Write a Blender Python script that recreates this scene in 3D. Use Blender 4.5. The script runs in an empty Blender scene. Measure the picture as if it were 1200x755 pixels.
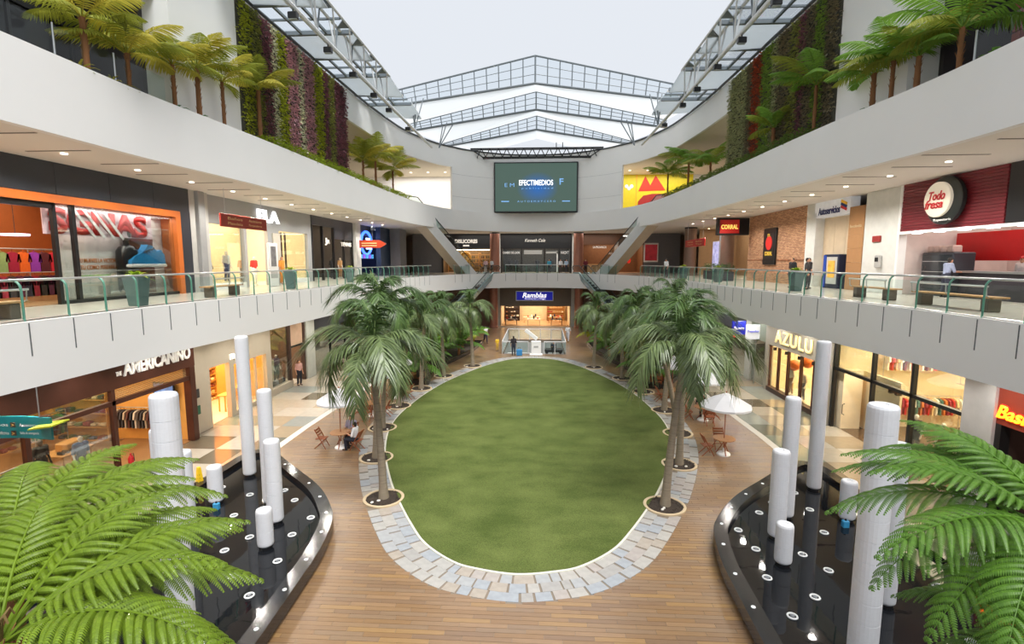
import bpy, bmesh, math, random
from mathutils import Vector, Matrix, noise
random.seed(7)
R = math.radians
SC = bpy.context.scene
COL = SC.collection

# ------------------------------------------------------------------ camera
CAM = Vector((0.6, 0.0, 8.2))
PITCH = math.atan(72 / 600.0)
YAW = math.atan(34 / 600.0)
cd = bpy.data.cameras.new('camera'); cam = bpy.data.objects.new('camera', cd); COL.objects.link(cam)
cam.location = CAM
cam.rotation_euler = (R(90) - PITCH, 0, YAW)
cd.sensor_width = 36; cd.sensor_fit = 'HORIZONTAL'; cd.lens = 18.0
cd.clip_start = 0.05; cd.clip_end = 400
SC.camera = cam

# ------------------------------------------------------------------ world, sun, exposure
w = bpy.data.worlds.new('overcast_sky'); SC.world = w; w.use_nodes = True
nt = w.node_tree; bg = nt.nodes['Background']
bg.inputs[0].default_value = (0.70, 0.735, 0.79, 1); bg.inputs[1].default_value = 1.0
sd = bpy.data.lights.new('hazy_sun', 'SUN'); sun = bpy.data.objects.new('hazy_sun', sd); COL.objects.link(sun)
sd.energy = 4.4; sd.angle = R(38); sd.color = (1.0, 0.97, 0.93)
sun.rotation_euler = Vector((-0.31, 0.44, -1.0)).to_track_quat('-Z', 'Y').to_euler()
sun.location = (10, -10, 40)
SC.view_settings.view_transform = 'Standard'; SC.view_settings.look = 'None'
SC.view_settings.gamma = 1.0; SC.view_settings.use_curve_mapping = False
SC.view_settings.exposure = 0.18
SC.cycles.max_bounces = 10; SC.cycles.diffuse_bounces = 5; SC.cycles.transparent_max_bounces = 16
SC.cycles.caustics_reflective = False; SC.cycles.caustics_refractive = False
SC.cycles.sample_clamp_indirect = 4.0

# photo measuring helpers: where the ray of a photo pixel meets a plane of the building
_fw = Vector((-math.sin(YAW) * math.cos(PITCH), math.cos(YAW) * math.cos(PITCH), -math.sin(PITCH)))
_rt = Vector((math.cos(YAW), math.sin(YAW), 0)); _up = _rt.cross(_fw)
def _ray(x, y): return _fw + _rt * ((x - 600) / 600.0) + _up * ((377.5 - y) / 600.0)
def onz(x, y, z=0.0): r = _ray(x, y); return CAM + r * ((z - CAM.z) / r.z)
def ony(x, y, Y): r = _ray(x, y); return CAM + r * ((Y - CAM.y) / r.y)
def onx(x, y, X): r = _ray(x, y); return CAM + r * ((X - CAM.x) / r.x)

# ------------------------------------------------------------------ materials
def S(r, g, b):
    f = lambda c: (c / 255.0) / 12.92 if c / 255.0 <= 0.04045 else (((c / 255.0) + 0.055) / 1.055) ** 2.4
    return (f(r), f(g), f(b), 1.0)
MATS = {}
def _new(name):
    m = bpy.data.materials.new(name); m.use_nodes = True
    return m, m.node_tree, m.node_tree.nodes['Principled BSDF']
def mat(name, rgb, rough=0.5, metal=0.0, var=0.06, scale=3.0, bump=0.0, bscale=40.0, emit=0.0, coat=0.0, stretch=None, sheen=0.0, spec=0.5):
    if name in MATS: return MATS[name]
    m, nt, p = _new(name); c = S(*rgb)
    p.inputs['Roughness'].default_value = rough; p.inputs['Metallic'].default_value = metal
    p.inputs['Coat Weight'].default_value = coat; p.inputs['Specular IOR Level'].default_value = spec
    tc = nt.nodes.new('ShaderNodeTexCoord'); vec = tc.outputs['Object']
    if stretch:
        mp = nt.nodes.new('ShaderNodeMapping'); mp.inputs['Scale'].default_value = stretch
        nt.links.new(vec, mp.inputs[0]); vec = mp.outputs[0]
    n = nt.nodes.new('ShaderNodeTexNoise'); n.inputs['Scale'].default_value = scale; n.inputs['Detail'].default_value = 4
    nt.links.new(vec, n.inputs['Vector'])
    mx = nt.nodes.new('ShaderNodeMix'); mx.data_type = 'RGBA'
    mx.inputs[6].default_value = tuple(max(0, v * (1 - var * 2)) for v in c[:3]) + (1,)
    mx.inputs[7].default_value = tuple(min(1, v * (1 + var * 2)) for v in c[:3]) + (1,)
    nt.links.new(n.outputs['Fac'], mx.inputs[0]); nt.links.new(mx.outputs[2], p.inputs['Base Color'])
    if bump:
        n2 = nt.nodes.new('ShaderNodeTexNoise'); n2.inputs['Scale'].default_value = bscale; n2.inputs['Detail'].default_value = 3
        nt.links.new(vec, n2.inputs['Vector'])
        b = nt.nodes.new('ShaderNodeBump'); b.inputs['Strength'].default_value = bump; b.inputs['Distance'].default_value = 0.02
        nt.links.new(n2.outputs['Fac'], b.inputs['Height']); nt.links.new(b.outputs[0], p.inputs['Normal'])
    if emit:
        nt.links.new(mx.outputs[2], p.inputs['Emission Color']); p.inputs['Emission Strength'].default_value = emit
    MATS[name] = m; return m
def mat_pick(name, palette, rough=0.5, var=0.08, scale=6.0, stretch=(1, 1, 1), bump=0.0, coat=0.0, spec=0.5):
    """one colour of a palette for each separate piece, with grain on top"""
    if name in MATS: return MATS[name]
    m, nt, p = _new(name); p.inputs['Roughness'].default_value = rough; p.inputs['Coat Weight'].default_value = coat; p.inputs['Coat Roughness'].default_value = 0.26
    p.inputs['Specular IOR Level'].default_value = spec
    g = nt.nodes.new('ShaderNodeNewGeometry'); o = nt.nodes.new('ShaderNodeObjectInfo')
    a = nt.nodes.new('ShaderNodeMath'); a.operation = 'ADD'
    nt.links.new(g.outputs['Random Per Island'], a.inputs[0]); nt.links.new(o.outputs['Random'], a.inputs[1])
    f = nt.nodes.new('ShaderNodeMath'); f.operation = 'FRACT'; nt.links.new(a.outputs[0], f.inputs[0])
    cr = nt.nodes.new('ShaderNodeValToRGB'); cr.color_ramp.interpolation = 'CONSTANT'
    el = cr.color_ramp.elements; n = len(palette)
    el[0].position = 0; el[0].color = S(*palette[0]); el[1].position = 1.0 / n; el[1].color = S(*palette[1])
    for i in range(2, n):
        e = el.new(i / n); e.color = S(*palette[i])
    nt.links.new(f.outputs[0], cr.inputs[0])
    tc = nt.nodes.new('ShaderNodeTexCoord'); mp = nt.nodes.new('ShaderNodeMapping'); mp.inputs['Scale'].default_value = stretch
    nt.links.new(tc.outputs['Object'], mp.inputs[0])
    ns = nt.nodes.new('ShaderNodeTexNoise'); ns.inputs['Scale'].default_value = scale; ns.inputs['Detail'].default_value = 5
    nt.links.new(mp.outputs[0], ns.inputs['Vector'])
    mr = nt.nodes.new('ShaderNodeMapRange'); mr.inputs[3].default_value = 1 - var * 2.5; mr.inputs[4].default_value = 1 + var * 2.5
    nt.links.new(ns.outputs['Fac'], mr.inputs[0])
    mx = nt.nodes.new('ShaderNodeMix'); mx.data_type = 'RGBA'; mx.blend_type = 'MULTIPLY'; mx.inputs[0].default_value = 1
    nt.links.new(cr.outputs[0], mx.inputs[6]); nt.links.new(mr.outputs[0], mx.inputs[7])
    nt.links.new(mx.outputs[2], p.inputs['Base Color'])
    if bump:
        b = nt.nodes.new('ShaderNodeBump'); b.inputs['Strength'].default_value = bump; b.inputs['Distance'].default_value = 0.01
        nt.links.new(ns.outputs['Fac'], b.inputs['Height']); nt.links.new(b.outputs[0], p.inputs['Normal'])
    MATS[name] = m; return m
def mat_leaf(name, rgb, rough=0.45, var=0.14, trans=0.35, scale=2.5, spec=0.4):
    if name in MATS: return MATS[name]
    m, nt, p = _new(name); c = S(*rgb)
    p.inputs['Roughness'].default_value = rough; p.inputs['Specular IOR Level'].default_value = spec
    g = nt.nodes.new('ShaderNodeNewGeometry')
    tc = nt.nodes.new('ShaderNodeTexCoord'); n = nt.nodes.new('ShaderNodeTexNoise'); n.inputs['Scale'].default_value = scale
    nt.links.new(tc.outputs['Object'], n.inputs['Vector'])
    a = nt.nodes.new('ShaderNodeMath'); a.operation = 'MULTIPLY_ADD'; a.inputs[1].default_value = 0.5
    nt.links.new(g.outputs['Random Per Island'], a.inputs[0]); nt.links.new(n.outputs['Fac'], a.inputs[2])
    mx = nt.nodes.new('ShaderNodeMix'); mx.data_type = 'RGBA'
    mx.inputs[6].default_value = tuple(v * (1 - var * 2.2) for v in c[:3]) + (1,)
    mx.inputs[7].default_value = (min(1, c[0] * (1 + var * 3)), min(1, c[1] * (1 + var * 2.2)), c[2] * (1 + var), 1)
    s = nt.nodes.new('ShaderNodeMath'); s.operation = 'SUBTRACT'; s.inputs[1].default_value = 0.25
    nt.links.new(a.outputs[0], s.inputs[0]); nt.links.new(s.outputs[0], mx.inputs[0])
    nt.links.new(mx.outputs[2], p.inputs['Base Color'])
    t = nt.nodes.new('ShaderNodeBsdfTranslucent'); nt.links.new(mx.outputs[2], t.inputs[0])
    ms = nt.nodes.new('ShaderNodeMixShader'); ms.inputs[0].default_value = trans
    nt.links.new(p.outputs[0], ms.inputs[1]); nt.links.new(t.outputs[0], ms.inputs[2])
    nt.links.new(ms.outputs[0], nt.nodes['Material Output'].inputs[0])
    MATS[name] = m; return m
def mat_glass(name, tint=(0.93, 0.97, 0.96), refl=0.07):
    if name in MATS: return MATS[name]
    m, nt, p = _new(name); nt.nodes.remove(p)
    t = nt.nodes.new('ShaderNodeBsdfTransparent'); t.inputs[0].default_value = tint + (1,)
    g = nt.nodes.new('ShaderNodeBsdfGlossy'); g.inputs['Roughness'].default_value = 0.02
    fr = nt.nodes.new('ShaderNodeFresnel'); fr.inputs[0].default_value = 1.45
    n = nt.nodes.new('ShaderNodeMath'); n.operation = 'MULTIPLY_ADD'; n.inputs[1].default_value = 0.42; n.inputs[2].default_value = refl * 0.2
    nt.links.new(fr.outputs[0], n.inputs[0])
    ms = nt.nodes.new('ShaderNodeMixShader'); nt.links.new(n.outputs[0], ms.inputs[0])
    nt.links.new(t.outputs[0], ms.inputs[1]); nt.links.new(g.outputs[0], ms.inputs[2])
    nt.links.new(ms.outputs[0], nt.nodes['Material Output'].inputs[0])
    MATS[name] = m; return m
def mat_emit(name, rgb, strength):
    if name in MATS: return MATS[name]
    m, nt, p = _new(name); c = S(*rgb)
    p.inputs['Base Color'].default_value = c; p.inputs['Emission Color'].default_value = c; p.inputs['Emission Strength'].default_value = strength
    MATS[name] = m; return m

WHITE = mat('white_plaster', (240, 239, 237), 0.55, var=0.015, scale=0.5)
SOFFIT = mat('warm_white_ceiling', (232, 227, 219), 0.7, var=0.02, scale=0.6)
GREYW = mat('light_grey_wall', (176, 176, 174), 0.6, var=0.03)
DKGREY = mat('charcoal_panel', (52, 55, 62), 0.4, var=0.08, scale=1.5)
BLACK = mat('black_metal', (22, 22, 24), 0.4, var=0.1)
STEEL = mat('brushed_steel', (190, 192, 192), 0.3, metal=0.9, var=0.04, scale=20)
WSTEEL = mat('white_painted_steel', (212, 214, 216), 0.45, var=0.03)
GSTEEL = mat('grey_painted_steel', (112, 120, 126), 0.45, var=0.05)
TEAL = mat('teal_green_metal', (84, 140, 122), 0.4, var=0.08)
GLASS = mat_glass('clear_glass'); GLASSG = mat_glass('greenish_glass', (0.80, 0.91, 0.88), 0.12)
SKYGL = mat_glass('roof_glass', (0.90, 0.95, 0.98), 0.05)
WARMW = mat('warm_wood', (176, 120, 66), 0.5, var=0.15, scale=3, stretch=(1, 8, 8))
SKIN = mat('skin', (196, 146, 116), 0.55, var=0.05)
HAIR = mat('dark_hair', (32, 24, 20), 0.6, var=0.2, scale=20)
ASH = mat('terrazzo_light', (206, 200, 190), 0.25, var=0.04, scale=8)

# ------------------------------------------------------------------ mesh building
class MB:
    def __init__(s, m=None): s.v = []; s.f = []; s.M = m
    def add(s, vs, fs):
        o = len(s.v)
        s.v += [tuple(s.M @ Vector(v)) for v in vs] if s.M else [tuple(v) for v in vs]
        s.f += [tuple(i + o for i in f) for f in fs]
        return s
    def box(s, x0, x1, y0, y1, z0, z1):
        if x0 > x1: x0, x1 = x1, x0
        if y0 > y1: y0, y1 = y1, y0
        return s.add([(x0, y0, z0), (x1, y0, z0), (x1, y1, z0), (x0, y1, z0), (x0, y0, z1), (x1, y0, z1), (x1, y1, z1), (x0, y1, z1)],
                     [(3, 2, 1, 0), (4, 5, 6, 7), (0, 1, 5, 4), (1, 2, 6, 5), (2, 3, 7, 6), (3, 0, 4, 7)])
    def bevbox(s, x0, x1, y0, y1, z0, z1, b=0.02):
        if x0 > x1: x0, x1 = x1, x0
        if y0 > y1: y0, y1 = y1, y0
        P = []
        for z, i in ((z0, b), (z0 + b, 0), (z1 - b, 0), (z1, b)):
            for cx, cy, sx, sy in ((x0, y0, 1, 1), (x1, y0, -1, 1), (x1, y1, -1, -1), (x0, y1, 1, -1)):
                if sx * sy > 0: P += [(cx + sx * i, cy + sy * (b + i), z), (cx + sx * (b + i), cy + sy * i, z)]
                else: P += [(cx + sx * (b + i), cy + sy * i, z), (cx + sx * i, cy + sy * (b + i), z)]
        F = [tuple(range(7, -1, -1)), tuple(range(24, 32))]
        for k in range(3):
            for i in range(8): F.append((k * 8 + i, k * 8 + (i + 1) % 8, k * 8 + 8 + (i + 1) % 8, k * 8 + 8 + i))
        return s.add(P, F)
    def cyl(s, p0, p1, r0, r1=None, n=12, caps=True):
        r1 = r0 if r1 is None else r1
        p0 = Vector(p0); p1 = Vector(p1); d = (p1 - p0)
        if d.length < 1e-6: return s
        d.normalize(); a = d.orthogonal().normalized(); b = d.cross(a)
        V = []
        for p, r in ((p0, r0), (p1, r1)):
            for i in range(n):
                t = 2 * math.pi * i / n; V.append(p + (a * math.cos(t) + b * math.sin(t)) * r)
        F = [(i, (i + 1) % n, n + (i + 1) % n, n + i) for i in range(n)]
        if caps: F += [tuple(range(n - 1, -1, -1)), tuple(range(n, 2 * n))]
        return s.add(V, F)
    def tube(s, path, r, n=6, closed=False):
        P = [Vector(p) for p in path]; L = len(P); V = []; up = None
        rr = r if hasattr(r, '__len__') else [r] * L
        for i, p in enumerate(P):
            if closed: d = (P[(i + 1) % L] - P[i - 1]).normalized()
            else: d = (P[min(i + 1, L - 1)] - P[max(i - 1, 0)]).normalized()
            if up is None: up = d.orthogonal().normalized()
            up = (up - d * up.dot(d)); up = up.normalized() if up.length > 1e-6 else d.orthogonal().normalized()
            b = d.cross(up)
            for k in range(n):
                t = 2 * math.pi * k / n; V.append(p + (up * math.cos(t) + b * math.sin(t)) * rr[i])
        F = []
        for i in range(L if closed else L - 1):
            j = (i + 1) % L
            for k in range(n): F.append((i * n + k, i * n + (k + 1) % n, j * n + (k + 1) % n, j * n + k))
        if not closed: F += [tuple(range(n - 1, -1, -1)), tuple(range((L - 1) * n, L * n))]
        return s.add(V, F)
    def lathe(s, prof, n=20, c=(0, 0, 0)):
        V = []; F = []; L = len(prof)
        for r, z in prof:
            for k in range(n):
                t = 2 * math.pi * k / n; V.append((c[0] + r * math.cos(t), c[1] + r * math.sin(t), c[2] + z))
        for i in range(L - 1):
            for k in range(n): F.append((i * n + k, i * n + (k + 1) % n, (i + 1) * n + (k + 1) % n, (i + 1) * n + k))
        F += [tuple(range(n - 1, -1, -1)), tuple(range((L - 1) * n, L * n))]
        return s.add(V, F)
    def prism(s, poly, z0, z1):
        n = len(poly)
        return s.add([(x, y, z0) for x, y in poly] + [(x, y, z1) for x, y in poly],
                     [tuple(range(n - 1, -1, -1)), tuple(range(n, 2 * n))] + [(i, (i + 1) % n, n + (i + 1) % n, n + i) for i in range(n)])
    def wall(s, path, z0, z1, t=0.0, closed=False):
        """vertical band along a plan path; thickness t to the left of the path"""
        n = len(path); P = [Vector((p[0], p[1])) for p in path]; N = []
        for i in range(n):
            d = (P[(i + 1) % n] - P[i - 1]) if closed else (P[min(i + 1, n - 1)] - P[max(i - 1, 0)])
            d.normalize(); N.append(Vector((-d.y, d.x)))
        V = []
        for i in range(n):
            q = P[i] + N[i] * t
            V += [(P[i].x, P[i].y, z0), (P[i].x, P[i].y, z1), (q.x, q.y, z1), (q.x, q.y, z0)]
        F = []
        for i in range(n if closed else n - 1):
            a = i * 4; b = ((i + 1) % n) * 4
            F.append((a, b, b + 1, a + 1))
            if t: F += [(a + 1, b + 1, b + 2, a + 2), (a + 2, b + 2, b + 3, a + 3), (a + 3, b + 3, b, a)]
        if t and not closed: F += [(0, 1, 2, 3), ((n - 1) * 4 + 3, (n - 1) * 4 + 2, (n - 1) * 4 + 1, (n - 1) * 4)]
        return s.add(V, F)
    def sphere(s, c, r, nu=12, nv=8):
        r = r if hasattr(r, '__len__') else (r, r, r); V = [(c[0], c[1], c[2] - r[2])]; F = []
        for j in range(1, nv):
            ph = -math.pi / 2 + math.pi * j / nv
            for i in range(nu):
                t = 2 * math.pi * i / nu
                V.append((c[0] + r[0] * math.cos(ph) * math.cos(t), c[1] + r[1] * math.cos(ph) * math.sin(t), c[2] + r[2] * math.sin(ph)))
        V.append((c[0], c[1], c[2] + r[2])); T = len(V) - 1
        for i in range(nu):
            F.append((0, 1 + (i + 1) % nu, 1 + i)); F.append((T, T - nu + i, T - nu + (i + 1) % nu))
        for j in range(nv - 2):
            for i in range(nu):
                a = 1 + j * nu + i; b = 1 + j * nu + (i + 1) % nu
                F.append((a, b, b + nu, a + nu))
        return s.add(V, F)
    def quad(s, *p): return s.add(p, [tuple(range(len(p)))])
    def mesh(s, name, m, smooth=False):
        me = bpy.data.meshes.new(name); me.from_pydata(s.v, [], s.f); me.update()
        if m: me.materials.append(m)
        if smooth:
            me.shade_smooth(); me.set_sharp_from_angle(angle=R(40))
        return me
    def build(s, name, m, parent=None, smooth=False, loc=None):
        o = bpy.data.objects.new(name, s.mesh(name, m, smooth)); COL.objects.link(o)
        if parent: o.parent = parent
        if loc: o.location = loc
        return o
def fixn(o):
    bm = bmesh.new(); bm.from_mesh(o.data); bmesh.ops.recalc_face_normals(bm, faces=bm.faces); bm.to_mesh(o.data); bm.free(); return o

LABELS = {}
def tag(o, label, cat, group=None):
    o['label'] = label; o['category'] = cat
    if group: o['group'] = group
    return o
def thing(name, label, cat, loc=(0, 0, 0), rz=0, group=None):
    o = bpy.data.objects.new(name, None); COL.objects.link(o); o.empty_display_size = 0.2
    o.location = loc; o.rotation_euler = (0, 0, rz); return tag(o, label, cat, group)
def struct(o): o['kind'] = 'structure'; return o
def stuff(o): o['kind'] = 'stuff'; return o
def inst(me, name, parent=None, loc=(0, 0, 0), rot=(0, 0, 0), scale=(1, 1, 1)):
    o = bpy.data.objects.new(name, me); COL.objects.link(o)
    if parent: o.parent = parent
    o.location = loc; o.rotation_euler = rot; o.scale = scale if hasattr(scale, '__len__') else (scale,) * 3
    return o
def dup(root, label=None, loc=None, rz=None, group=None, scale=None):
    r = root.copy(); COL.objects.link(r)
    if loc is not None: r.location = loc
    if rz is not None: r.rotation_euler = (0, 0, rz)
    if scale: r.scale = (scale,) * 3
    if label: r['label'] = label
    if group: r['group'] = group
    for ch in list(root.children):
        c = ch.copy(); COL.objects.link(c); c.parent = r
        for g in list(ch.children):
            d = g.copy(); COL.objects.link(d); d.parent = c
    return r
def text(name, body, m, loc, rot, height, width=None, ext=0.01, parent=None, shear=0.0, bold=0.0, spacing=1.0):
    """flat or raised lettering centred on loc; rot turns the XY text plane into place"""
    cu = bpy.data.curves.new(name, 'FONT'); cu.body = body; cu.size = 1.0; cu.align_x = 'CENTER'; cu.align_y = 'CENTER'
    cu.shear = shear; cu.offset = bold; cu.space_character = spacing; cu.resolution_u = 3
    t = bpy.data.objects.new(name, cu); me = bpy.data.meshes.new_from_object(t); me.name = name
    bpy.data.objects.remove(t); bpy.data.curves.remove(cu)
    xs = [v.co.x for v in me.vertices]; ys = [v.co.y for v in me.vertices]
    cx = (min(xs) + max(xs)) / 2; cy = (min(ys) + max(ys)) / 2; h = max(ys) - min(ys); wd = max(xs) - min(xs)
    sy = height / h; sx = (width / wd) if width else sy
    bm = bmesh.new(); bm.from_mesh(me)
    for v in bm.verts: v.co = Vector(((v.co.x - cx) * sx, (v.co.y - cy) * sy, 0))
    if ext:
        g = bmesh.ops.extrude_face_region(bm, geom=list(bm.faces))
        for v in [e for e in g['geom'] if isinstance(e, bmesh.types.BMVert)]: v.co.z += ext
    bmesh.ops.recalc_face_normals(bm, faces=bm.faces)
    bm.to_mesh(me); bm.free(); me.materials.clear(); me.materials.append(m)
    o = bpy.data.objects.new(name, me); COL.objects.link(o); o.location = loc; o.rotation_euler = rot
    if parent: o.parent = parent
    return o
ROT_FRONT = (R(90), 0, 0)            # text read by someone looking along +Y
ROT_LEFT = (R(90), 0, R(90))         # on a wall to the left (faces +X)
ROT_RIGHT = (R(90), 0, R(-90))       # on a wall to the right (faces -X)
def rot_side(s): return ROT_LEFT if s < 0 else ROT_RIGHT
def catmull(P, n=6, closed=False):
    out = []; L = len(P)
    for i in range(L if closed else L - 1):
        g = lambda k: P[k % L] if closed else P[max(0, min(L - 1, k))]
        p0, p1, p2, p3 = g(i - 1), g(i), g(i + 1), g(i + 2)
        for k in range(n):
            t = k / n
            out.append(tuple(0.5 * (2 * b + (c - a) * t + (2 * a - 5 * b + 4 * c - d) * t * t + (3 * b - a - 3 * c + d) * t ** 3) for a, b, c, d in zip(p0, p1, p2, p3)))
    if not closed: out.append(tuple(P[-1]))
    return out
def inside(poly, x, y):
    c = False; n = len(poly); j = n - 1
    for i in range(n):
        xi, yi = poly[i][:2]; xj, yj = poly[j][:2]
        if (yi > y) != (yj > y) and x < (xj - xi) * (y - yi) / (yj - yi) + xi: c = not c
        j = i
    return c
def offset(poly, d):
    """push a closed plan outline outward (counter-clockwise outline, d > 0)"""
    n = len(poly); out = []
    for i in range(n):
        a = Vector(poly[i - 1][:2]); b = Vector(poly[(i + 1) % n][:2]); t = (b - a).normalized()
        out.append((poly[i][0] + t.y * d, poly[i][1] - t.x * d))
    return out
def mirror(pts, s): return [(p[0] * s,) + tuple(p[1:]) for p in pts]
ORDN = ['first', 'second', 'third', 'fourth', 'fifth', 'sixth', 'seventh', 'eighth', 'ninth', 'tenth', 'eleventh', 'twelfth', 'thirteenth', 'fourteenth', 'fifteenth', 'sixteenth', 'seventeenth', 'eighteenth', 'nineteenth', 'twentieth', 'twenty-first', 'twenty-second', 'twenty-third', 'twenty-fourth', 'twenty-fifth', 'twenty-sixth']
SIDE = {-1: 'left', 1: 'right'}
# ================================================================== LARGE STRUCTURE
Z2, Z2B, ZS3, Z3, Z3P = 6.65, 5.0, 11.6, 13.35, 13.7     # level-2 floor, its underside, level-3 underside, floor, parapet top
EDGE = [(12.3, -4), (12.3, 8), (12.3, 13), (12.35, 17), (12.1, 21), (11.9, 26), (11.75, 33), (11.5, 41), (11.0, 48), (9.7, 54), (7.2, 58.4), (3.6, 60.8), (0, 61.4)]
EDGE_R = catmull(EDGE, 5)
FULL = [(-x, y) for x, y in EDGE_R] + [(x, y) for x, y in EDGE_R[::-1]][1:]      # left front -> back centre -> right front
FULL3 = [(x * 1.012, y + 0.05) for x, y in FULL]
def edge_x(y):
    for (xa, ya), (xb, yb) in zip(EDGE_R, EDGE_R[1:]):
        if ya <= y <= yb: return xa + (xb - xa) * (y - ya) / (yb - ya)
    return 12.3

# --- outlines of the lawn and the two pools (lawn is an egg, counter-clockwise)
LW = [(12.58, 0), (12.75, 1.0), (13.05, 1.75), (13.9, 2.7), (15, 3.4), (16.2, 4.05), (17.3, 4.6), (18.2, 5.0), (19.7, 5.6), (21.3, 6.15), (23.7, 6.7), (26, 6.88), (28.5, 6.72), (31.2, 6.35), (34.5, 5.55), (38.5, 4.0), (40.6, 2.85), (41.8, 1.9), (42.3, 0.9), (42.5, 0)]
LAWN = catmull([(w_, y_) for y_, w_ in LW] + [(-w_, y_) for y_, w_ in LW[-2:0:-1]], 5, True)
POOL_PTS = [(5.45, 5.0), (5.48, 8), (5.56, 10.2), (5.62, 11.6), (5.70, 12.8), (5.98, 14.2), (6.35, 14.95), (6.95, 15.85), (7.6, 16.6), (8.5, 17.45), (9.5, 18.4), (10.3, 19.15), (10.75, 19.45), (11.02, 19.1), (11.1, 17.5), (11.18, 15.5), (11.2, 12), (11.2, 8), (11.2, 5.0)]
_pc = POOL_PTS[:1] + catmull(POOL_PTS[1:13], 4)[:-1] + catmull(POOL_PTS[12:], 4)
POOLR = [(x, y) for x, y in _pc]                                     # counter-clockwise on the right side
PITS = [(4.79, 16.6), (6.22, 20.2), (7.15, 24.0), (7.4, 27.8), (7.05, 31.8), (6.3, 35.5), (4.7, 39.1)]
def in_pit(x, y, r): return any(math.hypot(abs(x) - px, y - py) < r for px, py in PITS)

# --- ground slab
FLOORM = mat('ground_mortar', (128, 116, 102), 0.7, var=0.08)
floor = struct(MB().box(-24, 24, -4, 44.6, -0.3, -0.012).box(-24, -2.75, 44.6, 53, -0.3, -0.012).box(2.75, 24, 44.6, 53, -0.3, -0.012).box(-24, 24, 53, 72, -0.3, -0.012).build('floor', FLOORM))

struct(MB().box(-2.75, 2.75, 44.6, 53, -3.4, -3.3).wall([(-2.75, 44.6), (2.75, 44.6), (2.75, 53), (-2.75, 53)], -3.4, -0.3, 0, True).build('wall_basement', GREYW))
# --- wood-look planks, long side across the hall
PLK = mat_pick('plank_ceramic', [(136, 107, 76), (130, 102, 74), (141, 112, 82), (124, 98, 74), (135, 108, 80), (146, 115, 76), (130, 106, 82), (132, 102, 70)], 0.34, spec=0.7, coat=0.7, var=0.10, scale=2.0, stretch=(1.5, 14, 1), bump=0.15)
BAND_OUT = offset(LAWN, 1.12)
def deck_limit(y): return 10.82 if y < 24 else 10.82 - (y - 24) * 0.035
PW, PH = 1.1, 0.14
cells = []
y = 8.6; row = 0
while y < 62:
    off = (row * 0.37) % 1.0
    x = -12 - off * PW
    while x < 12:
        xa, xb, yc = x + 0.004, x + PW - 0.004, y + PH / 2
        lim = deck_limit(yc); xa = max(xa, -lim); xb = min(xb, lim)
        if xb - xa > 0.05:
            segs = [(xa, xb)]
            if 10 < yc < 45:                                         # cut against the stone band round the lawn
                xs = []
                n = len(BAND_OUT)
                for i in range(n):
                    (x0, y0), (x1, y1) = BAND_OUT[i], BAND_OUT[(i + 1) % n]
                    if (y0 > yc) != (y1 > yc): xs.append(x0 + (x1 - x0) * (yc - y0) / (y1 - y0))
                if len(xs) >= 2:
                    l, r = min(xs), max(xs); segs = []
                    if xa < l: segs.append((xa, min(xb, l)))
                    if xb > r: segs.append((max(xa, r), xb))
            if yc < 20:                                              # and against the pools
                xs = []
                for i in range(len(POOLR) - 1):
                    (x0, y0), (x1, y1) = POOLR[i], POOLR[i + 1]
                    if (y0 > yc) != (y1 > yc): xs.append(x0 + (x1 - x0) * (yc - y0) / (y1 - y0))
                if xs:
                    m_ = min(xs) + 0.12; segs = [(max(a, -m_), min(b, m_)) for a, b in segs]
            if 44.6 < yc < 53: segs = [q for a, b in segs for q in ((a, min(b, -2.8)), (max(a, 2.8), b))]
            for a, b in segs:
                if b - a > 0.06: cells.append((a, b, y + 0.004, y + PH - 0.004))
        x += PW
    y += PH; row += 1
cells.sort(key=lambda c: c[2] + 0.02 * abs(c[0] + c[1]))
_plank_cache = {}
for a, b, c, d in cells[:300]:
    k = round(b - a, 2)
    if k not in _plank_cache: _plank_cache[k] = MB().box(-k / 2, k / 2, -0.066, 0.066, -0.012, 0.0).mesh('plank', PLK)
    inst(_plank_cache[k], 'plank', floor, ((a + b) / 2, (c + d) / 2, random.uniform(0, 0.0015)))
pm = MB()
for a, b, c, d in cells[300:]:
    pm.add([(a, c, 0), (b, c, 0), (b, d, 0), (a, d, 0), (a, c, -.012), (b, c, -.012), (b, d, -.012), (a, d, -.012)], [(0, 1, 2, 3), (0, 4, 5, 1), (1, 5, 6, 2), (2, 6, 7, 3), (3, 7, 4, 0)])
stuff(pm.build('planking', PLK, floor))

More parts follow.
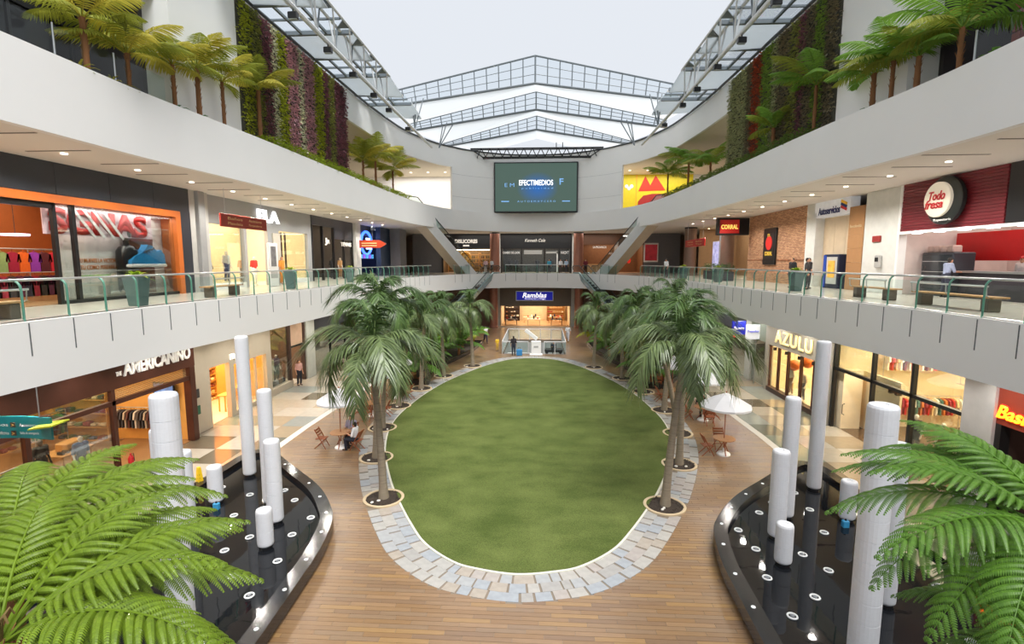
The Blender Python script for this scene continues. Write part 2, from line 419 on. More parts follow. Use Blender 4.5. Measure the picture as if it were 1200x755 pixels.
# --- stone band of irregular slabs round the lawn
STONE = mat_pick('slate_slabs', [(156, 158, 160), (162, 160, 156), (160, 151, 140), (150, 155, 161), (165, 162, 157), (154, 152, 149), (161, 154, 149)], 0.4, var=0.10, scale=5, bump=0.2)
rings = [offset(LAWN, d) for d in (0.07, 0.42, 0.78, 1.12)]
nL = len(LAWN)
def arc_pts(ring, t0, t1, k=3):
    out = []
    for q in range(k + 1):
        t = (t0 + (t1 - t0) * q / k) * nL; i = int(t) % nL; f = t - int(t); a = ring[i]; b = ring[(i + 1) % nL]
        out.append((a[0] + (b[0] - a[0]) * f, a[1] + (b[1] - a[1]) * f))
    return out
seg = [Vector(LAWN[i]) - Vector(LAWN[i - 1]) for i in range(nL)]
for r_ in range(3):
    NT = 96; cuts = [(k + (0.5 if r_ % 2 else 0) + random.uniform(-0.25, 0.25)) / NT for k in range(NT)]
    for k in range(NT):
        t0 = cuts[k]; t1 = cuts[k + 1] if k + 1 < NT else cuts[0] + 1
        e = 0.0006
        A = arc_pts(rings[r_], t0 + e, t1 - e); B = arc_pts(rings[r_ + 1], t0 + e, t1 - e)[::-1]
        poly = A + B; cx = sum(p[0] for p in poly) / len(poly); cy = sum(p[1] for p in poly) / len(poly)
        if in_pit(cx, cy, 0.66): continue
        poly = [(cx + (px - cx) * 0.992, cy + (py - cy) * 0.992) for px, py in poly]
        MB().prism([(px - cx, py - cy) for px, py in poly], -0.012, random.uniform(0.0, 0.006)).build('paving_slab', STONE, floor, loc=(cx, cy, 0))
struct(MB().wall(LAWN, 0.0, 0.03, -0.07, True).build('trim_1', mat('lawn_edging', (206, 204, 192), 0.6)))

# --- lawn: one turf carpet
tm, nt, p = _new('artificial_turf'); MATS['turf'] = tm
tc = nt.nodes.new('ShaderNodeTexCoord')
def _n(scale, det=4, st=None):
    n = nt.nodes.new('ShaderNodeTexNoise'); n.inputs['Scale'].default_value = scale; n.inputs['Detail'].default_value = det
    v = tc.outputs['Object']
    if st:
        mp = nt.nodes.new('ShaderNodeMapping'); mp.inputs['Scale'].default_value = st; nt.links.new(v, mp.inputs[0]); v = mp.outputs[0]
    nt.links.new(v, n.inputs['Vector']); return n
na, nb, nc = _n(0.55, 5), _n(38, 3), _n(0.9, 5, (0.8, 1.3, 1))
c1 = nt.nodes.new('ShaderNodeMix'); c1.data_type = 'RGBA'; c1.inputs[6].default_value = S(74, 88, 40); c1.inputs[7].default_value = S(101, 112, 60)
ad = nt.nodes.new('ShaderNodeMath'); ad.operation = 'ADD'; nt.links.new(na.outputs[0], ad.inputs[0]); nt.links.new(nc.outputs[0], ad.inputs[1])
mr = nt.nodes.new('ShaderNodeMapRange'); mr.inputs[1].default_value = 0.7; mr.inputs[2].default_value = 1.3; nt.links.new(ad.outputs[0], mr.inputs[0]); nt.links.new(mr.outputs[0], c1.inputs[0])
c2 = nt.nodes.new('ShaderNodeMix'); c2.data_type = 'RGBA'; c2.blend_type = 'MULTIPLY'; c2.inputs[0].default_value = 1
m2 = nt.nodes.new('ShaderNodeMapRange'); m2.inputs[1].default_value = .3; m2.inputs[2].default_value = .7; m2.inputs[3].default_value = .62; m2.inputs[4].default_value = 1.25
nt.links.new(nb.outputs[0], m2.inputs[0]); nt.links.new(c1.outputs[2], c2.inputs[6]); nt.links.new(m2.outputs[0], c2.inputs[7])
nt.links.new(c2.outputs[2], p.inputs['Base Color']); p.inputs['Roughness'].default_value = 0.85; p.inputs['Specular IOR Level'].default_value = 0.15
b = nt.nodes.new('ShaderNodeBump'); b.inputs['Strength'].default_value = 0.6; b.inputs['Distance'].default_value = 0.03; nt.links.new(nb.outputs[0], b.inputs['Height']); nt.links.new(b.outputs[0], p.inputs['Normal'])
lawn = MB().prism(LAWN, -0.01, 0.045).build('lawn', tm)
tag(stuff(lawn), 'egg-shaped lawn of short green turf in the middle of the plaza', 'lawn')

# --- polished stone tiles of the side walkways, 2 x 1.6 m fields in bands
TILE = mat_pick('polished_tiles', [(172, 163, 148), (102, 92, 76), (124, 133, 122), (178, 171, 158), (106, 108, 98), (158, 143, 120), (142, 146, 141), (150, 141, 126)], 0.10, var=0.05, scale=3, spec=0.6)
STRIPE = mat('pale_stone_strip', (214, 210, 202), 0.2, var=0.03)
for s in (-1, 1):
    y = 8.0
    while y < 58:
        lim = deck_limit(y + 0.8)
        xs = [lim + 0.36, lim + 1.5, 13.6, 15.3 + (0.5 if y > 24 and s < 0 else 0)]
        for k in range(3):
            if y < 19.2 and k == 0 and xs[1] < 11.3: continue
            w_ = xs[k + 1] - xs[k] - 0.012
            xc = s * (xs[k] + xs[k + 1]) / 2
            ck = ('t', round(w_, 2))
            if ck not in _plank_cache: _plank_cache[ck] = MB().box(-w_ / 2, w_ / 2, -0.795, 0.795, -0.012, 0.0).mesh('floor_tile', TILE)
            inst(_plank_cache[ck], 'floor_tile', floor, (xc, y + 0.8, 0))
        y += 1.606
    MB().add([(s * (deck_limit(yy) + dx), yy, z) for yy in (8, 24, 40, 58) for dx in (0.01, 0.34) for z in (-0.012, 0.001)],
             [(4 * i + a, 4 * i + b_, 4 * i + 4 + b_, 4 * i + 4 + a) for i in range(3) for a, b_ in ((1, 3), (0, 1), (3, 2))]).build('border_strip', STRIPE, floor)

# --- level 2: floor, fascia, underside
F2 = mat('level2_stone_floor', (196, 188, 176), 0.18, var=0.05, scale=2)
def ring_plate(path, xo, yo, z, nm, m, thick=0.05):
    """horizontal plate between the atrium edge and the outer rectangle"""
    n = len(path); V = [(x, y, z) for x, y in path]; O = []
    for x, y in path:
        if y < 46: O.append((math.copysign(xo, x), y, z))
        elif abs(x) > 9.7: O.append((math.copysign(xo, x), min(yo, y + (y - 46) * 3.4), z))
        else: O.append((x / 9.7 * xo, yo, z))
    F = [(i, i + 1, n + i + 1, n + i) for i in range(n - 1)]
    return V + O, F
V_, F_ = ring_plate(FULL, 24, 72, Z2, '', None)
struct(MB().add(V_, F_).build('floor', F2)).name = 'floor_level_two'
sof = MB(); V_, F_ = ring_plate(FULL, 24, 72, Z2B, '', None); sof.add(V_, F_)
ceil1 = struct(sof.build('ceiling', SOFFIT))
fas2 = struct(MB().wall(FULL, Z2B - 0.02, Z2 + 0.02, 0.12).build('trim_2', WHITE, smooth=True))
# --- level 3
V_, F_ = ring_plate(FULL3, 24, 72, ZS3, '', None)
ceil2 = struct(MB().add(V_, F_).build('ceiling', SOFFIT))
side3 = [p for p in FULL3 if p[1] < 51]
lft = [p for p in side3 if p[0] < 0]; rgt = [p for p in side3 if p[0] > 0]
for nm, pth in (('trim_3', lft), ('trim_4', rgt)):
    struct(MB().wall(pth, ZS3 - 0.02, Z3P, 0.25).build(nm, WHITE, smooth=True))
V_, F_ = ring_plate(FULL3, 24, 72, Z3, '', None)
struct(MB().add(V_, F_).build('floor', F2)).name = 'floor_level_three'

# --- level 4 fascia and curved back wall (one white skin round the far end)
W4 = [(13.55, 18), (13.5, 26), (13.4, 33), (13.3, 39), (13.0, 44.5), (12.3, 50), (10.6, 54.6), (9.15, 56.7), (7.35, 58.7), (3.7, 61.0), (0, 61.6)]
W4R = catmull(W4, 5); W4F = [(-x, y) for x, y in W4R] + [(x, y) for x, y in W4R[::-1]][1:]
ZT, ZB4 = 20.35, 18.3
for s in (-1, 1):
    pth = [p for p in W4F if p[0] * s >= 9.1 and p[1] > 36.5]
    struct(MB().wall(pth, ZB4, ZT, 0.2).build('trim_' + str(6 + s), WHITE, smooth=True))
    # level-4 underside behind the fascia
    V = [(p[0], p[1], ZB4 + 0.02) for p in pth]; n = len(V)
    struct(MB().add(V + [(s * 24, p[1] if p[1] < 40 else 40 + (p[1] - 40) * 1.6, ZB4 + 0.02) for p in pth], [(i, i + 1, n + i + 1, n + i) for i in range(n - 1)]).build('ceiling', mat('beige_soffit', (214, 204, 184), 0.7, var=0.03)))
for s in (-1, 1):
    far = sorted([p for p in W4F if p[0] * s >= 9.1 and p[1] > 44], key=lambda p: p[1])
    struct(MB().add([(p[0], p[1], ZB4 + 0.05) for p in far] + [(s * 9.1, 63.7, ZB4 + 0.05), (s * 24, 63.7, ZB4 + 0.05), (s * 24, 44, ZB4 + 0.05)], [tuple(range(len(far) + 3))]).build('ceiling', mat('beige_soffit', (214, 204, 184))))
bw = [p for p in W4F if abs(p[0]) <= 9.16]
wall_back = struct(MB().wall(bw, ZS3 - 0.02, ZT, 0.25).build('wall_back', WHITE, smooth=True))
# recess walls behind the open ends of level 3 (left and right of the back wall)
for s in (-1, 1):
    struct(MB().box(s * 9.0, s * 24, 63.5, 63.7, Z3, ZB4 + 0.1).box(s * 9.0, s * 9.2, 57.0, 63.6, Z3, ZB4).build('wall_' + SIDE[s], WHITE))
ap = [p for p in FULL3 if p[1] > 50.5]
struct(MB().wall(ap, ZS3 - 0.02, Z3 + 0.35, 0.2).build('trim_9', WHITE, smooth=True))
# horizontal panel joints of the back wall, recessed lines
JOINT = mat('panel_joint', (196, 196, 196), 0.8)
for z in (15.2, 17.6):
    MB().wall([(x, y - 0.006) for x, y in bw], z, z + 0.03, -0.006).build('panel_joint', JOINT, wall_back)
# dark capping rail on top of the level-4 skin
struct(MB().tube([(x * 0.992, y, ZT + 0.06) for x, y in W4F if y > 20], 0.09, 6).build('trim_12', mat('dark_capping', (66, 70, 74), 0.5)))

# --- shop rooms: outer building shell (far side walls of the shops)
SHELL = mat('shop_back_wall', (186, 168, 146), 0.7, var=0.05)
for s in (-1, 1):
    struct(MB().box(s * 23.8, s * 24, -4, 72, 0, ZT).build('wall_' + SIDE[s], SHELL))
struct(MB().box(-24, 24, 71.8, 72, 0, ZS3).build('wall_back', SHELL))
# ceiling service slots in the undersides
SLOT = mat('slot_dark', (118, 112, 104), 0.8)
for s in (-1, 1):
    y = 9.0; k = 0
    while y < 46:
        for (z, x0, x1, par) in ((ZS3, 12.9, 15.6, ceil2), (Z2B, 12.9, 14.6, ceil1)):
            xx = s * (x0 + 0.5 * (k % 2))
            MB().box(xx, xx + s * (x1 - x0 - 0.6), y, y + 0.09, z - 0.012, z + 0.004).build('air_slot', SLOT, par)
        y += 2.2; k += 1

# ================================================================== ROOF
def chevron(y, ztc, zbc, half, zte, zbe, n, label):
    t = thing('glazed_gable', label, 'roof glazing', (0, y, 0))
    top = lambda x: ztc + (zte - ztc) * abs(x) / half
    bot = lambda x: zbc + (zbe - zbc) * abs(x) / half
    f = MB()
    f.tube([(-half, 0, zte), (0, 0, ztc), (half, 0, zte)], 0.075, 6); f.build('top_chord', GSTEEL, t)
    f = MB(); f.tube([(-half, 0, zbe), (0, 0, zbc), (half, 0, zbe)], 0.10, 6); f.build('bottom_chord', GSTEEL, t)
    for k in range(-n, n + 1):
        x = half * k / n
        if top(x) - bot(x) > 0.15:
            xb = x * 0.985 if k else 0
            MB().cyl((x, 0, top(x)), (xb, 0, bot(xb)), 0.05 if k else 0.075, n=6).build('mullion', GSTEEL, t)
    for q in (1 / 3, 2 / 3):
        pts = [(x, 0, bot(x) + (top(x) - bot(x)) * q) for x in (-half, 0, half)]
        MB().tube(pts, 0.028, 5).build('glazing_bar', GSTEEL, t)
    for k in range(-n, n):
        a = half * k / n; b_ = half * (k + 1) / n
        MB().quad((a, 0.03, bot(a)), (b_, 0.03, bot(b_)), (b_, 0.03, top(b_)), (a, 0.03, top(a))).build('pane', SKYGL, t)
    return t
CH = [(45, 25.15, 22.95, 13.4, 22.25, 21.15), (52.2, 24.55, 22.85, 12.6, 21.7, 21.0), (57.6, 23.75, 22.3, 10.2, 21.0, 20.6)]
for i, (c, n, lb) in enumerate(zip(CH, (13, 12, 10), ('largest and nearest glazed steel gable under the white sky', 'middle glazed steel gable of the stepped roof', 'smallest and farthest glazed steel gable above the screen'))):
    chevron(*c, n, lb)
# white roof planes rising from one gable's foot to the next one's head
rm, nt, p = _new('white_roof_panel'); MATS['roof_panel'] = rm
p.inputs['Base Color'].default_value = S(240, 244, 246); p.inputs['Roughness'].default_value = 0.6
tl = nt.nodes.new('ShaderNodeBsdfTranslucent'); tl.inputs[0].default_value = S(206, 211, 215)
ms = nt.nodes.new('ShaderNodeMixShader'); ms.inputs[0].default_value = 0.65  # panels are taken as opaque; translucency is added to brighten them
nt.links.new(p.outputs[0], ms.inputs[1]); nt.links.new(tl.outputs[0], ms.inputs[2]); nt.links.new(ms.outputs[0], nt.nodes['Material Output'].inputs[0])
ends = CH + [(62.2, 22.4, 22.0, 8.0, 20.45, 20.4)]
for (a, b_) in zip(CH, ends[1:]):
    ya, _, zac, ha, _, zae = a; yb, zbc_, _, hb, zbe_, _ = b_
    m_ = MB()
    for s in (-1, 1): m_.quad((0, ya, zac), (s * ha, ya, zae), (s * hb, yb, zbe_), (0, yb, zbc_))
    struct(m_.build('ceiling', rm))
# side girders above the hall edges (X = +-10): lower chord to the back, deep truss in the near part
def flood(loc, parent_label, s):
    t = thing('floodlight', parent_label, 'floodlight', loc)
    MB().cyl((0, 0, 0), (0, 0, -0.16), 0.03, n=6).build('bracket', BLACK, t)
    MB().bevbox(-0.2, 0.2, -0.13, 0.13, -0.42, -0.14, 0.03).build('housing', BLACK, t)
    MB().box(-0.17, 0.17, -0.1, 0.1, -0.435, -0.42).build('lens', mat('lens_grey', (170, 176, 180), 0.2), t)
ordn = ['nearest', 'second', 'third', 'fourth', 'fifth', 'sixth']
for s in (-1, 1):
    t = thing('roof_girder', 'white steel lattice girder along the %s roof strip' % SIDE[s], 'girder', (s * 10, 0, 0))
    zl = 18.9
    MB().tube([(0, 12, zl), (0, 36, zl), (0, 50.5, zl + 0.15)], 0.11, 8).build('lower_chord', WSTEEL, t)
    MB().tube([(s * 0.3, 12, 20.5), (s * 0.3, 35.6, 20.5)], 0.09, 8).build('upper_chord', WSTEEL, t)
    MB().tube([(-s * 0.35, 12, 20.5), (-s * 0.35, 35.6, 20.5)], 0.07, 8).build('upper_chord', WSTEEL, t)
    y = 14.0
    while y < 35.5:
        MB().cyl((0, y, zl), (s * 0.3, y, 20.5), 0.05, n=6).build('post', WSTEEL, t)
        MB().cyl((0, y, zl), (s * 0.3, y + 1.1, 20.5), 0.045, n=6).build('brace', GSTEEL, t)
        MB().cyl((0, y + 2.2, zl), (-s * 0.35, y + 1.1, 20.5), 0.045, n=6).build('brace', WSTEEL, t)
        MB().add([(-s * 0.35, y + 0.15, 20.48), (-s * 0.35, y + 1.05, 20.48), (s * 0.3, y + 1.05, 20.48), (-s * 0.35, y + 0.15, 20.42), (-s * 0.35, y + 1.05, 20.42), (s * 0.3, y + 1.05, 20.42)], [(0, 1, 2), (5, 4, 3), (0, 3, 4, 1), (1, 4, 5, 2), (2, 5, 3, 0)]).build('gusset', GSTEEL, t)
        y += 2.2
    MB().cyl((0, 35.6, zl), (s * 0.3, 35.6, 20.5), 0.05, n=6).build('post', WSTEEL, t)
    for y, zz in ((45, 21.9), (52.2, 21.6)):
        for dx, dy in ((-0.5, 0), (0.5, 0), (0, -0.6)):
            MB().cyl((-s * (0.6 if y > 50 else 0), y - 1.2, zl + 0.2), (dx - s * (1.3 if y > 50 else 0), y + dy, zz), 0.05, n=6).build('strut', GSTEEL, t)
    for i, y in enumerate((22.6, 26.2, 29.6, 33.2, 36.4, 41.5)):
        flood((s * 10, y, 18.82), '%s black floodlight under the %s roof girder' % (ordn[i], SIDE[s]), s)
    # roof strip between girder and wall: white panels and glazed bays in turn
    bays = [(15.5, 22.4, 'g'), (22.4, 25.6, 'w'), (25.6, 28.8, 'g'), (28.8, 32.2, 'w'), (32.2, 35.3, 'g'), (35.3, 39.2, 'w'), (39.2, 41.6, 'g'), (41.6, 45, 'w')]
    xo = 13.9; xi = 9.7
    zo, zi = 20.45, 20.62
    kk = 0
    for y0, y1, kd in bays:
        if kd == 'w':
            struct(MB().add([(s * xi, y0, zo + .12), (s * xi, y1, zo - .25), (s * xo, y1, zo + .0), (s * xo, y0, zo + .12), (s * xi, y0, zo + .2), (s * xi, y1, zo - .17), (s * xo, y1, zo + .08), (s * xo, y0, zo + .2)], [(0, 1, 2, 3), (7, 6, 5, 4), (0, 4, 5, 1), (1, 5, 6, 2), (2, 6, 7, 3), (3, 7, 4, 0)]).build('ceiling', rm))
        else:
            kk += 1
            g = thing('skylight', '%s glazed skylight bay of the %s roof strip' % (ordn[kk - 1], SIDE[s]), 'skylight', (0, 0, 0))
            MB().box(s * xi, s * xo, y0 - 0.1, y0 + 0.1, zo - 0.1, zo + 0.1).build('cross_beam', GSTEEL, g)
            MB().box(s * xi, s * xo, y1 - 0.1, y1 + 0.1, zo - 0.1, zo + 0.1).build('cross_beam', GSTEEL, g)
            for f in (0.33, 0.66): MB().box(s * (xi + (xo - xi) * f) - 0.06, s * (xi + (xo - xi) * f) + 0.06, y0, y1, zo - 0.06, zo + 0.06).build('purlin', GSTEEL, g)
            ym = (y0 + y1) / 2
            MB().box(s * xi, s * xo, ym - 0.05, ym + 0.05, zo - 0.05, zo + 0.05).build('purlin', GSTEEL, g)
            for ya, yb in ((y0, ym), (ym, y1)):
                for f0, f1 in ((0, 0.33), (0.33, 0.66), (0.66, 1)):
                    MB().quad((s * (xi + (xo - xi) * f0), ya, zo + 0.05), (s * (xi + (xo - xi) * f1), ya, zo + 0.05), (s * (xi + (xo - xi) * f1), yb, zo + 0.05), (s * (xi + (xo - xi) * f0), yb, zo + 0.05)).build('pane', SKYGL, g)

# ================================================================== SCREEN AND TRUSS
sx0, sx1, sz0, sz1, sy_ = -4.88, 4.72, 13.72, 19.38, 60.2
t = thing('led_screen', 'large dark green video screen with white lettering on the back wall', 'screen', (0, sy_, sz0))
MB().bevbox(sx0, sx1, 0, 1.0, 0, sz1 - sz0, 0.04).build('cabinet', BLACK, t)
em, nt, p = _new('screen_picture'); MATS['screen'] = em
tc = nt.nodes.new('ShaderNodeTexCoord'); gr = nt.nodes.new('ShaderNodeTexGradient'); gr.gradient_type = 'SPHERICAL'
mp = nt.nodes.new('ShaderNodeMapping'); mp.inputs['Scale'].default_value = (0.42, 1, 0.55); mp.inputs['Location'].default_value = (-0.05, 0, -2.75 * 0.55)
nt.links.new(tc.outputs['Object'], mp.inputs[0]); nt.links.new(mp.outputs[0], gr.inputs[0])
mx = nt.nodes.new('ShaderNodeMix'); mx.data_type = 'RGBA'; mx.inputs[6].default_value = S(74, 98, 88); mx.inputs[7].default_value = S(20, 104, 190)
nt.links.new(gr.outputs[1], mx.inputs[0]); nt.links.new(mx.outputs[2], p.inputs['Emission Color']); p.inputs['Emission Strength'].default_value = 0.85
p.inputs['Base Color'].default_value = (0.01, 0.01, 0.01, 1); p.inputs['Roughness'].default_value = 0.4
pic = MB().box(sx0 + 0.14, sx1 - 0.14, -0.012, 0.0, 0.14, sz1 - sz0 - 0.14).build('picture', em, t)
SW = mat_emit('screen_white', (250, 252, 255), 1.0); SB = mat_emit('screen_pale_blue', (120, 168, 220), 0.7)
text('lettering', 'EFECTIMEDIOS', SW, (-0.05, -0.02, 3.35), ROT_FRONT, 0.62, 3.9, 0.004, pic, bold=0.02)
text('lettering', 'AUTOEMXTCERO', SB, (0, -0.02, 1.25), ROT_FRONT, 0.2, 4.4, 0.004, pic, spacing=1.6)
text('lettering', 'E M', SB, (-3.1, -0.02, 3.1), ROT_FRONT, 0.42, 1.1, 0.004, pic)
text('lettering', 'F', SB, (2.85, -0.02, 3.45), ROT_FRONT, 0.7, 0.45, 0.004, pic, bold=0.02)
text('lettering', 'p u b l i c i d a d', SB, (0.1, -0.02, 2.7), ROT_FRONT, 0.22, 3.6, 0.004, pic)
for xa in (-3.6, 3.4): MB().box(xa - 0.45, xa + 0.45, -0.024, -0.014, 1.2, 1.32).build('bar', SB, pic)
t = thing('lighting_truss', 'black lattice truss hanging above the video screen', 'truss', (0, 59.3, 19.6))
for yy, zz in ((-0.35, 1.05), (0.35, 1.05), (-0.35, 0.1), (0.35, 0.1)):
    hx = 7.4 if zz > 1 else 6.1
    MB().tube([(-hx, yy, zz), (hx, yy, zz)], 0.07, 6).build('chord', BLACK, t)
for k in range(-7, 7):
    x = k * 0.95
    MB().cyl((x, -0.35, 0.1), (x + 0.48, -0.35, 1.05), 0.05, n=5).build('brace', BLACK, t)
    MB().cyl((x + 0.95, -0.35, 0.1), (x + 0.48, -0.35, 1.05), 0.05, n=5).build('brace', BLACK, t)
    MB().cyl((x + 0.48, -0.35, 1.05), (x + 0.48, 0.35, 1.05), 0.04, n=5).build('strut', BLACK, t)
    MB().cyl((x, -0.35, 0.1), (x, 0.35, 0.1), 0.04, n=5).build('strut', BLACK, t)
for s in (-1, 1): MB().cyl((s * 7.4, -0.35, 1.05), (s * 6.0, -0.35, 0.1), 0.06, n=5).build('brace', BLACK, t)
for x in (2.2, 2.9): MB().cyl((x, 0, 1.05), (x, 0, 1.7), 0.05, n=5).build('hanger', BLACK, t)
# ================================================================== POOLS
GRAN = mat('black_granite', (30, 31, 34), 0.12, var=0.2, scale=30, spec=0.6)
GRAN_SIDE = mat('granite_side_reflection', (44, 38, 34), 0.18, var=0.15, scale=20)  # brown tint paints the wood floor's reflection onto black granite
wm, nt, p = _new('dark_water'); MATS['water'] = wm
p.inputs['Base Color'].default_value = (0.006, 0.007, 0.009, 1); p.inputs['Roughness'].default_value = 0.03; p.inputs['Specular IOR Level'].default_value = 0.32
tc = nt.nodes.new('ShaderNodeTexCoord'); n = nt.nodes.new('ShaderNodeTexNoise'); n.inputs['Scale'].default_value = 2.2; n.inputs['Detail'].default_value = 2
nt.links.new(tc.outputs['Object'], n.inputs['Vector']); b = nt.nodes.new('ShaderNodeBump'); b.inputs['Strength'].default_value = 0.03; b.inputs['Distance'].default_value = 0.05
nt.links.new(n.outputs[0], b.inputs['Height']); nt.links.new(b.outputs[0], p.inputs['Normal'])
RIMH, WAT = 0.45, 0.30
PILM = mat('white_textured_pillar', (208, 210, 215), 0.55, var=0.03, scale=10, bump=0.25, bscale=30, stretch=(1, 1, 3))
RINGM = mat('nozzle_ring', (224, 226, 226), 0.35, var=0.03)
SPOT = mat('rim_light_white', (236, 238, 240), 0.3)
PIL = [(6.98, 9.65, 5.55, .26), (8.6, 11.44, 4.18, .19), (9.47, 13.37, 2.87, .21), (10.0, 15.42, 1.57, .23), (10.11, 17.56, 5.52, .225), (8.22, 15.5, 4.12, .22), (7.4, 14.3, 2.9, .235), (6.97, 12.95, 1.43, .215)]
PILNAME = ['tallest thick white pillar nearest the camera', 'medium white pillar behind the tallest near one', 'medium white pillar close to the shop side', 'short white stub pillar close to the shop side',
           'slim tall white pillar at the far tip', 'tall white pillar behind two shorter ones', 'medium white pillar in front of a taller one', 'shortest white pillar by the curved rim']
def pillar_profile(h, r):
    prof = [(r * 0.78, 0.0), (r * 0.97, 0.05), (r, 0.10)]
    z = 0.45
    while z < h - 0.2:
        prof += [(r, z - 0.008), (r - 0.007, z - 0.007), (r - 0.007, z + 0.007), (r, z + 0.008)]; z += 0.42
    prof += [(r, h - 0.12), (r * 0.985, h - 0.06), (r * 0.9, h - 0.015), (r * 0.72, h), (r * 0.34, h), (r * 0.32, h - 0.015), (r * 0.12, h - 0.015)]
    return prof
ring_me = None
for s in (-1, 1):
    out = mirror(POOLR, s)
    if s < 0: out = out[::-1]
    inn = offset(out, -0.36)
    t = thing('reflecting_pool', 'leaf-shaped black granite pool on the %s of the plaza' % SIDE[s], 'pool', (0, 0, 0))
    n = len(out)
    MB().add([(x, y, 0) for x, y in out] + [(x, y, RIMH - 0.03) for x, y in out] , [(i, (i + 1) % n, n + (i + 1) % n, n + i) for i in range(n)]).build('side_wall', GRAN_SIDE, t)
    ou2 = offset(out, 0.02)
    MB().add([(x, y, RIMH - 0.04) for x, y in ou2] + [(x, y, RIMH) for x, y in ou2] + [(x, y, RIMH) for x, y in inn] + [(x, y, WAT - 0.2) for x, y in inn],
             [(k * n + i, k * n + (i + 1) % n, (k + 1) * n + (i + 1) % n, (k + 1) * n + i) for k in range(3) for i in range(n)]).build('rim', GRAN, t); rim_ = t.children[-1]
    MB().add([(x, y, WAT) for x, y in inn], [tuple(range(n))]).build('water', wm, t)
    for i, (px, py, h, r) in enumerate(PIL):
        o = MB().lathe(pillar_profile(h - 0.36, r), 24).build('pillar', PILM, None, False, (s * px, py, 0.36))
        tag(o, '%s in the %s pool' % (PILNAME[i], SIDE[s]), 'pillar', 'white pillars in the pools')
        MB().cyl((0, 0, -0.3), (0, 0, 0.0), r * 0.8, n=20).build('foot', BLACK, o)
    random.seed(11)
    if ring_me is None:
        m_ = MB(); m_.tube([(0.10 * math.cos(a * math.pi / 8), 0.10 * math.sin(a * math.pi / 8), 0) for a in range(16)], 0.022, 6, True)
        ring_me = m_.mesh('ring', RINGM, True); noz_me = MB().lathe([(0.05, -0.05), (0.05, 0.02), (0.03, 0.035)], 12).mesh('nozzle', mat('nozzle_grey', (120, 124, 128), 0.3), True)
    NZ = [(6.45, 14.6), (6.55, 13.6), (6.3, 12.3), (7.1, 11.6), (6.25, 10.9), (7.6, 10.3), (8.0, 12.7), (7.7, 13.4), (8.9, 14.6), (8.2, 16.4), (9.2, 16.0), (9.3, 17.2), (9.0, 12.4), (9.9, 13.9), (10.3, 12.2), (7.5, 15.7), (8.0, 9.6), (6.4, 9.3), (9.6, 10.3), (10.5, 16.5)]
    NZ.sort(key=lambda q: q[1])
    for i, (px, py) in enumerate(NZ):
        t2 = thing('fountain_nozzle', 'white-ringed fountain nozzle, %s from the camera in the %s pool' % (ORDN[i], SIDE[s]), 'nozzle', (s * px, py, WAT + 0.02), 0, 'fountain nozzles of the %s pool' % SIDE[s])
        inst(ring_me, 'ring', t2); inst(noz_me, 'nozzle', t2)
    mid = offset(out, -0.17)
    k = 0; acc = 0
    rimpts = [q for q in mid if 8 < q[1] < 19.3 and abs(q[0]) < 10.9]
    rimpts.sort(key=lambda q: q[1]); last = None
    for q in rimpts:
        if last is None or math.hypot(q[0] - last[0], q[1] - last[1]) > 1.05:
            o = MB().lathe([(0.05, 0.0), (0.05, 0.012), (0.035, 0.016)], 10).build('rim_light', SPOT, rim_, True, (q[0], q[1], RIMH)); last = q
# blue valve boxes reflected in the water
for s in (-1, 1):
    t = thing('valve_box', 'small blue valve box at the foot of the short pillar, %s pool' % SIDE[s], 'valve', (s * 9.72, 15.0, WAT - 0.02))
    MB().bevbox(-0.09, 0.09, -0.07, 0.07, 0, 0.22, 0.015).build('body', mat('blue_plastic', (60, 150, 200), 0.4), t)
    MB().cyl((0, 0, 0.22), (0, 0, 0.27), 0.03, n=8).build('cap', BLACK, t)

# ================================================================== FOLIAGE
def frond_mesh(name, m, L, npin, wmax, npl, arch, droop, seed, pd=0.4, side_curl=0.45, bend=0.0):
    """tree-fern frond along +X: rachis, pinnae on both sides, each pinna a row of toothed pinnules"""
    rnd = random.Random(seed); mb = MB()
    def rach(t): return Vector((L * (t - 0.10 * t ** 3), bend * t * t * L, L * (arch * t - droop * t * t)))
    mb.tube([rach(k / 10) for k in range(11)], [0.016 * L / 2 * (1 - 0.85 * k / 10) for k in range(11)], 5)
    for i in range(npin):
        t = 0.13 + 0.87 * (i + 0.5) / npin
        p = rach(t); tg = (rach(min(1, t + 0.02)) - rach(t - 0.02)).normalized()
        up = Vector((0, 1, 0)).cross(tg) * -1; up.normalize()
        if up.z < 0: up = -up
        l = wmax * (min(1, 0.35 + (t - 0.13) / 0.22 * 0.65)) * (max(0.05, 1 - max(0, (t - 0.42) / 0.6) ** 1.5)) * rnd.uniform(0.92, 1.06)
        fwd = R(12 + 38 * t + rnd.uniform(-4, 4))
        for sd in (-1, 1):
            side = tg.cross(up) * sd
            d = (side * math.cos(fwd) + tg * math.sin(fwd)).normalized()
            ac = (tg * math.cos(fwd) - side * math.sin(fwd)).normalized()
            hw = 0.56 * L * 0.87 / npin * (0.6 + 0.4 * l / wmax)
            def q(u): return p + d * (l * u) + Vector((0, 0, -1)) * (l * pd * u * u) + up * (l * 0.10 * math.sin(u * 2.6))
            n = max(3, int(npl * l / wmax + 0.5))
            for j in range(n):
                u0 = j / n; u1 = (j + 0.86) / n; a = q(u0); b = q(u1)
                w = hw * (1 - (u0 ** 2.2) * 0.85) * (0.75 + 0.25 * min(1, u0 * 6))
                sl = d * (w * 0.30)
                for e in (-1, 1):
                    tip = ac * (e * w) + sl - up * (w * side_curl)
                    midp = ac * (e * w * 0.55) + sl * 0.5 - up * (w * side_curl * 0.22)
                    mb.add([a, b, b + midp, a + midp, a.lerp(b, 0.72) + tip, a.lerp(b, 0.3) + tip], [(0, 1, 2, 3), (3, 2, 4, 5)])
    return mb.mesh(name, m)
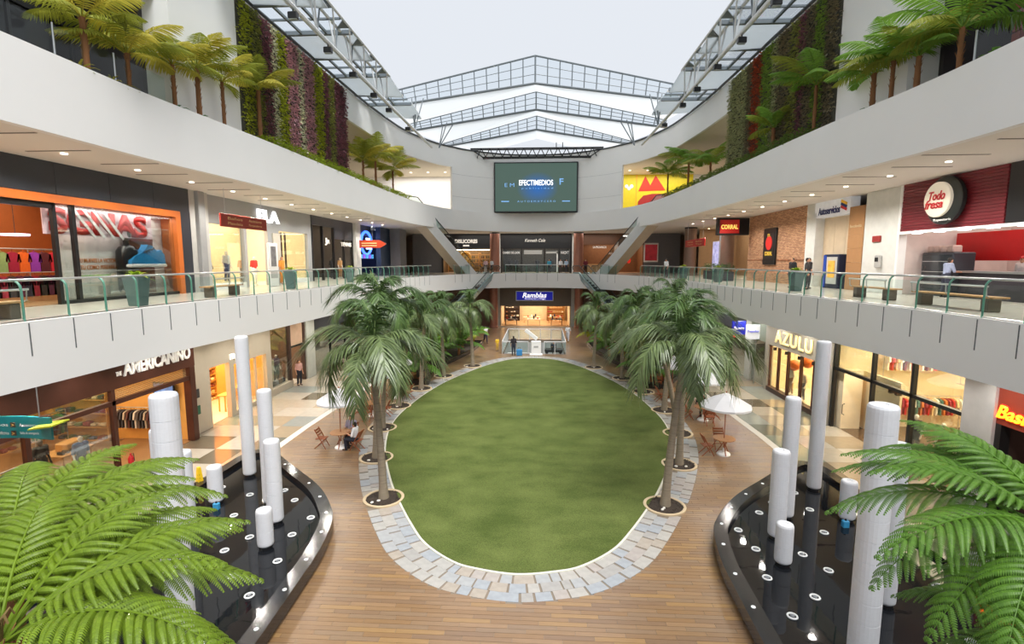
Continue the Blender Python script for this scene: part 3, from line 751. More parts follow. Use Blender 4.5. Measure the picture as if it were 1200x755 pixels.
def frond_lite(name, m, L, npin, wmax, arch, droop, seed, pd=0.5, start=0.14):
    """the same frond for ferns far from the camera: each pinna a folded tapering blade"""
    rnd = random.Random(seed); mb = MB()
    def rach(t): return Vector((L * (t - 0.12 * t ** 3), 0, L * (arch * t - droop * t * t)))
    mb.tube([rach(k / 8) for k in range(9)], [0.022 * (1 - 0.8 * k / 8) for k in range(9)], 4)
    for i in range(npin):
        t = start + (1 - start) * (i + 0.5) / npin; p = rach(t); tg = (rach(min(1, t + .02)) - rach(t - .02)).normalized()
        up = Vector((0, 1, 0)).cross(tg) * -1
        if up.z < 0: up = -up
        l = wmax * min(1, 0.35 + (t - start) * 3) * max(0.08, 1 - max(0, (t - 0.42) / 0.6) ** 1.5) * rnd.uniform(0.9, 1.08)
        fw = R(14 + 36 * t + rnd.uniform(-5, 5)); hw = L * 0.36 / npin
        for sd in (-1, 1):
            side = tg.cross(up) * sd; d = (side * math.cos(fw) + tg * math.sin(fw)).normalized(); ac = (tg * math.cos(fw) - side * math.sin(fw)).normalized()
            def q(u): return p + d * (l * u) - Vector((0, 0, 1)) * (l * pd * u * u)
            for e in (-1, 1):
                V = [];
                for u, wk in ((0, .75), (.35, 1), (.7, .8), (1, .1)):
                    c = q(u); V += [c, c + ac * (e * hw * wk) - up * (hw * wk * 0.5)]
                mb.add(V, [(0, 1, 3, 2), (2, 3, 5, 4), (4, 5, 7, 6)])
    return mb.mesh(name, m)
def palm_frond(name, m, L, nl, ll, rise, fall, seed):
    """feather palm frond along +X, arching over, long narrow drooping leaflets in two or more ranks"""
    rnd = random.Random(seed); mb = MB()
    def rach(t): return Vector((L * (0.92 * t - 0.22 * t ** 3), 0, L * (rise * t - fall * t ** 2.2)))
    mb.tube([rach(k / 10) for k in range(11)], [0.035 * (1 - 0.9 * k / 10) + 0.004 for k in range(11)], 5)
    for i in range(nl):
        t = 0.14 + 0.86 * (i + rnd.random()) / nl; p = rach(t); tg = (rach(min(1, t + .02)) - rach(t - .02)).normalized()
        up = Vector((0, 1, 0)).cross(tg) * -1
        if up.z < 0 and t < 0.5: up = -up
        l = ll * (0.55 + 0.45 * math.sin(math.pi * min(1, 0.15 + t * 0.8))) * rnd.uniform(0.8, 1.12)
        for sd in (-1, 1):
            side = Vector((0, sd, 0)); fw = R(24 + 30 * t + rnd.uniform(-9, 9)); lift = rnd.uniform(-0.15, 0.45)
            d = (side * math.cos(fw) + tg * math.sin(fw) + up * lift).normalized()
            ac = d.cross(up); ac = ac.normalized() if ac.length > 1e-4 else Vector((1, 0, 0))
            w = 0.019; dr = rnd.uniform(0.45, 0.85)
            V = []
            for u, wk in ((0, .6), (.33, 1), (.68, .85), (1, .12)):
                c = p + d * (l * u) - Vector((0, 0, 1)) * (l * dr * u * u); V += [c - ac * (w * wk), c + ac * (w * wk)]
            mb.add(V, [(0, 1, 3, 2), (2, 3, 5, 4), (4, 5, 7, 6)])
    return mb.mesh(name, m)
def leaf_bush(name, m, n, rad, h, ll, lw, seed, upright=0.3):
    rnd = random.Random(seed); mb = MB()
    for _ in range(n):
        th = rnd.uniform(0, 2 * math.pi); rr = rad * math.sqrt(rnd.random()); z = h * rnd.random() ** 0.8 * (1 - 0.35 * (rr / rad) ** 2)
        p = Vector((rr * math.cos(th), rr * math.sin(th), z))
        d = Vector((math.cos(th) + rnd.uniform(-.8, .8), math.sin(th) + rnd.uniform(-.8, .8), rnd.uniform(-0.2, 0.6) + upright)).normalized()
        ac = d.cross(Vector((0, 0, 1))); ac = ac.normalized() if ac.length > 1e-3 else Vector((1, 0, 0))
        l = ll * rnd.uniform(0.7, 1.2); w = lw * rnd.uniform(0.7, 1.2); dn = Vector((0, 0, -l * 0.3))
        mb.add([p, p + d * l * .45 + ac * w, p + d * l + dn, p + d * l * .45 - ac * w], [(0, 1, 2, 3)])
    return mb.mesh(name, m)

FERN1 = mat_leaf('fern_green_bright', (100, 128, 32), 0.45, var=0.16, trans=0.2)
FERN2 = mat_leaf('fern_green_fresh', (82, 124, 42), 0.45, var=0.15, trans=0.25)
FERN3 = mat_leaf('fern_green_deep', (78, 116, 40), 0.5, var=0.14, trans=0.35)
FERN4 = mat_leaf('fern_yellow_green', (166, 176, 58), 0.5, var=0.12, trans=0.4)
PALMG = mat_leaf('palm_grey_green', (100, 122, 84), 0.34, var=0.24, trans=0.2, spec=0.6)
PALMG2 = mat_leaf('palm_mid_green', (80, 110, 64), 0.34, var=0.24, trans=0.2, spec=0.6)
FTRUNK = mat('fern_trunk_fibres', (134, 92, 58), 0.9, var=0.25, scale=6, stretch=(1, 1, 0.3), bump=0.6)
PTRUNK = mat('palm_trunk', (138, 126, 108), 0.8, var=0.14, scale=4, stretch=(1, 1, 5), bump=0.4)
SHAFT = mat('palm_crownshaft', (128, 150, 84), 0.5, var=0.1, scale=3)

def fern_trunk(h, r, seed, m=FTRUNK):
    rnd = random.Random(seed); mb = MB(); prof = []
    k = max(3, int(h / 0.18))
    for i in range(k + 1):
        z = h * i / k; prof += [(r * (1.25 - 0.3 * i / k) * rnd.uniform(0.94, 1.06), z)]
    mb.lathe(prof, 10)
    for i in range(int(h * 22)):
        z = rnd.uniform(0.05, h); th = rnd.uniform(0, 6.28); d = Vector((math.cos(th), math.sin(th), 0)); p = d * r * 0.9 + Vector((0, 0, z))
        mb.cyl(p, p + d * 0.06 + Vector((0, 0, 0.12)), 0.016, 0.004, 4)
    return mb.mesh('trunk', m, True)
# --- two big tree ferns in the foreground
FG = {-1: [frond_mesh('frond', FERN1, 2.25, 21, 0.47, 26, 0.42, 0.60, sd, 0.42, 0.95, bn) for sd, bn in ((1, 0.06), (2, -0.08), (3, 0.0))],
      1: [frond_mesh('frond', FERN2, 2.15, 20, 0.48, 26, 0.36, 0.62, sd, 0.38, 0.75, bn) for sd, bn in ((4, 0.05), (5, -0.06), (6, 0.0))]}
def big_fern(name, label, s, loc, h, fr, scale=1.0):
    t = thing(name, label, 'fern', (loc[0], loc[1], loc[2] - h))
    inst(fern_trunk(h, 0.11, 5), 'trunk', t)
    for i, (az, el, sc) in enumerate(fr):
        inst(FG[s][i % 3], 'frond', t, (0.06 * math.cos(R(az)), 0.06 * math.sin(R(az)), h - 0.02), (0, -R(el), R(az)), sc * scale)
    cr = MB()
    for k in range(6):
        a = k * 1.1; cr.tube([(0.03 * math.cos(a), 0.03 * math.sin(a), h - 0.1), (0.06 * math.cos(a), 0.06 * math.sin(a), h + 0.2), (0.13 * math.cos(a), 0.13 * math.sin(a), h + 0.28), (0.16 * math.cos(a), 0.16 * math.sin(a), h + 0.2)], [0.02, 0.018, 0.014, 0.01], 5)
    cr.build('crozier', mat('fern_crozier', (112, 92, 52), 0.8), t, True)
    return t
big_fern('tree_fern', 'large bright green tree fern filling the lower left corner', -1, (-4.7, 4.3, 4.5), 4.05,
         [(a, e, sc) for a, e, sc in ((8, 2, .95), (-16, -4, .9), (34, 8, 1.0), (58, 12, 1.05), (82, 14, 1.1), (106, 14, 1.1), (130, 14, 1.1), (155, 10, 1.05), (180, 6, 1.0), (-150, 2, 1), (-118, 0, .95), (-84, -2, .9), (-50, -6, .85), (22, 26, .9), (46, 22, 1.0), (70, 32, .9), (94, 26, 1.0), (118, 34, .9), (142, 26, 1.0), (165, 30, .85), (-2, 14, 1.0))], 1.12)
big_fern('tree_fern', 'second bright tree fern behind the large one at the left edge', -1, (-5.95, 5.55, 4.6), 4.15,
         [(a, e, sc) for a, e, sc in ((-20, 0, .9), (12, 8, .95), (44, 12, 1.05), (76, 14, 1.1), (108, 14, 1.05), (140, 12, 1), (172, 8, .95), (-155, 4, .9), (-90, -4, .9), (28, 28, .9), (92, 32, .9), (60, 24, 1.0), (124, 24, .95), (0, 18, .95))], 1.1)
big_fern('tree_fern', 'large fresh green tree fern in the lower right corner', 1, (6.15, 5.45, 5.35), 4.9,
         [(a, e, sc) for a, e, sc in ((178, -4, .95), (200, -14, .9), (155, 8, 1.0), (132, 16, 1.0), (108, 20, 1.0), (84, 18, 1.0), (58, 14, .95), (28, 8, .95), (0, 2, .95), (-28, -2, .9), (-58, -6, .85), (-88, -8, .9), (-118, -12, .85), (-145, -14, .85), (165, 30, .85), (110, 40, .85), (190, 10, .95), (142, 26, .95), (214, -4, .9), (98, 30, .9))], 1.05)
big_fern('tree_fern', 'lower fresh green tree fern cut off by the bottom right corner', 1, (6.35, 4.95, 4.3), 3.9,
         [(a, e, sc) for a, e, sc in ((170, 0, .9), (140, 8, .9), (112, 12, .9), (80, 12, .9), (48, 8, .9), (10, 4, .9), (-140, -6, .85), (-170, -8, .9), (200, 16, .75), (-100, -8, .8), (-50, 0, .8))])
BUSHD = mat_leaf('dark_leaf', (44, 84, 40), 0.4, var=0.15, trans=0.2)
for s in (-1, 1):
    t = thing('planter', 'dark granite planter at the near end of the %s pool' % SIDE[s], 'planter', (s * 7.2, 5.2, 0))
    MB().wall([(-2.2, -2.2), (2.2, -2.2), (2.2, 2.2), (-2.2, 2.2)], 0.0, 0.6, 0.15, True).build('wall', GRAN, t)
    MB().box(-2.1, 2.1, -2.1, 2.1, 0.4, 0.5).build('soil', mat('soil', (52, 42, 34), 0.95, var=0.2, bump=0.5), t)
for i, (x, y) in enumerate(((7.9, 6.3), (7.3, 6.6), (8.6, 5.9))):
    o = inst(leaf_bush('foliage', BUSHD, 240, 0.7, 1.3, 0.3, 0.07, 20 + i), 'leafy_shrub', None, (x, y, 0.5)); tag(o, ['dark glossy shrub under the big fern, at its trunk', 'dark glossy shrub under the big fern, nearest the pool', 'dark glossy shrub under the big fern, by the frame edge'][i], 'shrub')

# ================================================================== PALMS ROUND THE LAWN
PF = [palm_frond('frond', PALMG, 2.5, 78, 0.64, 0.62, 0.95, 31), palm_frond('frond', PALMG2, 2.5, 78, 0.62, 0.85, 0.95, 32), palm_frond('frond', PALMG, 2.4, 74, 0.62, 0.38, 0.95, 33), palm_frond('frond', PALMG2, 2.2, 68, 0.55, 1.2, 0.9, 34)]
MULCH = mat('dark_mulch', (58, 48, 40), 0.95, var=0.35, scale=14, bump=1.0, bscale=25)
KERB = mat('pit_kerb', (198, 178, 146), 0.6, var=0.06)
random.seed(5)
STONEP = mat('white_pebble', (220, 216, 208), 0.6)
pebble_me = MB().sphere((0, 0, 0.03), (0.07, 0.05, 0.035), 7, 5).mesh('pebble', STONEP, True)
wm_ = MB()
for k in range(90):
    th = random.uniform(0, 6.28); rr = 0.6 * math.sqrt(random.random()); x, y = rr * math.cos(th), rr * math.sin(th); a = random.uniform(0, 3.14); l = random.uniform(.03, .07)
    dx, dy = l * math.cos(a), l * math.sin(a); z = 0.03 + random.uniform(0, .02)
    wm_.add([(x - dx, y - dy, z), (x + dy * .5, y - dx * .5, z + .02), (x + dx, y + dy, z + .01), (x - dy * .5, y + dx * .5, z)], [(0, 1, 2, 3)])
chip_me = wm_.mesh('bark_chips', MULCH)
CRL = [(437, 412), (443, 366), (451, 396), (478, 384), (497, 372), (517, 368), (551, 362)]
CRR = [(800, 410), (804, 388), (772, 378), (790, 362), (748, 366), (729, 374), (699, 366)]
ORD = ['first', 'second', 'third', 'fourth', 'fifth', 'sixth', 'last']
for s in (-1, 1):
    for i, (px, py) in enumerate(PITS):
        lab = 'round mulch pit of the %s palm counted from the camera, %s of the lawn' % (ORD[i], SIDE[s])
        t = thing('tree_pit', lab, 'tree pit', (s * px, py, 0), 0, 'palm pits round the lawn')
        MB().lathe([(0.70, 0.0), (0.70, 0.055), (0.68, 0.062), (0.62, 0.062), (0.60, 0.05), (0.60, 0.0)], 32).build('kerb', KERB, t, True)
        MB().lathe([(0.62, 0.0), (0.60, 0.03), (0.3, 0.05), (0.05, 0.055)], 24).build('soil', MULCH, t, True)
        stuff(inst(chip_me, 'bark_chips', t, (0, 0, 0.01), (0, 0, i)))
        for k in range(2 if i < 3 else 1): inst(pebble_me, 'pebble', t, (random.uniform(-.4, .4), -0.35 + random.uniform(-.1, .1), 0.04), (0, 0, random.random() * 3))
        cx, cy = (CRL if s < 0 else CRR)[i]
        c = ony(cx, cy, py); base = Vector((s * px, py, 0.04))
        if i == 0 and s > 0: base = Vector((s * px + 0.02, py, 0.04))
        rnd = random.Random(100 + i + (s > 0) * 20)
        t = thing('palm_tree', '%s feather palm from the camera on the %s of the lawn' % (ORD[i], SIDE[s]), 'palm tree', base, 0, 'palms round the lawn')
        top = Vector((c.x - base.x, 0, c.z - base.z)); h = top.z
        pth = [Vector((top.x * (f ** 1.3), 0.03 * math.sin(f * 3), h * 0.86 * f)) for f in [k / 10 for k in range(11)]]
        rr = [0.155 - 0.055 * (k / 10) ** 0.6 + (0.03 if k == 0 else 0) for k in range(11)]
        tr = MB(); tr.tube(pth, rr, 12); tr.build('trunk', PTRUNK, t, True)
        ringp = MB()
        for k in range(int(h / 0.28)):
            f = (k + 1) * 0.28 / (h * 0.86)
            if f > 0.95: break
            q = Vector((top.x * (f ** 1.3), 0.03 * math.sin(f * 3), h * 0.86 * f)); r0 = 0.155 - 0.055 * f ** 0.6 + 0.006
            ringp.lathe([(r0 - 0.01, -0.012), (r0, 0), (r0 - 0.01, 0.012)], 12, q)
        stuff(ringp.build('trunk_rings', mat('palm_ring', (112, 102, 88), 0.85, var=0.12), t, True))
        MB().tube([pth[-1], pth[-1].lerp(top, 0.5), top + Vector((0, 0, 0.1)), top + Vector((0.0, 0, 0.55))], [0.12, 0.13, 0.09, 0.02], 10).build('crownshaft', SHAFT, t, True)
        nf = 15 if i < 3 else 13
        for k in range(nf):
            az = 360 * k / nf + rnd.uniform(-12, 12); lay = k % 4
            el = (18, -6, 34, -20)[lay] + rnd.uniform(-6, 6)
            sc = (1.18, 1.1, 1.05, 1.08, 1.08, 1.08, 1.08)[i] * rnd.uniform(0.88, 1.08) * (1.0, .95, .9, .9)[lay]
            inst(PF[(k * 3 + i) % 3] if lay != 2 else PF[3], 'frond', t, top + Vector((0, 0, 0.05)), (0, -R(el), R(az)), sc)
        sp = MB(); sp.tube([top, top + Vector((0.1, 0, 1.0)), top + Vector((0.28 * (1 if k % 2 else -1), 0, 1.7))], [0.04, 0.025, 0.008], 5); sp.build('spear_leaf', SHAFT, t, True)

# ================================================================== FERN BEDS AT THE FAR END
FL = [frond_lite('frond', FERN2, 1.7, 20, 0.42, 0.75, 0.75, 41), frond_lite('frond', FERN4, 1.7, 20, 0.42, 0.6, 0.8, 42), frond_lite('frond', FERN3, 1.6, 18, 0.4, 0.95, 0.8, 43)]
def low_fern(name, label, loc, sc, seed, group, nf=12, trunk=0.5, mats=(0, 1, 2)):
    rnd = random.Random(seed); t = thing(name, label, 'fern', loc, 0, group)
    inst(fern_trunk_low, 'trunk', t, (0, 0, 0), (0, 0, 0), (1, 1, trunk / 0.5))
    for k in range(nf):
        inst(FL[mats[k % len(mats)]], 'frond', t, (0, 0, trunk), (0, -R(rnd.choice((-10, 4, 16, 34)) + rnd.uniform(-6, 6)), R(360 * k / nf + rnd.uniform(-10, 10))), sc * rnd.uniform(.85, 1.1))
    return t
fern_trunk_low = fern_trunk(0.5, 0.1, 9)
BED = [(7.9, 33.6), (8.9, 35.4), (8.0, 37.2), (9.3, 38.6), (7.2, 39.6), (8.6, 41.2), (6.3, 42.4), (7.8, 44.0), (6.6, 46.3), (9.4, 43.4), (8.6, 47.2), (5.9, 48.8)]
whichp = ['nearest', 'second', 'third', 'fourth', 'fifth', 'sixth', 'seventh', 'eighth', 'ninth', 'tenth', 'eleventh', 'farthest']
for s in (-1, 1):
    for i, (x, y) in enumerate(BED):
        low_fern('bed_fern', '%s large fern of the planting bed at the far %s corner of the lawn' % (whichp[i], SIDE[s]), (s * x, y, 0.25), 1.25 if i % 3 else 1.45, 60 + i, 'ferns of the %s planting bed' % SIDE[s], 13, 0.9, (0, 1, 2) if i % 2 else (0, 2, 2))
    t = thing('planting_bed', 'low dark planting bed for ferns on the far %s' % SIDE[s], 'planting bed', (0, 0, 0))
    pl = mirror([(6.9, 33.0), (8.6, 32.6), (10.3, 36), (10.2, 49), (5.2, 50.3), (5.6, 45.2), (6.4, 41.5), (7.4, 37.5)], s)
    fixn(MB().prism(pl, 0.0, 0.25).build('soil', MULCH, t))
    MB().wall(pl if s > 0 else pl[::-1], 0.0, 0.32, -0.1, True).build('kerb', GRAN_SIDE, t)
# ================================================================== BALUSTRADES
def along(path, step, start=0.0):
    P = [Vector(p) for p in path]; out = []; d = start; acc = 0
    for a, b in zip(P, P[1:]):
        L = (b - a).length
        while d <= acc + L:
            f = (d - acc) / L; t = (b - a).normalized(); out.append((a.lerp(b, f), t)); d += step
        acc += L
    return out
GROOVE = mat('fascia_groove', (96, 98, 100), 0.7)
def balustrade(path, label, step=1.25, z=Z2, groove=True):
    """path runs so that the corridor lies to its LEFT"""
    t = thing('balustrade', label, 'balustrade', (path[0][0], path[0][1], z)); o3 = Vector((path[0][0], path[0][1]))
    pts = along(path, step)
    L = lambda q: Vector((q.x - o3.x, q.y - o3.y))
    for q, tg in pts:
        nl = Vector((-tg.y, tg.x)); p = L(q) + nl * 0.10
        f = lambda k, zz: (p.x + nl.x * k, p.y + nl.y * k, zz)
        po = MB().tube([f(0, 0.0), f(0, 0.8), f(0.02, 0.92), f(0.07, 0.99), f(0.13, 1.03)], 0.03, 6).build('post', TEAL, t, True)
        if groove:
            g = L(q) - nl * 0.005
            MB().box(-0.014, 0.014, -0.006, 0.006, -0.86, -0.02).build('fascia_bracket', GROOVE, po).matrix_local = Matrix.Translation((g.x, g.y, 0)) @ Matrix.Rotation(math.atan2(tg.y, tg.x), 4, 'Z')
    hr = [L(q) + Vector((-tg.y, tg.x)) * 0.24 for q, tg in along(path, 0.4)]
    MB().tube([(p.x, p.y, 1.06) for p in hr], 0.034, 8).build('handrail', STEEL, t, True)
    tr = [L(q) + Vector((-tg.y, tg.x)) * 0.10 for q, tg in along(path, 0.4)]
    MB().tube([(p.x, p.y, 0.05) for p in tr], 0.022, 5).build('bottom_rail', STEEL, t, True)
    for (q, tg), (q2, tg2) in zip(pts, pts[1:]):
        a = L(q) + Vector((-tg.y, tg.x)) * 0.07; b = L(q2) + Vector((-tg2.y, tg2.x)) * 0.07; d = (b - a) * 0.03
        a += d; b -= d
        MB().quad((a.x, a.y, 0.09), (b.x, b.y, 0.09), (b.x, b.y, 0.93), (a.x, a.y, 0.93)).build('glass_pane', GLASSG, t)
    return t
LEFT = [(-x, y) for x, y in EDGE_R]; RIGHT = [(x, y) for x, y in EDGE_R]
seg_ = lambda P, a, b: [p for p in P if a <= p[1] <= b]
balustrade(seg_(LEFT, 5, 52), 'long glass and green-post balustrade of the left upper gallery')
balustrade(seg_(RIGHT, 5, 52)[::-1], 'long glass and green-post balustrade of the right upper gallery')
balustrade([p for p in FULL if p[1] > 60.7], 'short glass balustrade of the back bridge below the screen')
balustrade([p for p in LEFT if 55.2 < p[1] < 58.6], 'short glass balustrade beside the left escalators')
balustrade([p for p in RIGHT if 55.2 < p[1] < 58.6][::-1], 'short glass balustrade beside the right escalators')

# ================================================================== ESCALATORS
ESCW = mat('escalator_cladding', (216, 217, 216), 0.5, var=0.03); ESCB = mat('escalator_beige_under', (198, 184, 160), 0.6, var=0.05)
STEPM = mat('escalator_step', (92, 96, 100), 0.35, metal=0.6); HANDM = mat('rubber_handrail', (30, 34, 36), 0.5)
def escalator(top, bot, label, clad, under, depth=1.0):
    top = Vector(top); bot = Vector(bot); h = (bot - top); hz = Vector((h.x, h.y, 0)); L = hz.length; d = hz.normalized(); n = Vector((-d.y, d.x, 0)); dz = bot.z - top.z
    t = thing('escalator', label, 'escalator', top)
    W = 0.75
    def P(u, v, w): return tuple(d * u + n * v + Vector((0, 0, w)))
    prof = [(-1.2, 0), (0, 0), (L, dz), (L + 1.2, dz)]
    low = [(-1.2, -depth * 0.8), (0.35, -depth), (L - 0.3, dz - depth), (L + 1.2, dz - 0.25)] if dz + top.z > 1 else [(-1.2, -depth * .8), (0.35, -depth), (L * 0.985 - 0.4, dz * 0.985 - 0.05), (L + 1.2, dz - 0.02)]
    V = []
    for (u, z), (ul, zl) in zip(prof, low):
        V += [P(u, -W, z + 0.0), P(u, W, z + 0.0), P(ul, W * 0.86, zl), P(ul, -W * 0.86, zl)]
    F = []
    for i in range(3):
        a = 4 * i; F += [(a + 2, a + 3, a + 7, a + 6)]
    MB().add(V, F + [(3, 2, 1, 0), (12, 13, 14, 15)]).build('underside', under, t)
    for sd, (k0, k1) in ((-1, (0, 3)), (1, (1, 2))):
        m_ = MB()
        for i in range(3): a = 4 * i; m_.add([V[a + k0], V[a + 4 + k0], V[a + 4 + k1], V[a + k1]], [(0, 1, 2, 3)])
        for i in range(3):
            (u, z), (u2, z2) = prof[i], prof[i + 1]
            m_.add([P(u, sd * W, z), P(u2, sd * W, z2), P(u2, sd * W, z2 + 0.2), P(u, sd * W, z + 0.2), P(u, sd * (W - .2), z + 0.2), P(u2, sd * (W - .2), z2 + 0.2)], [(0, 1, 2, 3), (3, 2, 5, 4)])
        m_.build('side_panel', clad, t)
        g = MB()
        for i in range(3):
            (u, z), (u2, z2) = prof[i], prof[i + 1]; v = sd * (W - 0.1)
            g.quad(P(u, v, z + .2), P(u2, v, z2 + .2), P(u2, v, z2 + .92), P(u, v, z + .92))
        g.build('glass_balustrade', GLASSG, t)
        v = sd * (W - 0.1)
        MB().tube([P(-1.25, v, .5), P(-1.45, v, .72), P(-1.2, v, 0.95), P(0, v, 0.95), P(L, v, dz + 0.95), P(L + 1.2, v, dz + .95), P(L + 1.45, v, dz + .72), P(L + 1.25, v, dz + .5)], 0.045, 6).build('handrail', HANDM, t, True)
    k = int(L / 0.4)
    for i in range(k):
        u = (i + 0.5) * L / k; z = dz * u / L
        MB().add([P(u - .2, -.5, z), P(u + .2, -.5, z), P(u + .2, .5, z), P(u - .2, .5, z), P(u + .2, -.5, z - .22), P(u + .2, .5, z - .22)], [(0, 1, 2, 3), (1, 4, 5, 2)]).build('step', STEPM, t)
    for u0, z0 in ((-1.2, 0.0), (L, dz)):
        MB().add([P(u0, -.6, z0 + .01), P(u0 + 1.2, -.6, z0 + .01), P(u0 + 1.2, .6, z0 + .01), P(u0, .6, z0 + .01)], [(0, 1, 2, 3)]).build('landing_plate', STEEL, t)
    return t
for s in (-1, 1):
    escalator((s * 12.0, 50.4, Z3), (s * 7.7, 60.2, Z2), 'white-clad escalator from the %s gallery up to the fern terrace' % SIDE[s], ESCW, ESCB, 1.15)
    escalator((s * 5.6, 60.6, Z2), (s * 10.9, 51.6, 0.0), 'glass-sided escalator from the plaza up to the bridge, %s side' % SIDE[s], mat('escalator_glass_grey', (150, 168, 168), 0.25, metal=0.3), GSTEEL, 0.8)

# ================================================================== GLASS-RAILED STAIR WELL AND KIOSK
t = thing('stairwell_railing', 'glass railing round the stair well behind the lawn', 'railing', (0, 44.6, 0))
for (xa, ya, xb, yb) in ((-2.8, 0, -0.5, 0), (0.9, 0, 2.8, 0), (-2.8, 0, -2.8, 8.4), (2.8, 0, 2.8, 8.4), (-2.8, 8.4, 2.8, 8.4)):
    n_ = max(1, round(math.hypot(xb - xa, yb - ya) / 1.2))
    for k in range(n_ + 1):
        x, y = xa + (xb - xa) * k / n_, ya + (yb - ya) * k / n_
        MB().cyl((x, y, -0.02), (x, y, 1.1), 0.035, n=8).build('post', WSTEEL, t)
        if k:
            x0, y0 = xa + (xb - xa) * (k - 1) / n_, ya + (yb - ya) * (k - 1) / n_
            MB().quad((x0, y0, 0.1), (x, y, 0.1), (x, y, 1.0), (x0, y0, 1.0)).build('glass_pane', GLASSG, t)
    MB().tube([(xa, ya, 1.1), (xb, yb, 1.1)], 0.04, 8).build('handrail', WSTEEL, t)
t = thing('stair', 'grey stair descending between the glass railings', 'stair', (0, 45, -3.3))
for k in range(16): MB().box(-2.4, -0.3, 0.4 + k * 0.45, 0.85 + k * 0.45, 0, 3.2 - k * 0.2).build('step', GREYW, t)
t = thing('kiosk', 'white information kiosk with a tilted panel behind the lawn', 'kiosk', (0.2, 44.1, 0))
MB().bevbox(-0.55, 0.55, -0.3, 0.3, 0, 0.12, 0.02).build('base', WHITE, t)
MB().bevbox(-0.42, 0.42, -0.2, 0.2, 0.12, 1.25, 0.04).build('body', WHITE, t)
o = MB().bevbox(-0.75, 0.55, -0.06, 0.06, -0.16, 0.16, 0.03).build('panel', WHITE, t, loc=(-0.35, 0, 1.75)); o.rotation_euler = (0, R(38), 0)
MB().box(-0.2, 0.2, -0.215, -0.2, 0.7, 0.85).build('label_plate', GREYW, t)
t = thing('ride_cart', 'small dark ride-on cart beside the white kiosk', 'cart', (1.75, 45.2, 0))
MB().box(-0.85, 0.85, 0.5, 0.7, -0.02, 0.0).build('mat', GREYW, t)
MB().bevbox(-0.8, 0.8, -0.35, 0.35, 0.12, 0.4, 0.06).build('body', BLACK, t)
MB().bevbox(-0.25, 0.25, 0.1, 0.3, 0.4, 0.85, 0.05).build('seat', DKGREY, t)
for x in (-0.6, 0.6):
    for y in (-0.36, 0.36): MB().cyl((x, y - 0.05, 0.14), (x, y + 0.05, 0.14), 0.14, n=14).build('wheel', BLACK, t)
MB().tube([(-0.7, -0.2, 0.4), (-0.65, -0.15, 0.95), (-0.5, -0.1, 1.05)], 0.025, 6).build('handle', STEEL, t)

# ================================================================== CAFE TABLES, CHAIRS, PARASOLS
CHW = mat('folding_chair_wood', (150, 82, 48), 0.5, var=0.14, scale=5, stretch=(1, 1, 6)); TBW = mat('table_wood', (186, 134, 88), 0.45, var=0.12, scale=4, stretch=(6, 1, 1))
PARA = mat('parasol_cloth', (212, 212, 216), 0.8, var=0.02)
def chair(label, loc, rz, group='folding wooden chairs of the cafe'):
    if 'proto' not in chair.__dict__:
        t = thing('folding_chair', label, 'chair', (0, 0, 0), 0, group)
        for k in range(5): MB().box(-0.2, 0.2, -0.2 + k * 0.085, -0.13 + k * 0.085, 0.43, 0.455).build('seat_slat', CHW, t)
        for s in (-1, 1):
            MB().cyl((s * 0.21, -0.24, 0), (s * 0.21, 0.24, 0.88), 0.019, n=6).build('back_leg', CHW, t)
            MB().cyl((s * 0.18, 0.27, 0), (s * 0.18, -0.2, 0.44), 0.019, n=6).build('front_leg', CHW, t)
        for z in (0.62, 0.72, 0.82):
            yy = -0.24 + 0.48 * z / 0.88
            MB().box(-0.2, 0.2, yy - 0.012, yy + 0.012, z - 0.035, z + 0.035).build('back_slat', CHW, t)
        MB().cyl((-0.21, -0.1, 0.25), (0.21, -0.1, 0.25), 0.014, n=6).build('stretcher', CHW, t)
        chair.proto = t; t.location = loc; t.rotation_euler = (0, 0, rz); return t
    return dup(chair.proto, label, loc, rz, group)
def table(label, loc):
    if 'proto' not in table.__dict__:
        t = thing('cafe_table', label, 'table', loc, 0, 'round cafe tables')
        m_ = MB()
        for k in range(9):
            x0 = -0.45 + k * 0.1; hw = math.sqrt(max(0.01, 0.46 ** 2 - max(abs(x0), abs(x0 + 0.1)) ** 2)); ho = math.sqrt(max(0.01, 0.46 ** 2 - min(abs(x0), abs(x0 + .1)) ** 2))
            a, b = (hw, ho) if x0 < -0.05 else (ho, hw)
            if abs(x0 + 0.05) < 0.01: a = b = ho
            MB().prism([(x0 + .003, -a), (x0 + .097, -b), (x0 + .097, b), (x0 + .003, a)], 0.70, 0.73).build('top_slat', TBW, t)
        for k in range(3):
            a = k * 2.094 + .5; MB().tube([(0.3 * math.cos(a), 0.3 * math.sin(a), 0.03), (0.09 * math.cos(a), 0.09 * math.sin(a), 0.4), (0.28 * math.cos(a), 0.28 * math.sin(a), 0.7)], 0.022, 6).build('leg', CHW, t)
        table.proto = t; return t
    return dup(table.proto, label, loc, 0, 'round cafe tables')
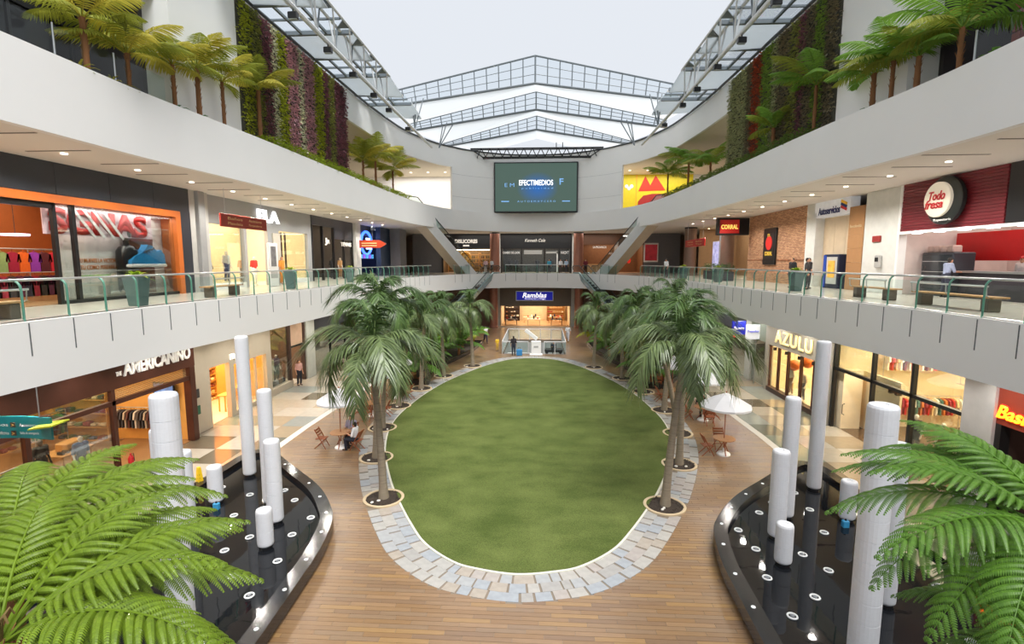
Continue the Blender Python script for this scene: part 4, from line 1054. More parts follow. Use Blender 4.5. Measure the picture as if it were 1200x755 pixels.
def parasol(label, loc, r=0.95, z=2.15, h=0.55, tilt=0):
    key = 'p%.2f' % r
    if key not in parasol.__dict__:
        t = thing('parasol', label, 'parasol', loc, tilt, 'white cafe parasols')
        MB().lathe([(0.28, 0), (0.28, 0.05), (0.24, 0.09), (0.06, 0.12), (0.04, 0.3)], 20).build('base', WHITE, t, True)
        MB().cyl((0, 0, 0.1), (0, 0, z + h), 0.022, n=8).build('pole', CHW, t)
        n = 8
        for k in range(n):
            a0, a1 = 2 * math.pi * k / n, 2 * math.pi * (k + 1) / n; am = (a0 + a1) / 2
            V = [(0, 0, z + h)]
            for f in (0.5, 1.0):
                zz = z + h * (1 - f) + 0.04 * math.sin(f * 3.14)
                V += [(r * f * math.cos(a0), r * f * math.sin(a0), zz), (r * f * 0.96 * math.cos(am), r * f * 0.96 * math.sin(am), zz - 0.02), (r * f * math.cos(a1), r * f * math.sin(a1), zz)]
            V += [(r * math.cos(a0), r * math.sin(a0), z - 0.08), (r * .96 * math.cos(am), r * .96 * math.sin(am), z - 0.1), (r * math.cos(a1), r * math.sin(a1), z - 0.08)]
            MB().add(V, [(0, 1, 2), (0, 2, 3), (1, 4, 5, 2), (2, 5, 6, 3), (4, 7, 8, 5), (5, 8, 9, 6)]).build('canopy_panel', PARA, t)
            MB().cyl((0, 0, z + h - 0.15), (r * .95 * math.cos(a0), r * .95 * math.sin(a0), z - 0.01), 0.01, n=4).build('rib', CHW, t)
        MB().sphere((0, 0, z + h + 0.03), 0.035, 8, 6).build('finial', CHW, t, True)
        parasol.__dict__[key] = t; return t
    return dup(parasol.__dict__[key], label, loc, tilt, 'white cafe parasols')
SETS = [(-8.15, 21.3, 'the pair seated at the front left table', 1), (-8.3, 26.0, 'the second table on the left', 1), (-8.0, 29.6, 'the third table on the left', 1), (-8.1, 33.0, 'the farthest table on the left', 0),
        (8.4, 21.45, 'the empty front right table', 1), (9.0, 26.2, 'the occupied second table on the right', 1), (8.3, 29.8, 'the third table on the right', 1), (8.1, 33.6, 'the farthest table on the right', 0)]
for i, (x, y, who, um) in enumerate(SETS):
    table('round slatted cafe table of %s' % who.replace('the pair seated at ', '').replace('table', 'set'), (x, y, 0.0))
    if um: parasol('white parasol over %s' % who, (x, y, 0), 1.05 if x > 0 else 0.98)
    off = [((0.78, -0.18, -100), (-0.85, 0.0, 90), (0.25, 0.75, 0)), ((0.75, 0.1, -90), (-0.75, 0.2, 80), (0.0, -0.8, 180))][i % 2] if x < 0 else [((-0.72, -0.05, 95), (0.05, 0.75, 0), (0.75, 0.2, -85)), ((-0.72, 0.2, 90), (0.1, -0.75, 175), (0.7, 0.3, -100))][i % 2]
    for k, (dx, dy, a) in enumerate(off if i != 4 else off[:2]):
        chair('%s of %s' % (['wooden folding chair on the open side', 'wooden folding chair on the far side', 'wooden folding chair on the third side'][k], who), (x + dx, y + dy, 0), R(a))

# ================================================================== LEVEL-2 POTS AND BENCHES
POT = mat('grey_green_pot', (74, 96, 94), 0.45, var=0.08); BROM = mat_leaf('bromeliad_lime', (150, 180, 50), 0.45, trans=0.3)
def rosette(n, l, w, seed):
    rnd = random.Random(seed); mb = MB()
    for k in range(n):
        az = k * 2.4; el = R(20 + 60 * rnd.random()); d = Vector((math.cos(az) * math.cos(el), math.sin(az) * math.cos(el), math.sin(el))); ac = Vector((-math.sin(az), math.cos(az), 0)); V = []
        ll = l * rnd.uniform(.75, 1.15)
        for u, wk in ((0, .5), (.4, 1), (.75, .8), (1, .05)):
            c = d * (ll * u) - Vector((0, 0, ll * .55 * u * u)); V += [c - ac * (w * wk), c + Vector((0, 0, -.01)), c + ac * (w * wk)]
        mb.add(V, [(0, 1, 4, 3), (1, 2, 5, 4), (3, 4, 7, 6), (4, 5, 8, 7), (6, 7, 10, 9), (7, 8, 11, 10)])
    return mb
def pot(label, loc, m=POT):
    if 'proto' not in pot.__dict__:
        t = thing('potted_plant', label, 'potted plant', loc, 0, 'gallery pots')
        pt_ = MB(Matrix.Rotation(R(45), 4, 'Z')).lathe([(0.26, 0), (0.28, 0.02), (0.40, 1.0), (0.42, 1.06), (0.38, 1.06), (0.36, 1.0)], 4).build('pot', m, t)
        MB().box(-0.24, 0.24, -0.24, 0.24, 0.9, 0.98).build('soil', MULCH, pt_)
        rosette(34, 0.55, 0.06, 3).build('foliage', BROM, t, loc=(0, 0, 0.95))
        pot.proto = t; return t
    return dup(pot.proto, label, loc, 0.2)
for (x, y, l) in ((-13.3, 16.9, 'tapered grey-green pot with lime bromeliads in front of the blue shoe'), (-13.2, 27.6, 'tapered grey-green pot with lime plant outside the grey store'), (-13.2, 36.5, 'tapered pot with yellow-green plant before the blue neon store'),
                  (13.6, 27.0, 'tapered grey pot with lime bromeliads before the brick wall'), (13.4, 38.0, 'tapered pot with green plant at the far right gallery'), (12.7, 44.5, 'farthest tapered pot on the right gallery')):
    pot(l, (x, y, Z2))
BEN = mat('bench_wood', (176, 136, 90), 0.5, var=0.12, scale=4, stretch=(6, 1, 1)); BLEG = mat('bench_leg', (92, 84, 74), 0.6)
def bench(label, x, y, ln):
    t = thing('bench', label, 'bench', (x, y, Z2), 0, 'gallery benches'); s = 1 if x > 0 else -1
    for k in range(3): MB().box(-0.24 + k * 0.165, -0.09 + k * 0.165, -ln / 2, ln / 2, 0.42, 0.47).build('seat_slat', BEN, t)
    for yy in (-ln / 2 + 0.35, ln / 2 - 0.35): MB().bevbox(-0.2, 0.2, yy - 0.14, yy + 0.14, 0, 0.42, 0.02).build('leg', BLEG, t)
    for yy in (-ln / 2 + .15, 0, ln / 2 - .15): MB().tube([(-s * 0.2, yy, 0.44), (-s * 0.32, yy, 0.5), (-s * 0.34, yy, 0.78)], 0.02, 6).build('back_post', STEEL, t)
    MB().tube([(-s * 0.34, -ln / 2 + .1, 0.78), (-s * 0.34, ln / 2 - .1, 0.78)], 0.03, 8).build('back_rail', STEEL, t)
for (x, y, ln, l) in ((-13.6, 11.9, 2.6, 'wooden bench at the left edge of the left gallery'), (-13.4, 21.8, 2.4, 'wooden bench outside the grey store on the left gallery'), (14.3, 21.9, 2.6, 'wooden bench before the bank machine on the right gallery'), (14.2, 17.6, 3.4, 'long wooden bench before the red food counter'), (14.4, 13.2, 2.6, 'wooden bench at the right edge of the right gallery')):
    bench(l, x, y, ln)

# ================================================================== LEVEL 3: GREEN WALLS, TREE FERNS, HEDGES
def wall_leaves(name, m, y0, y1, z0, z1, x, s, dens, seed, size=0.13):
    rnd = random.Random(seed); mb = MB()
    for _ in range(int((y1 - y0) * (z1 - z0) * dens)):
        y = rnd.uniform(y0, y1); z = rnd.uniform(z0, z1); d = Vector((-s * rnd.uniform(.3, 1), rnd.uniform(-.7, .7), rnd.uniform(-.9, .5))).normalized(); ac = d.cross(Vector((0, .3, 1))).normalized()
        l = size * rnd.uniform(.6, 1.5); w = l * .36; p = Vector((x - s * rnd.uniform(0, .1), y + rnd.gauss(0, .12), z))
        mb.add([p, p + d * l * .5 + ac * w, p + d * l - Vector((0, 0, l * .2)), p + d * l * .5 - ac * w], [(0, 1, 2, 3)])
    return mb.mesh(name, m)
GW = {'purple': mat_leaf('wall_purple', (146, 100, 116), .6, trans=.15), 'lilac': mat_leaf('wall_lilac', (206, 164, 178), .6, trans=.15), 'lime': mat_leaf('wall_lime', (176, 186, 64), .6, trans=.2), 'olive': mat_leaf('wall_olive', (150, 156, 88), .6, trans=.2),
      'pale': mat_leaf('wall_pale', (232, 226, 204), .6, trans=.15), 'sage': mat_leaf('wall_sage', (180, 186, 146), .6, trans=.15), 'red': mat_leaf('wall_red', (178, 88, 62), .6, trans=.15), 'dark': mat_leaf('wall_dark', (138, 130, 108), .6, trans=.15), 'green': mat_leaf('wall_green', (140, 172, 82), .6, trans=.2)}
STRIPES = {-1: ['purple', 'olive', 'purple', 'lime', 'lilac', 'pale', 'lilac', 'lime', 'pale', 'purple', 'olive', 'lime'], 1: ['sage', 'sage', 'dark', 'red', 'green', 'sage', 'dark', 'olive', 'purple', 'dark', 'green', 'dark']}
WID = [2.2, 1.0, 0.8, 1.3, 1.4, 0.7, 1.3, 1.0, 0.6, 0.9, 0.9, 0.9]
FELT = mat('planting_felt', (74, 72, 62), 0.95)
for s in (-1, 1):
    x0 = 13.35
    struct(MB().box(s * (x0 + 0.06), s * 14.4, 24.0, 37.2, Z3, ZT).box(s * (x0 + 0.02), s * 14.4, 19.6, 24.0, Z3, 24).build('wall_' + SIDE[s], WHITE))
    struct(MB().box(s * 14.2, s * 24, -4, 19.6, 18.0, 18.7).build('ceiling', SOFFIT))
    struct(MB().box(s * 13.9, s * 14.2, -4, 19.6, 17.9, 19.2).build('trim_' + str(14 + s), mat('olive_trim', (150, 136, 84), 0.6)))
    t = thing('green_wall', ('vertical garden of purple, lilac and lime stripes on the left terrace' if s < 0 else 'vertical garden of sage, red and dark stripes on the right terrace'), 'green wall', (0, 0, 0))
    MB().box(s * x0, s * (x0 + 0.05), 24.05, 37.15, Z3, ZT - 0.15).build('felt_panel', FELT, t)
    y = 37.15
    for i, c in enumerate(STRIPES[s]):
        stuff(MB_ := inst(wall_leaves('plant_stripe', GW[c], y - WID[i], y, Z3 + .1, ZT - 0.2, s * x0, s, 190, 70 + i), 'plant_stripe', t)); y -= WID[i]
    # near shop behind the terrace: dark glazed front
    g = thing('terrace_shopfront', 'dark glazed terrace shop behind the ferns, %s side' % SIDE[s], 'shopfront', (s * 16.2, 0, Z3))
    for k in range(8):
        MB().box(-0.05, 0.05, 3 + k * 2.2 - 0.05, 3 + k * 2.2 + 0.05, 0, 4.6).build('mullion', BLACK, g)
        if k < 7: MB().quad((0, 3 + k * 2.2, 0), (0, 5.2 + k * 2.2, 0), (0, 5.2 + k * 2.2, 4.6), (0, 3 + k * 2.2, 4.6)).build('pane', GLASS, g)
    MB().box(-0.08, 0.08, 3, 18.5, 3.0, 3.2).build('transom', BLACK, g)
    struct(MB().box(s * 19.5, s * 19.7, -4, 24, Z3, 18).box(s * 14.4, s * 24, 19.4, 19.6, Z3, 18).build('wall_' + SIDE[s], mat('dark_interior', (58, 54, 56), 0.7, var=0.2, scale=1)))
o = thing('brick_pier', 'red tiled pier in the terrace shop behind the right ferns', 'pier', (15.6, 17.6, Z3))
for k in range(9):
    for j in range(3): MB().bevbox(-0.2, 0.2, -0.45 + j * 0.3, -0.17 + j * 0.3, k * 0.33, k * 0.33 + 0.31, 0.015).build('tile', mat_pick('red_tile', [(150, 70, 58), (166, 84, 70), (136, 60, 52)], 0.4), o)
o = thing('window_grid', 'small grey multi-pane window beside the red pier', 'window', (15.6, 16.4, Z3))
for k in range(5): MB().box(-0.04, 0.04, -0.6, 0.6, 0.1 + k * 0.55, 0.17 + k * 0.55).build('bar', DKGREY, o)
for k in range(3): MB().box(-0.04, 0.04, -0.6 + k * 0.57, -0.53 + k * 0.57, 0.1, 2.37).build('bar', DKGREY, o)
for k in range(4):
    for j in range(2): MB().box(0.0, 0.01, -0.53 + j * .57, -0.03 + j * .57, 0.17 + k * .55, 0.65 + k * .55).build('pane', mat('frosted_pane', (176, 186, 188), 0.3), o)
# tree ferns on the terraces
T1 = mat_leaf('terrace_fern_lit_gold', (196, 190, 84), .5, trans=.45); T2 = mat_leaf('terrace_fern_lit_olive', (150, 160, 66), .5, trans=.45); T3 = mat_leaf('terrace_fern_lit_green', (124, 166, 70), .5, trans=.45)  # brightened leaf tones stand in for light on the terrace ferns
TF = {-1: [frond_lite('frond', T1, 2.2, 26, 0.62, 0.5, 0.5, 81), frond_lite('frond', T2, 2.2, 26, 0.62, 0.36, 0.5, 82), frond_lite('frond', T2, 2.2, 26, 0.6, 0.62, 0.55, 83)],
      1: [frond_lite('frond', T3, 2.3, 26, 0.64, 0.46, 0.5, 84), frond_lite('frond', T2, 2.3, 26, 0.64, 0.34, 0.5, 85), frond_lite('frond', T3, 2.2, 26, 0.6, 0.6, 0.55, 86)]}
SPOTS = {-1: [(151, 94, 62, 1.05), (234, 133, 80, 1.05), (263, 143, 96, .9), (305, 152, 106, 1.1), (426, 212, 188, 1.25), (441, 225, 186, 1.3), (461, 232, 200, 1.4), (100, 62, 20, 1.0), (205, 118, 76, .85)],
         1: [(1123, 84, 32, 1.1), (1074, 100, 66, 1.0), (1045, 101, 70, 1.0), (1022, 122, 86, .9), (954, 142, 100, 1.2), (905, 180, 150, .9), (832, 212, 190, 1.2), (806, 222, 190, 1.4), (782, 232, 205, 1.3)]}
NM = {-1: ['tree fern with forked brown trunk before the terrace shop', 'tree fern standing alone left of the green wall', 'slim tree fern next to the white wall', 'big yellow-green tree fern before the lilac stripes', 'slender tree fern at the far left end, first of three', 'slender tree fern at the far left end, middle of three', 'many-stemmed tree fern beside the left escalator', 'half-hidden tree fern nearest the camera, upper left', 'small tree fern between two taller ones, upper left'],
      1: ['tallest tree fern nearest the camera, upper right', 'tree fern with brown trunk before the red pier', 'tree fern beside the white wall, upper right', 'low tree fern with spreading stems, upper right', 'broad tree fern before the right green wall', 'small fern at the foot of the right green wall', 'bushy fern left of the right green wall', 'bushy fern in front of the yellow poster', 'bushy fern at the right escalator head']}
ftr = [fern_trunk(1.0, 0.065, 91), fern_trunk(1.0, 0.08, 92)]
for s in (-1, 1):
    for i, (px, pb, pt, sc) in enumerate(SPOTS[s]):
        xw = 13.0 if i not in (4, 5, 6) or s > 0 else 12.9
        b = onx(px, pb, s * xw); c = ony(px, pt, b.y); base = max(13.38, min(b.z - 0.1, 13.9)); h = max(0.5, c.z - base); b.z = base
        t = thing('terrace_tree_fern', NM[s][i], 'tree fern', (s * xw, b.y, base), 0, 'tree ferns of the %s terrace' % SIDE[s])
        inst(ftr[i % 2], 'trunk', t, (0, 0, 0), (0, 0, i), (1, 1, h))
        rnd = random.Random(200 + i * 3 + s)
        for k in range(13):
            inst(TF[s][k % 3], 'frond', t, (0, 0, h - .03), (0, -R(rnd.choice((2, 12, 24, 36)) + rnd.uniform(-5, 5)), R(360 * k / 13 + rnd.uniform(-10, 10))), sc * rnd.uniform(.85, 1.05) * (1.02 if i < 5 else 1.0))
# low hedges and spiky plants along the parapets
HEDGE = {-1: mat_leaf('hedge_lime', (146, 168, 48), 0.5, trans=.3), 1: mat_leaf('hedge_green', (106, 132, 62), 0.5, trans=.3)}
for s in (-1, 1):
    hm = [leaf_bush('foliage', HEDGE[s], 150, 0.5, 0.55, 0.22, 0.05, 50 + k) for k in range(2)]
    y = 25.0; k = 0
    while y < 47:
        o = inst(hm[k % 2], 'hedge_plant', None, (s * (edge_x(y) * 1.012 + 0.5), y, Z3P - 0.05), (0, 0, k)); k += 1; y += 0.95
        tag(o, '%s %s hedge plant from the camera along the %s parapet' % (ORDN[k - 1], 'lime' if s < 0 else 'green', SIDE[s]), 'hedge', 'hedge row of the %s terrace' % SIDE[s])
        stuff_ = None
spk = [rosette(26, 0.8, 0.035, 8).mesh('foliage', mat_leaf('spiky_yellow', (160, 160, 70), .5)), rosette(24, 0.7, 0.07, 9).mesh('foliage', mat_leaf('broad_leaf', (96, 140, 70), .45))]
for (px, py, s, k, l) in ((98, 84, -1, 0, 'spiky yellow-green plant on the left parapet below the forked fern'), (140, 100, -1, 0, 'spiky yellow plant under the forked tree fern'), (212, 130, -1, 1, 'broad-leaved plant on the left parapet near a fern trunk'), (246, 140, -1, 1, 'broad-leaved plant between two slim fern trunks'), (985, 132, 1, 1, 'broad-leaved plant on the right parapet left of a glass jar'), (975, 140, 1, 1, 'broad-leaved plant with orange bloom on the right parapet'), (1160, 68, 1, 1, 'broad-leaved plant on the right parapet near the camera')):
    p_ = onz(px, py, 13.75); o = inst(spk[k], 'spiky_plant', None, (s * 13.1, p_.y, 13.72), (0, 0, py)); tag(o, l, 'plant')
t = thing('terrace_planter', 'terracotta red trough between the slender fern trunks, far left terrace', 'planter', (-12.6, 40.5, Z3)); MB().bevbox(-.3, .3, -1.6, 1.6, 0, .85, .03).build('trough', mat('terracotta', (170, 84, 66), .6, var=.1), t); MB().box(-.25, .25, -1.5, 1.5, .8, .87).build('soil', MULCH, t)
# glass balustrade of the left terrace
for s in (-1, 1):
    P3 = [p for p in FULL3 if p[0] * s > 0 and 4 < p[1] < (19 if s < 0 else 17)]
    P3 = [(p[0] + s * 0.5, p[1]) for p in P3]
    t = thing('terrace_balustrade', 'frameless glass balustrade of the %s fern terrace' % SIDE[s], 'balustrade', (0, 0, Z3))
    ps = along(P3, 2.1)
    for (q, _), (q2, _) in zip(ps, ps[1:]):
        MB().quad((q.x, q.y, 0.1), (q2.x, q2.y, 0.1), (q2.x, q2.y, 1.35), (q.x, q.y, 1.35)).build('glass_pane', GLASSG, t)
        MB().cyl((q.x, q.y, 0), (q.x, q.y, 1.4), 0.03, n=6).build('post', STEEL, t)
# ================================================================== PEOPLE AND MANNEQUINS
def capsule(mb, p0, p1, r0, r1, fl=1.0, n=10):
    """tapered rounded limb; fl flattens it front to back"""
    p0 = Vector(p0); p1 = Vector(p1); d = p1 - p0; L = d.length; d.normalize()
    a = Vector((1, 0, 0)) if abs(d.x) < 0.8 else Vector((0, 1, 0)); a = (a - d * a.dot(d)).normalized(); b = d.cross(a); V = []; rows = []
    for k in range(3): th = math.pi / 2 * (1 - k / 3); rows.append((-r0 * math.sin(th), r0 * math.cos(th)))
    rows += [(0, r0), (L, r1)]
    for k in range(1, 4): th = math.pi / 2 * k / 3; rows.append((L + r1 * math.sin(th), max(1e-4, r1 * math.cos(th))))
    for u, r in rows:
        for i in range(n):
            t = 2 * math.pi * i / n; o = (a * math.cos(t) + b * math.sin(t)) * r; o.y *= fl; V.append(p0 + d * u + o)
    F = [(j * n + i, j * n + (i + 1) % n, (j + 1) * n + (i + 1) % n, (j + 1) * n + i) for j in range(len(rows) - 1) for i in range(n)]
    F += [tuple(range(n - 1, -1, -1)), tuple(range((len(rows) - 1) * n, len(rows) * n))]
    mb.add(V, F)
def voxel(mb, name, size, smooth=2):
    me = mb.mesh(name, None); o = bpy.data.objects.new(name, me); COL.objects.link(o)
    m = o.modifiers.new('r', 'REMESH'); m.mode = 'VOXEL'; m.voxel_size = size; m.use_smooth_shade = True
    if smooth: sm = o.modifiers.new('s', 'SMOOTH'); sm.iterations = smooth; sm.factor = 0.5
    dg = bpy.context.evaluated_depsgraph_get(); r = bpy.data.meshes.new_from_object(o.evaluated_get(dg)); r.name = name
    bpy.data.objects.remove(o); bpy.data.meshes.remove(me); r.materials.clear(); r.materials.append(None); return r
POSES = {  # joints; the figure faces -Y, feet at z = 0
 'stand': dict(hip=.92, ch=(0, 0, 1.30), sh=1.40, el=((.23, .03, 1.12), (-.23, .03, 1.12)), wr=((.24, -.05, .88), (-.24, -.05, .88)), kn=((.10, -.01, .50), (-.10, -.01, .50)), an=((.11, .03, .08), (-.11, .03, .08)), hd=(0, -.02, 1.58)),
 'walk': dict(hip=.91, ch=(0, -.03, 1.29), sh=1.39, el=((.23, .12, 1.14), (-.23, -.08, 1.13)), wr=((.23, .06, .90), (-.22, -.26, .98)), kn=((.10, -.14, .52), (-.10, .03, .50)), an=((.11, -.24, .10), (-.11, .32, .16)), hd=(0, -.05, 1.57)),
 'sit': dict(hip=.50, ch=(0, 0, .86), sh=.97, el=((.24, -.05, .72), (-.24, -.05, .72)), wr=((.16, -.30, .78), (-.16, -.30, .78)), kn=((.11, -.42, .50), (-.11, -.42, .50)), an=((.12, -.40, .08), (-.12, -.40, .08)), hd=(0, -.03, 1.15)),
 'lean': dict(hip=.92, ch=(0, -.06, 1.28), sh=1.37, el=((.26, -.12, 1.10), (-.26, -.12, 1.10)), wr=((.18, -.38, 1.08), (-.18, -.38, 1.08)), kn=((.10, 0, .50), (-.10, 0, .50)), an=((.12, .03, .08), (-.12, .03, .08)), hd=(0, -.12, 1.55))}
BODY = {}
def body_parts(pose):
    if pose in BODY: return BODY[pose]
    J = POSES[pose]; hz = J['hip']; ch = Vector(J['ch']); hd = Vector(J['hd']); b = MB(); sh_ = MB(); tr = MB(); so = MB(); ha = MB()
    pel = Vector((0, 0, hz + .04)); S_ = [Vector((sd * .17, ch.y, J['sh'])) for sd in (1, -1)]
    for m_, g in ((b, 0), (sh_, .018)):
        capsule(m_, pel + Vector((0, 0, .02)), ch, .135 + g, .155 + g, .72)
        capsule(m_, S_[0], S_[1], .07 + g, .07 + g, .9)
        for sd in (0, 1): capsule(m_, S_[sd], J['el'][sd], .058 + g, .044 + g * .9)
    for m_, g in ((b, 0), (tr, .016)):
        capsule(m_, pel + Vector((.05, 0, 0)), pel + Vector((-.05, 0, 0)), .125 + g, .125 + g, .8)
        for sd in (0, 1):
            hj = Vector((.09 * (1 - 2 * sd), 0, hz)); capsule(m_, hj, J['kn'][sd], .085 + g, .058 + g)
            capsule(m_, J['kn'][sd], Vector(J['an'][sd]) + (Vector((0, 0, .05)) if g else Vector()), .055 + g, .038 + g * 1.3)
    capsule(b, ch + Vector((0, 0, .1)), hd - Vector((0, -.01, .06)), .055, .05)
    b.sphere(hd, (.074, .092, .112), 16, 12); b.sphere(hd + Vector((0, -.03, -.06)), (.055, .06, .055), 10, 8)
    b.sphere(hd + Vector((0, -.095, -.015)), (.014, .022, .024), 6, 5)
    b.sphere(hd + Vector((0, -.085, -.06)), (.026, .012, .009), 6, 5)
    for sd in (-1, 1): b.sphere(hd + Vector((sd * .076, .005, -.01)), (.012, .02, .03), 6, 5)
    for sd in (0, 1):
        k = 1 - 2 * sd; e = Vector(J['el'][sd]); w = Vector(J['wr'][sd]); capsule(b, e, w, .042, .030); d = (w - e).normalized()
        pa = w + d * .075; capsule(b, w, pa, .030, .036, .8); lat = Vector((0, 1, 0)) if abs(d.z) > .6 else Vector((1, 0, 0))
        curl = Vector((-k * .3, 0, 0)) if abs(d.z) > .6 else Vector((0, 0, -.5))
        for i, fl in enumerate((.072, .082, .078, .06)):
            r0 = pa + lat * ((i - 1.5) * .021); m1 = r0 + d * fl * .55; capsule(b, r0, m1, .0105, .010, 1, 6); capsule(b, m1, m1 + (d + curl).normalized() * fl * .5, .010, .009, 1, 6)
        th0 = w + d * .03 - lat * .03; capsule(b, th0, th0 - lat * .03 + d * .035, .013, .011, 1, 6); capsule(b, th0 - lat * .03 + d * .035, th0 - lat * .035 + d * .07, .011, .010, 1, 6)
        a = Vector(J['an'][sd]); capsule(b, a, a + Vector((0, -.12, -.05)), .036, .03)
        capsule(so, a + Vector((0, .03, -.035)), a + Vector((0, -.14, -.045)), .044, .036); capsule(so, a + Vector((0, 0, .02)), a + Vector((0, .01, -.03)), .046, .046)
    ha.sphere(hd + Vector((0, .018, .03)), (.084, .094, .098), 14, 10); ha.sphere(hd + Vector((0, .05, -.03)), (.074, .055, .075), 10, 8)
    long_ = MB(); long_.v = list(ha.v); long_.f = list(ha.f); capsule(long_, hd + Vector((0, .06, 0)), hd + Vector((0, .09, -.24)), .085, .07, .6)
    ey = MB()
    for sd in (-1, 1): ey.sphere(hd + Vector((sd * .030, -.082, .012)), (.011, .008, .008), 6, 5)
    BODY[pose] = dict(body=voxel(b, 'body', .0125), shirt=voxel(sh_, 'shirt', .02), trousers=voxel(tr, 'trousers', .02), shoes=voxel(so, 'shoes', .016), hair=voxel(ha, 'hair', .018), hairl=voxel(long_, 'hair', .018), eyes=ey.mesh('eyes', BLACK, True))
    return BODY[pose]
def _set(o, m): o.material_slots[0].link = 'OBJECT'; o.material_slots[0].material = m
def cloth(rgb): return mat('cloth_%d_%d_%d' % rgb, rgb, 0.85, var=0.08, scale=12)
def person(label, loc, rz, pose, shirt, trousers, hair=(32, 24, 20), longhair=False, shoes=(40, 38, 38), scale=1.0, group=None):
    P = body_parts(pose); t = thing('person', label, 'person', loc, rz, group); t.scale = (scale,) * 3
    _set(inst(P['body'], 'body', t), SKIN); _set(inst(P['shirt'], 'shirt', t), cloth(shirt)); _set(inst(P['trousers'], 'trousers', t), cloth(trousers))
    _set(inst(P['shoes'], 'shoes', t), cloth(shoes)); _set(inst(P['hairl' if longhair else 'hair'], 'hair', t), cloth(hair)); inst(P['eyes'], 'eyes', t)
    return t
MANQ = mat('mannequin_white', (226, 222, 214), 0.4, var=0.02); MANQD = mat('mannequin_dark', (60, 56, 54), 0.4)
def mannequin(label, loc, rz, shirt, trousers, skin=MANQ, pose='stand', group='shop mannequins', scale=1.05, stand=True):
    P = body_parts(pose); t = thing('mannequin', label, 'mannequin', loc, rz, group); t.scale = (scale,) * 3
    _set(inst(P['body'], 'body', t), skin)
    if shirt: _set(inst(P['shirt'], 'shirt', t), cloth(shirt))
    if trousers: _set(inst(P['trousers'], 'trousers', t), cloth(trousers))
    if stand: MB().lathe([(0.2, 0.0), (0.2, 0.012), (0.03, 0.02)], 16).build('stand', STEEL, t, True)
    return t
# ================================================================== SHOPS
NLIGHT = [0]
def area(loc, sx, sy, e, col=(1, .86, .66), rot=(0, 0, 0)):
    l = bpy.data.lights.new('shop_and_fill_light', 'AREA'); l.shape = 'RECTANGLE'; l.size = sx; l.size_y = sy; l.energy = e; l.color = col
    o = bpy.data.objects.new('shop_and_fill_light', l); COL.objects.link(o); o.location = loc; o.rotation_euler = rot
    NLIGHT[0] += 1; return o
LAMP = mat_emit('warm_lamp', (255, 226, 180), 6.0); LAMPW = mat_emit('cool_lamp', (236, 240, 255), 6.0)
def room(s, x0, depth, y0, y1, z0, z1, wall, floorm, energy, col=(1, .82, .58), ceil_m=None, spots=6, lampm=None):
    """one shop interior on the left (s=-1) or right side; x0 is the shopfront line"""
    a, b = s * x0, s * (x0 + depth); n = 'wall_' + SIDE[s]
    struct(MB().box(b, b + s * .1, y0, y1, z0, z1).box(a, b, y0, y0 + .08, z0, z1).box(a, b, y1 - .08, y1, z0, z1).build(n, wall))
    struct(MB().box(a, b, y0 + .08, y1 - .08, z0, z0 + .015).build('floor', floorm))
    c = struct(MB().box(a, b, y0 + .08, y1 - .08, z1 - .06, z1).build('ceiling', ceil_m or SOFFIT))
    if energy: area(((a + b) / 2, (y0 + y1) / 2, z1 - .15), depth * .8, (y1 - y0) * .8, energy, col)
    for k in range(spots):
        y = y0 + (y1 - y0) * (k + .5) / spots
        for f in (.15, .5): MB().lathe([(.07, 0), (.09, -.02), (.09, -.03)], 10).build('downlight', lampm or LAMP, c, loc=(a + s * depth * f, y, z1 - .06))
def sglass(s, x, y0, y1, z0, z1, parent, nm='pane', m=None): return MB().box(s * x - .006, s * x + .006, y0, y1, z0, z1).build(nm, m or GLASS, parent)
def sbox(s, x0, x1, y0, y1, z0, z1, nm, m, parent, bev=0):
    mb = MB(); (mb.bevbox(s * x0, s * x1, y0, y1, z0, z1, bev) if bev else mb.box(s * x0, s * x1, y0, y1, z0, z1)); return mb.build(nm, m, parent)
WOODF = mat('shop_wood_floor', (150, 112, 74), 0.35, var=0.12, scale=2, stretch=(1, 6, 1)); AMBER = mat('amber_wall', (222, 164, 84), 0.7, var=0.06); CREAM = mat('cream_wall', (232, 214, 180), 0.7, var=0.04)
RUST = mat('rust_brown_metal', (84, 50, 40), 0.35, metal=0.4, var=0.2, scale=1.5); OAK = mat('oak_shelf', (196, 146, 84), 0.5, var=0.12, scale=3, stretch=(1, 6, 1))
GARM = {}
def garment_mesh(kind='shirt'):
    if kind in GARM: return GARM[kind]
    mb = MB()
    pr = [(-.24, .0), (-.30, -.30), (-.22, -.33), (-.19, -.16), (-.19, -.72), (.19, -.72), (.19, -.16), (.22, -.33), (.30, -.30), (.24, 0), (.09, .06), (-.09, .06)] if kind == 'shirt' else [(-.2, 0), (-.24, -.95), (.24, -.95), (.2, 0), (.08, .06), (-.08, .06)]
    n = len(pr); mb.add([(0.035 if 0 < i < n - 3 else 0.05, x, z) for i, (x, z) in enumerate(pr)] + [(-.035, x, z) for x, z in pr], [tuple(range(n)), tuple(range(2 * n - 1, n - 1, -1))] + [(i, n + i, n + (i + 1) % n, (i + 1) % n) for i in range(n)])
    mb.tube([(0, -.2, .02), (0, 0, .10), (0, .2, .02)], .008, 4); mb.tube([(0, 0, .10), (0, 0, .17), (0, .03, .2)], .006, 4)
    GARM[kind] = mb.mesh('garment', None); GARM[kind].materials.append(None); return GARM[kind]
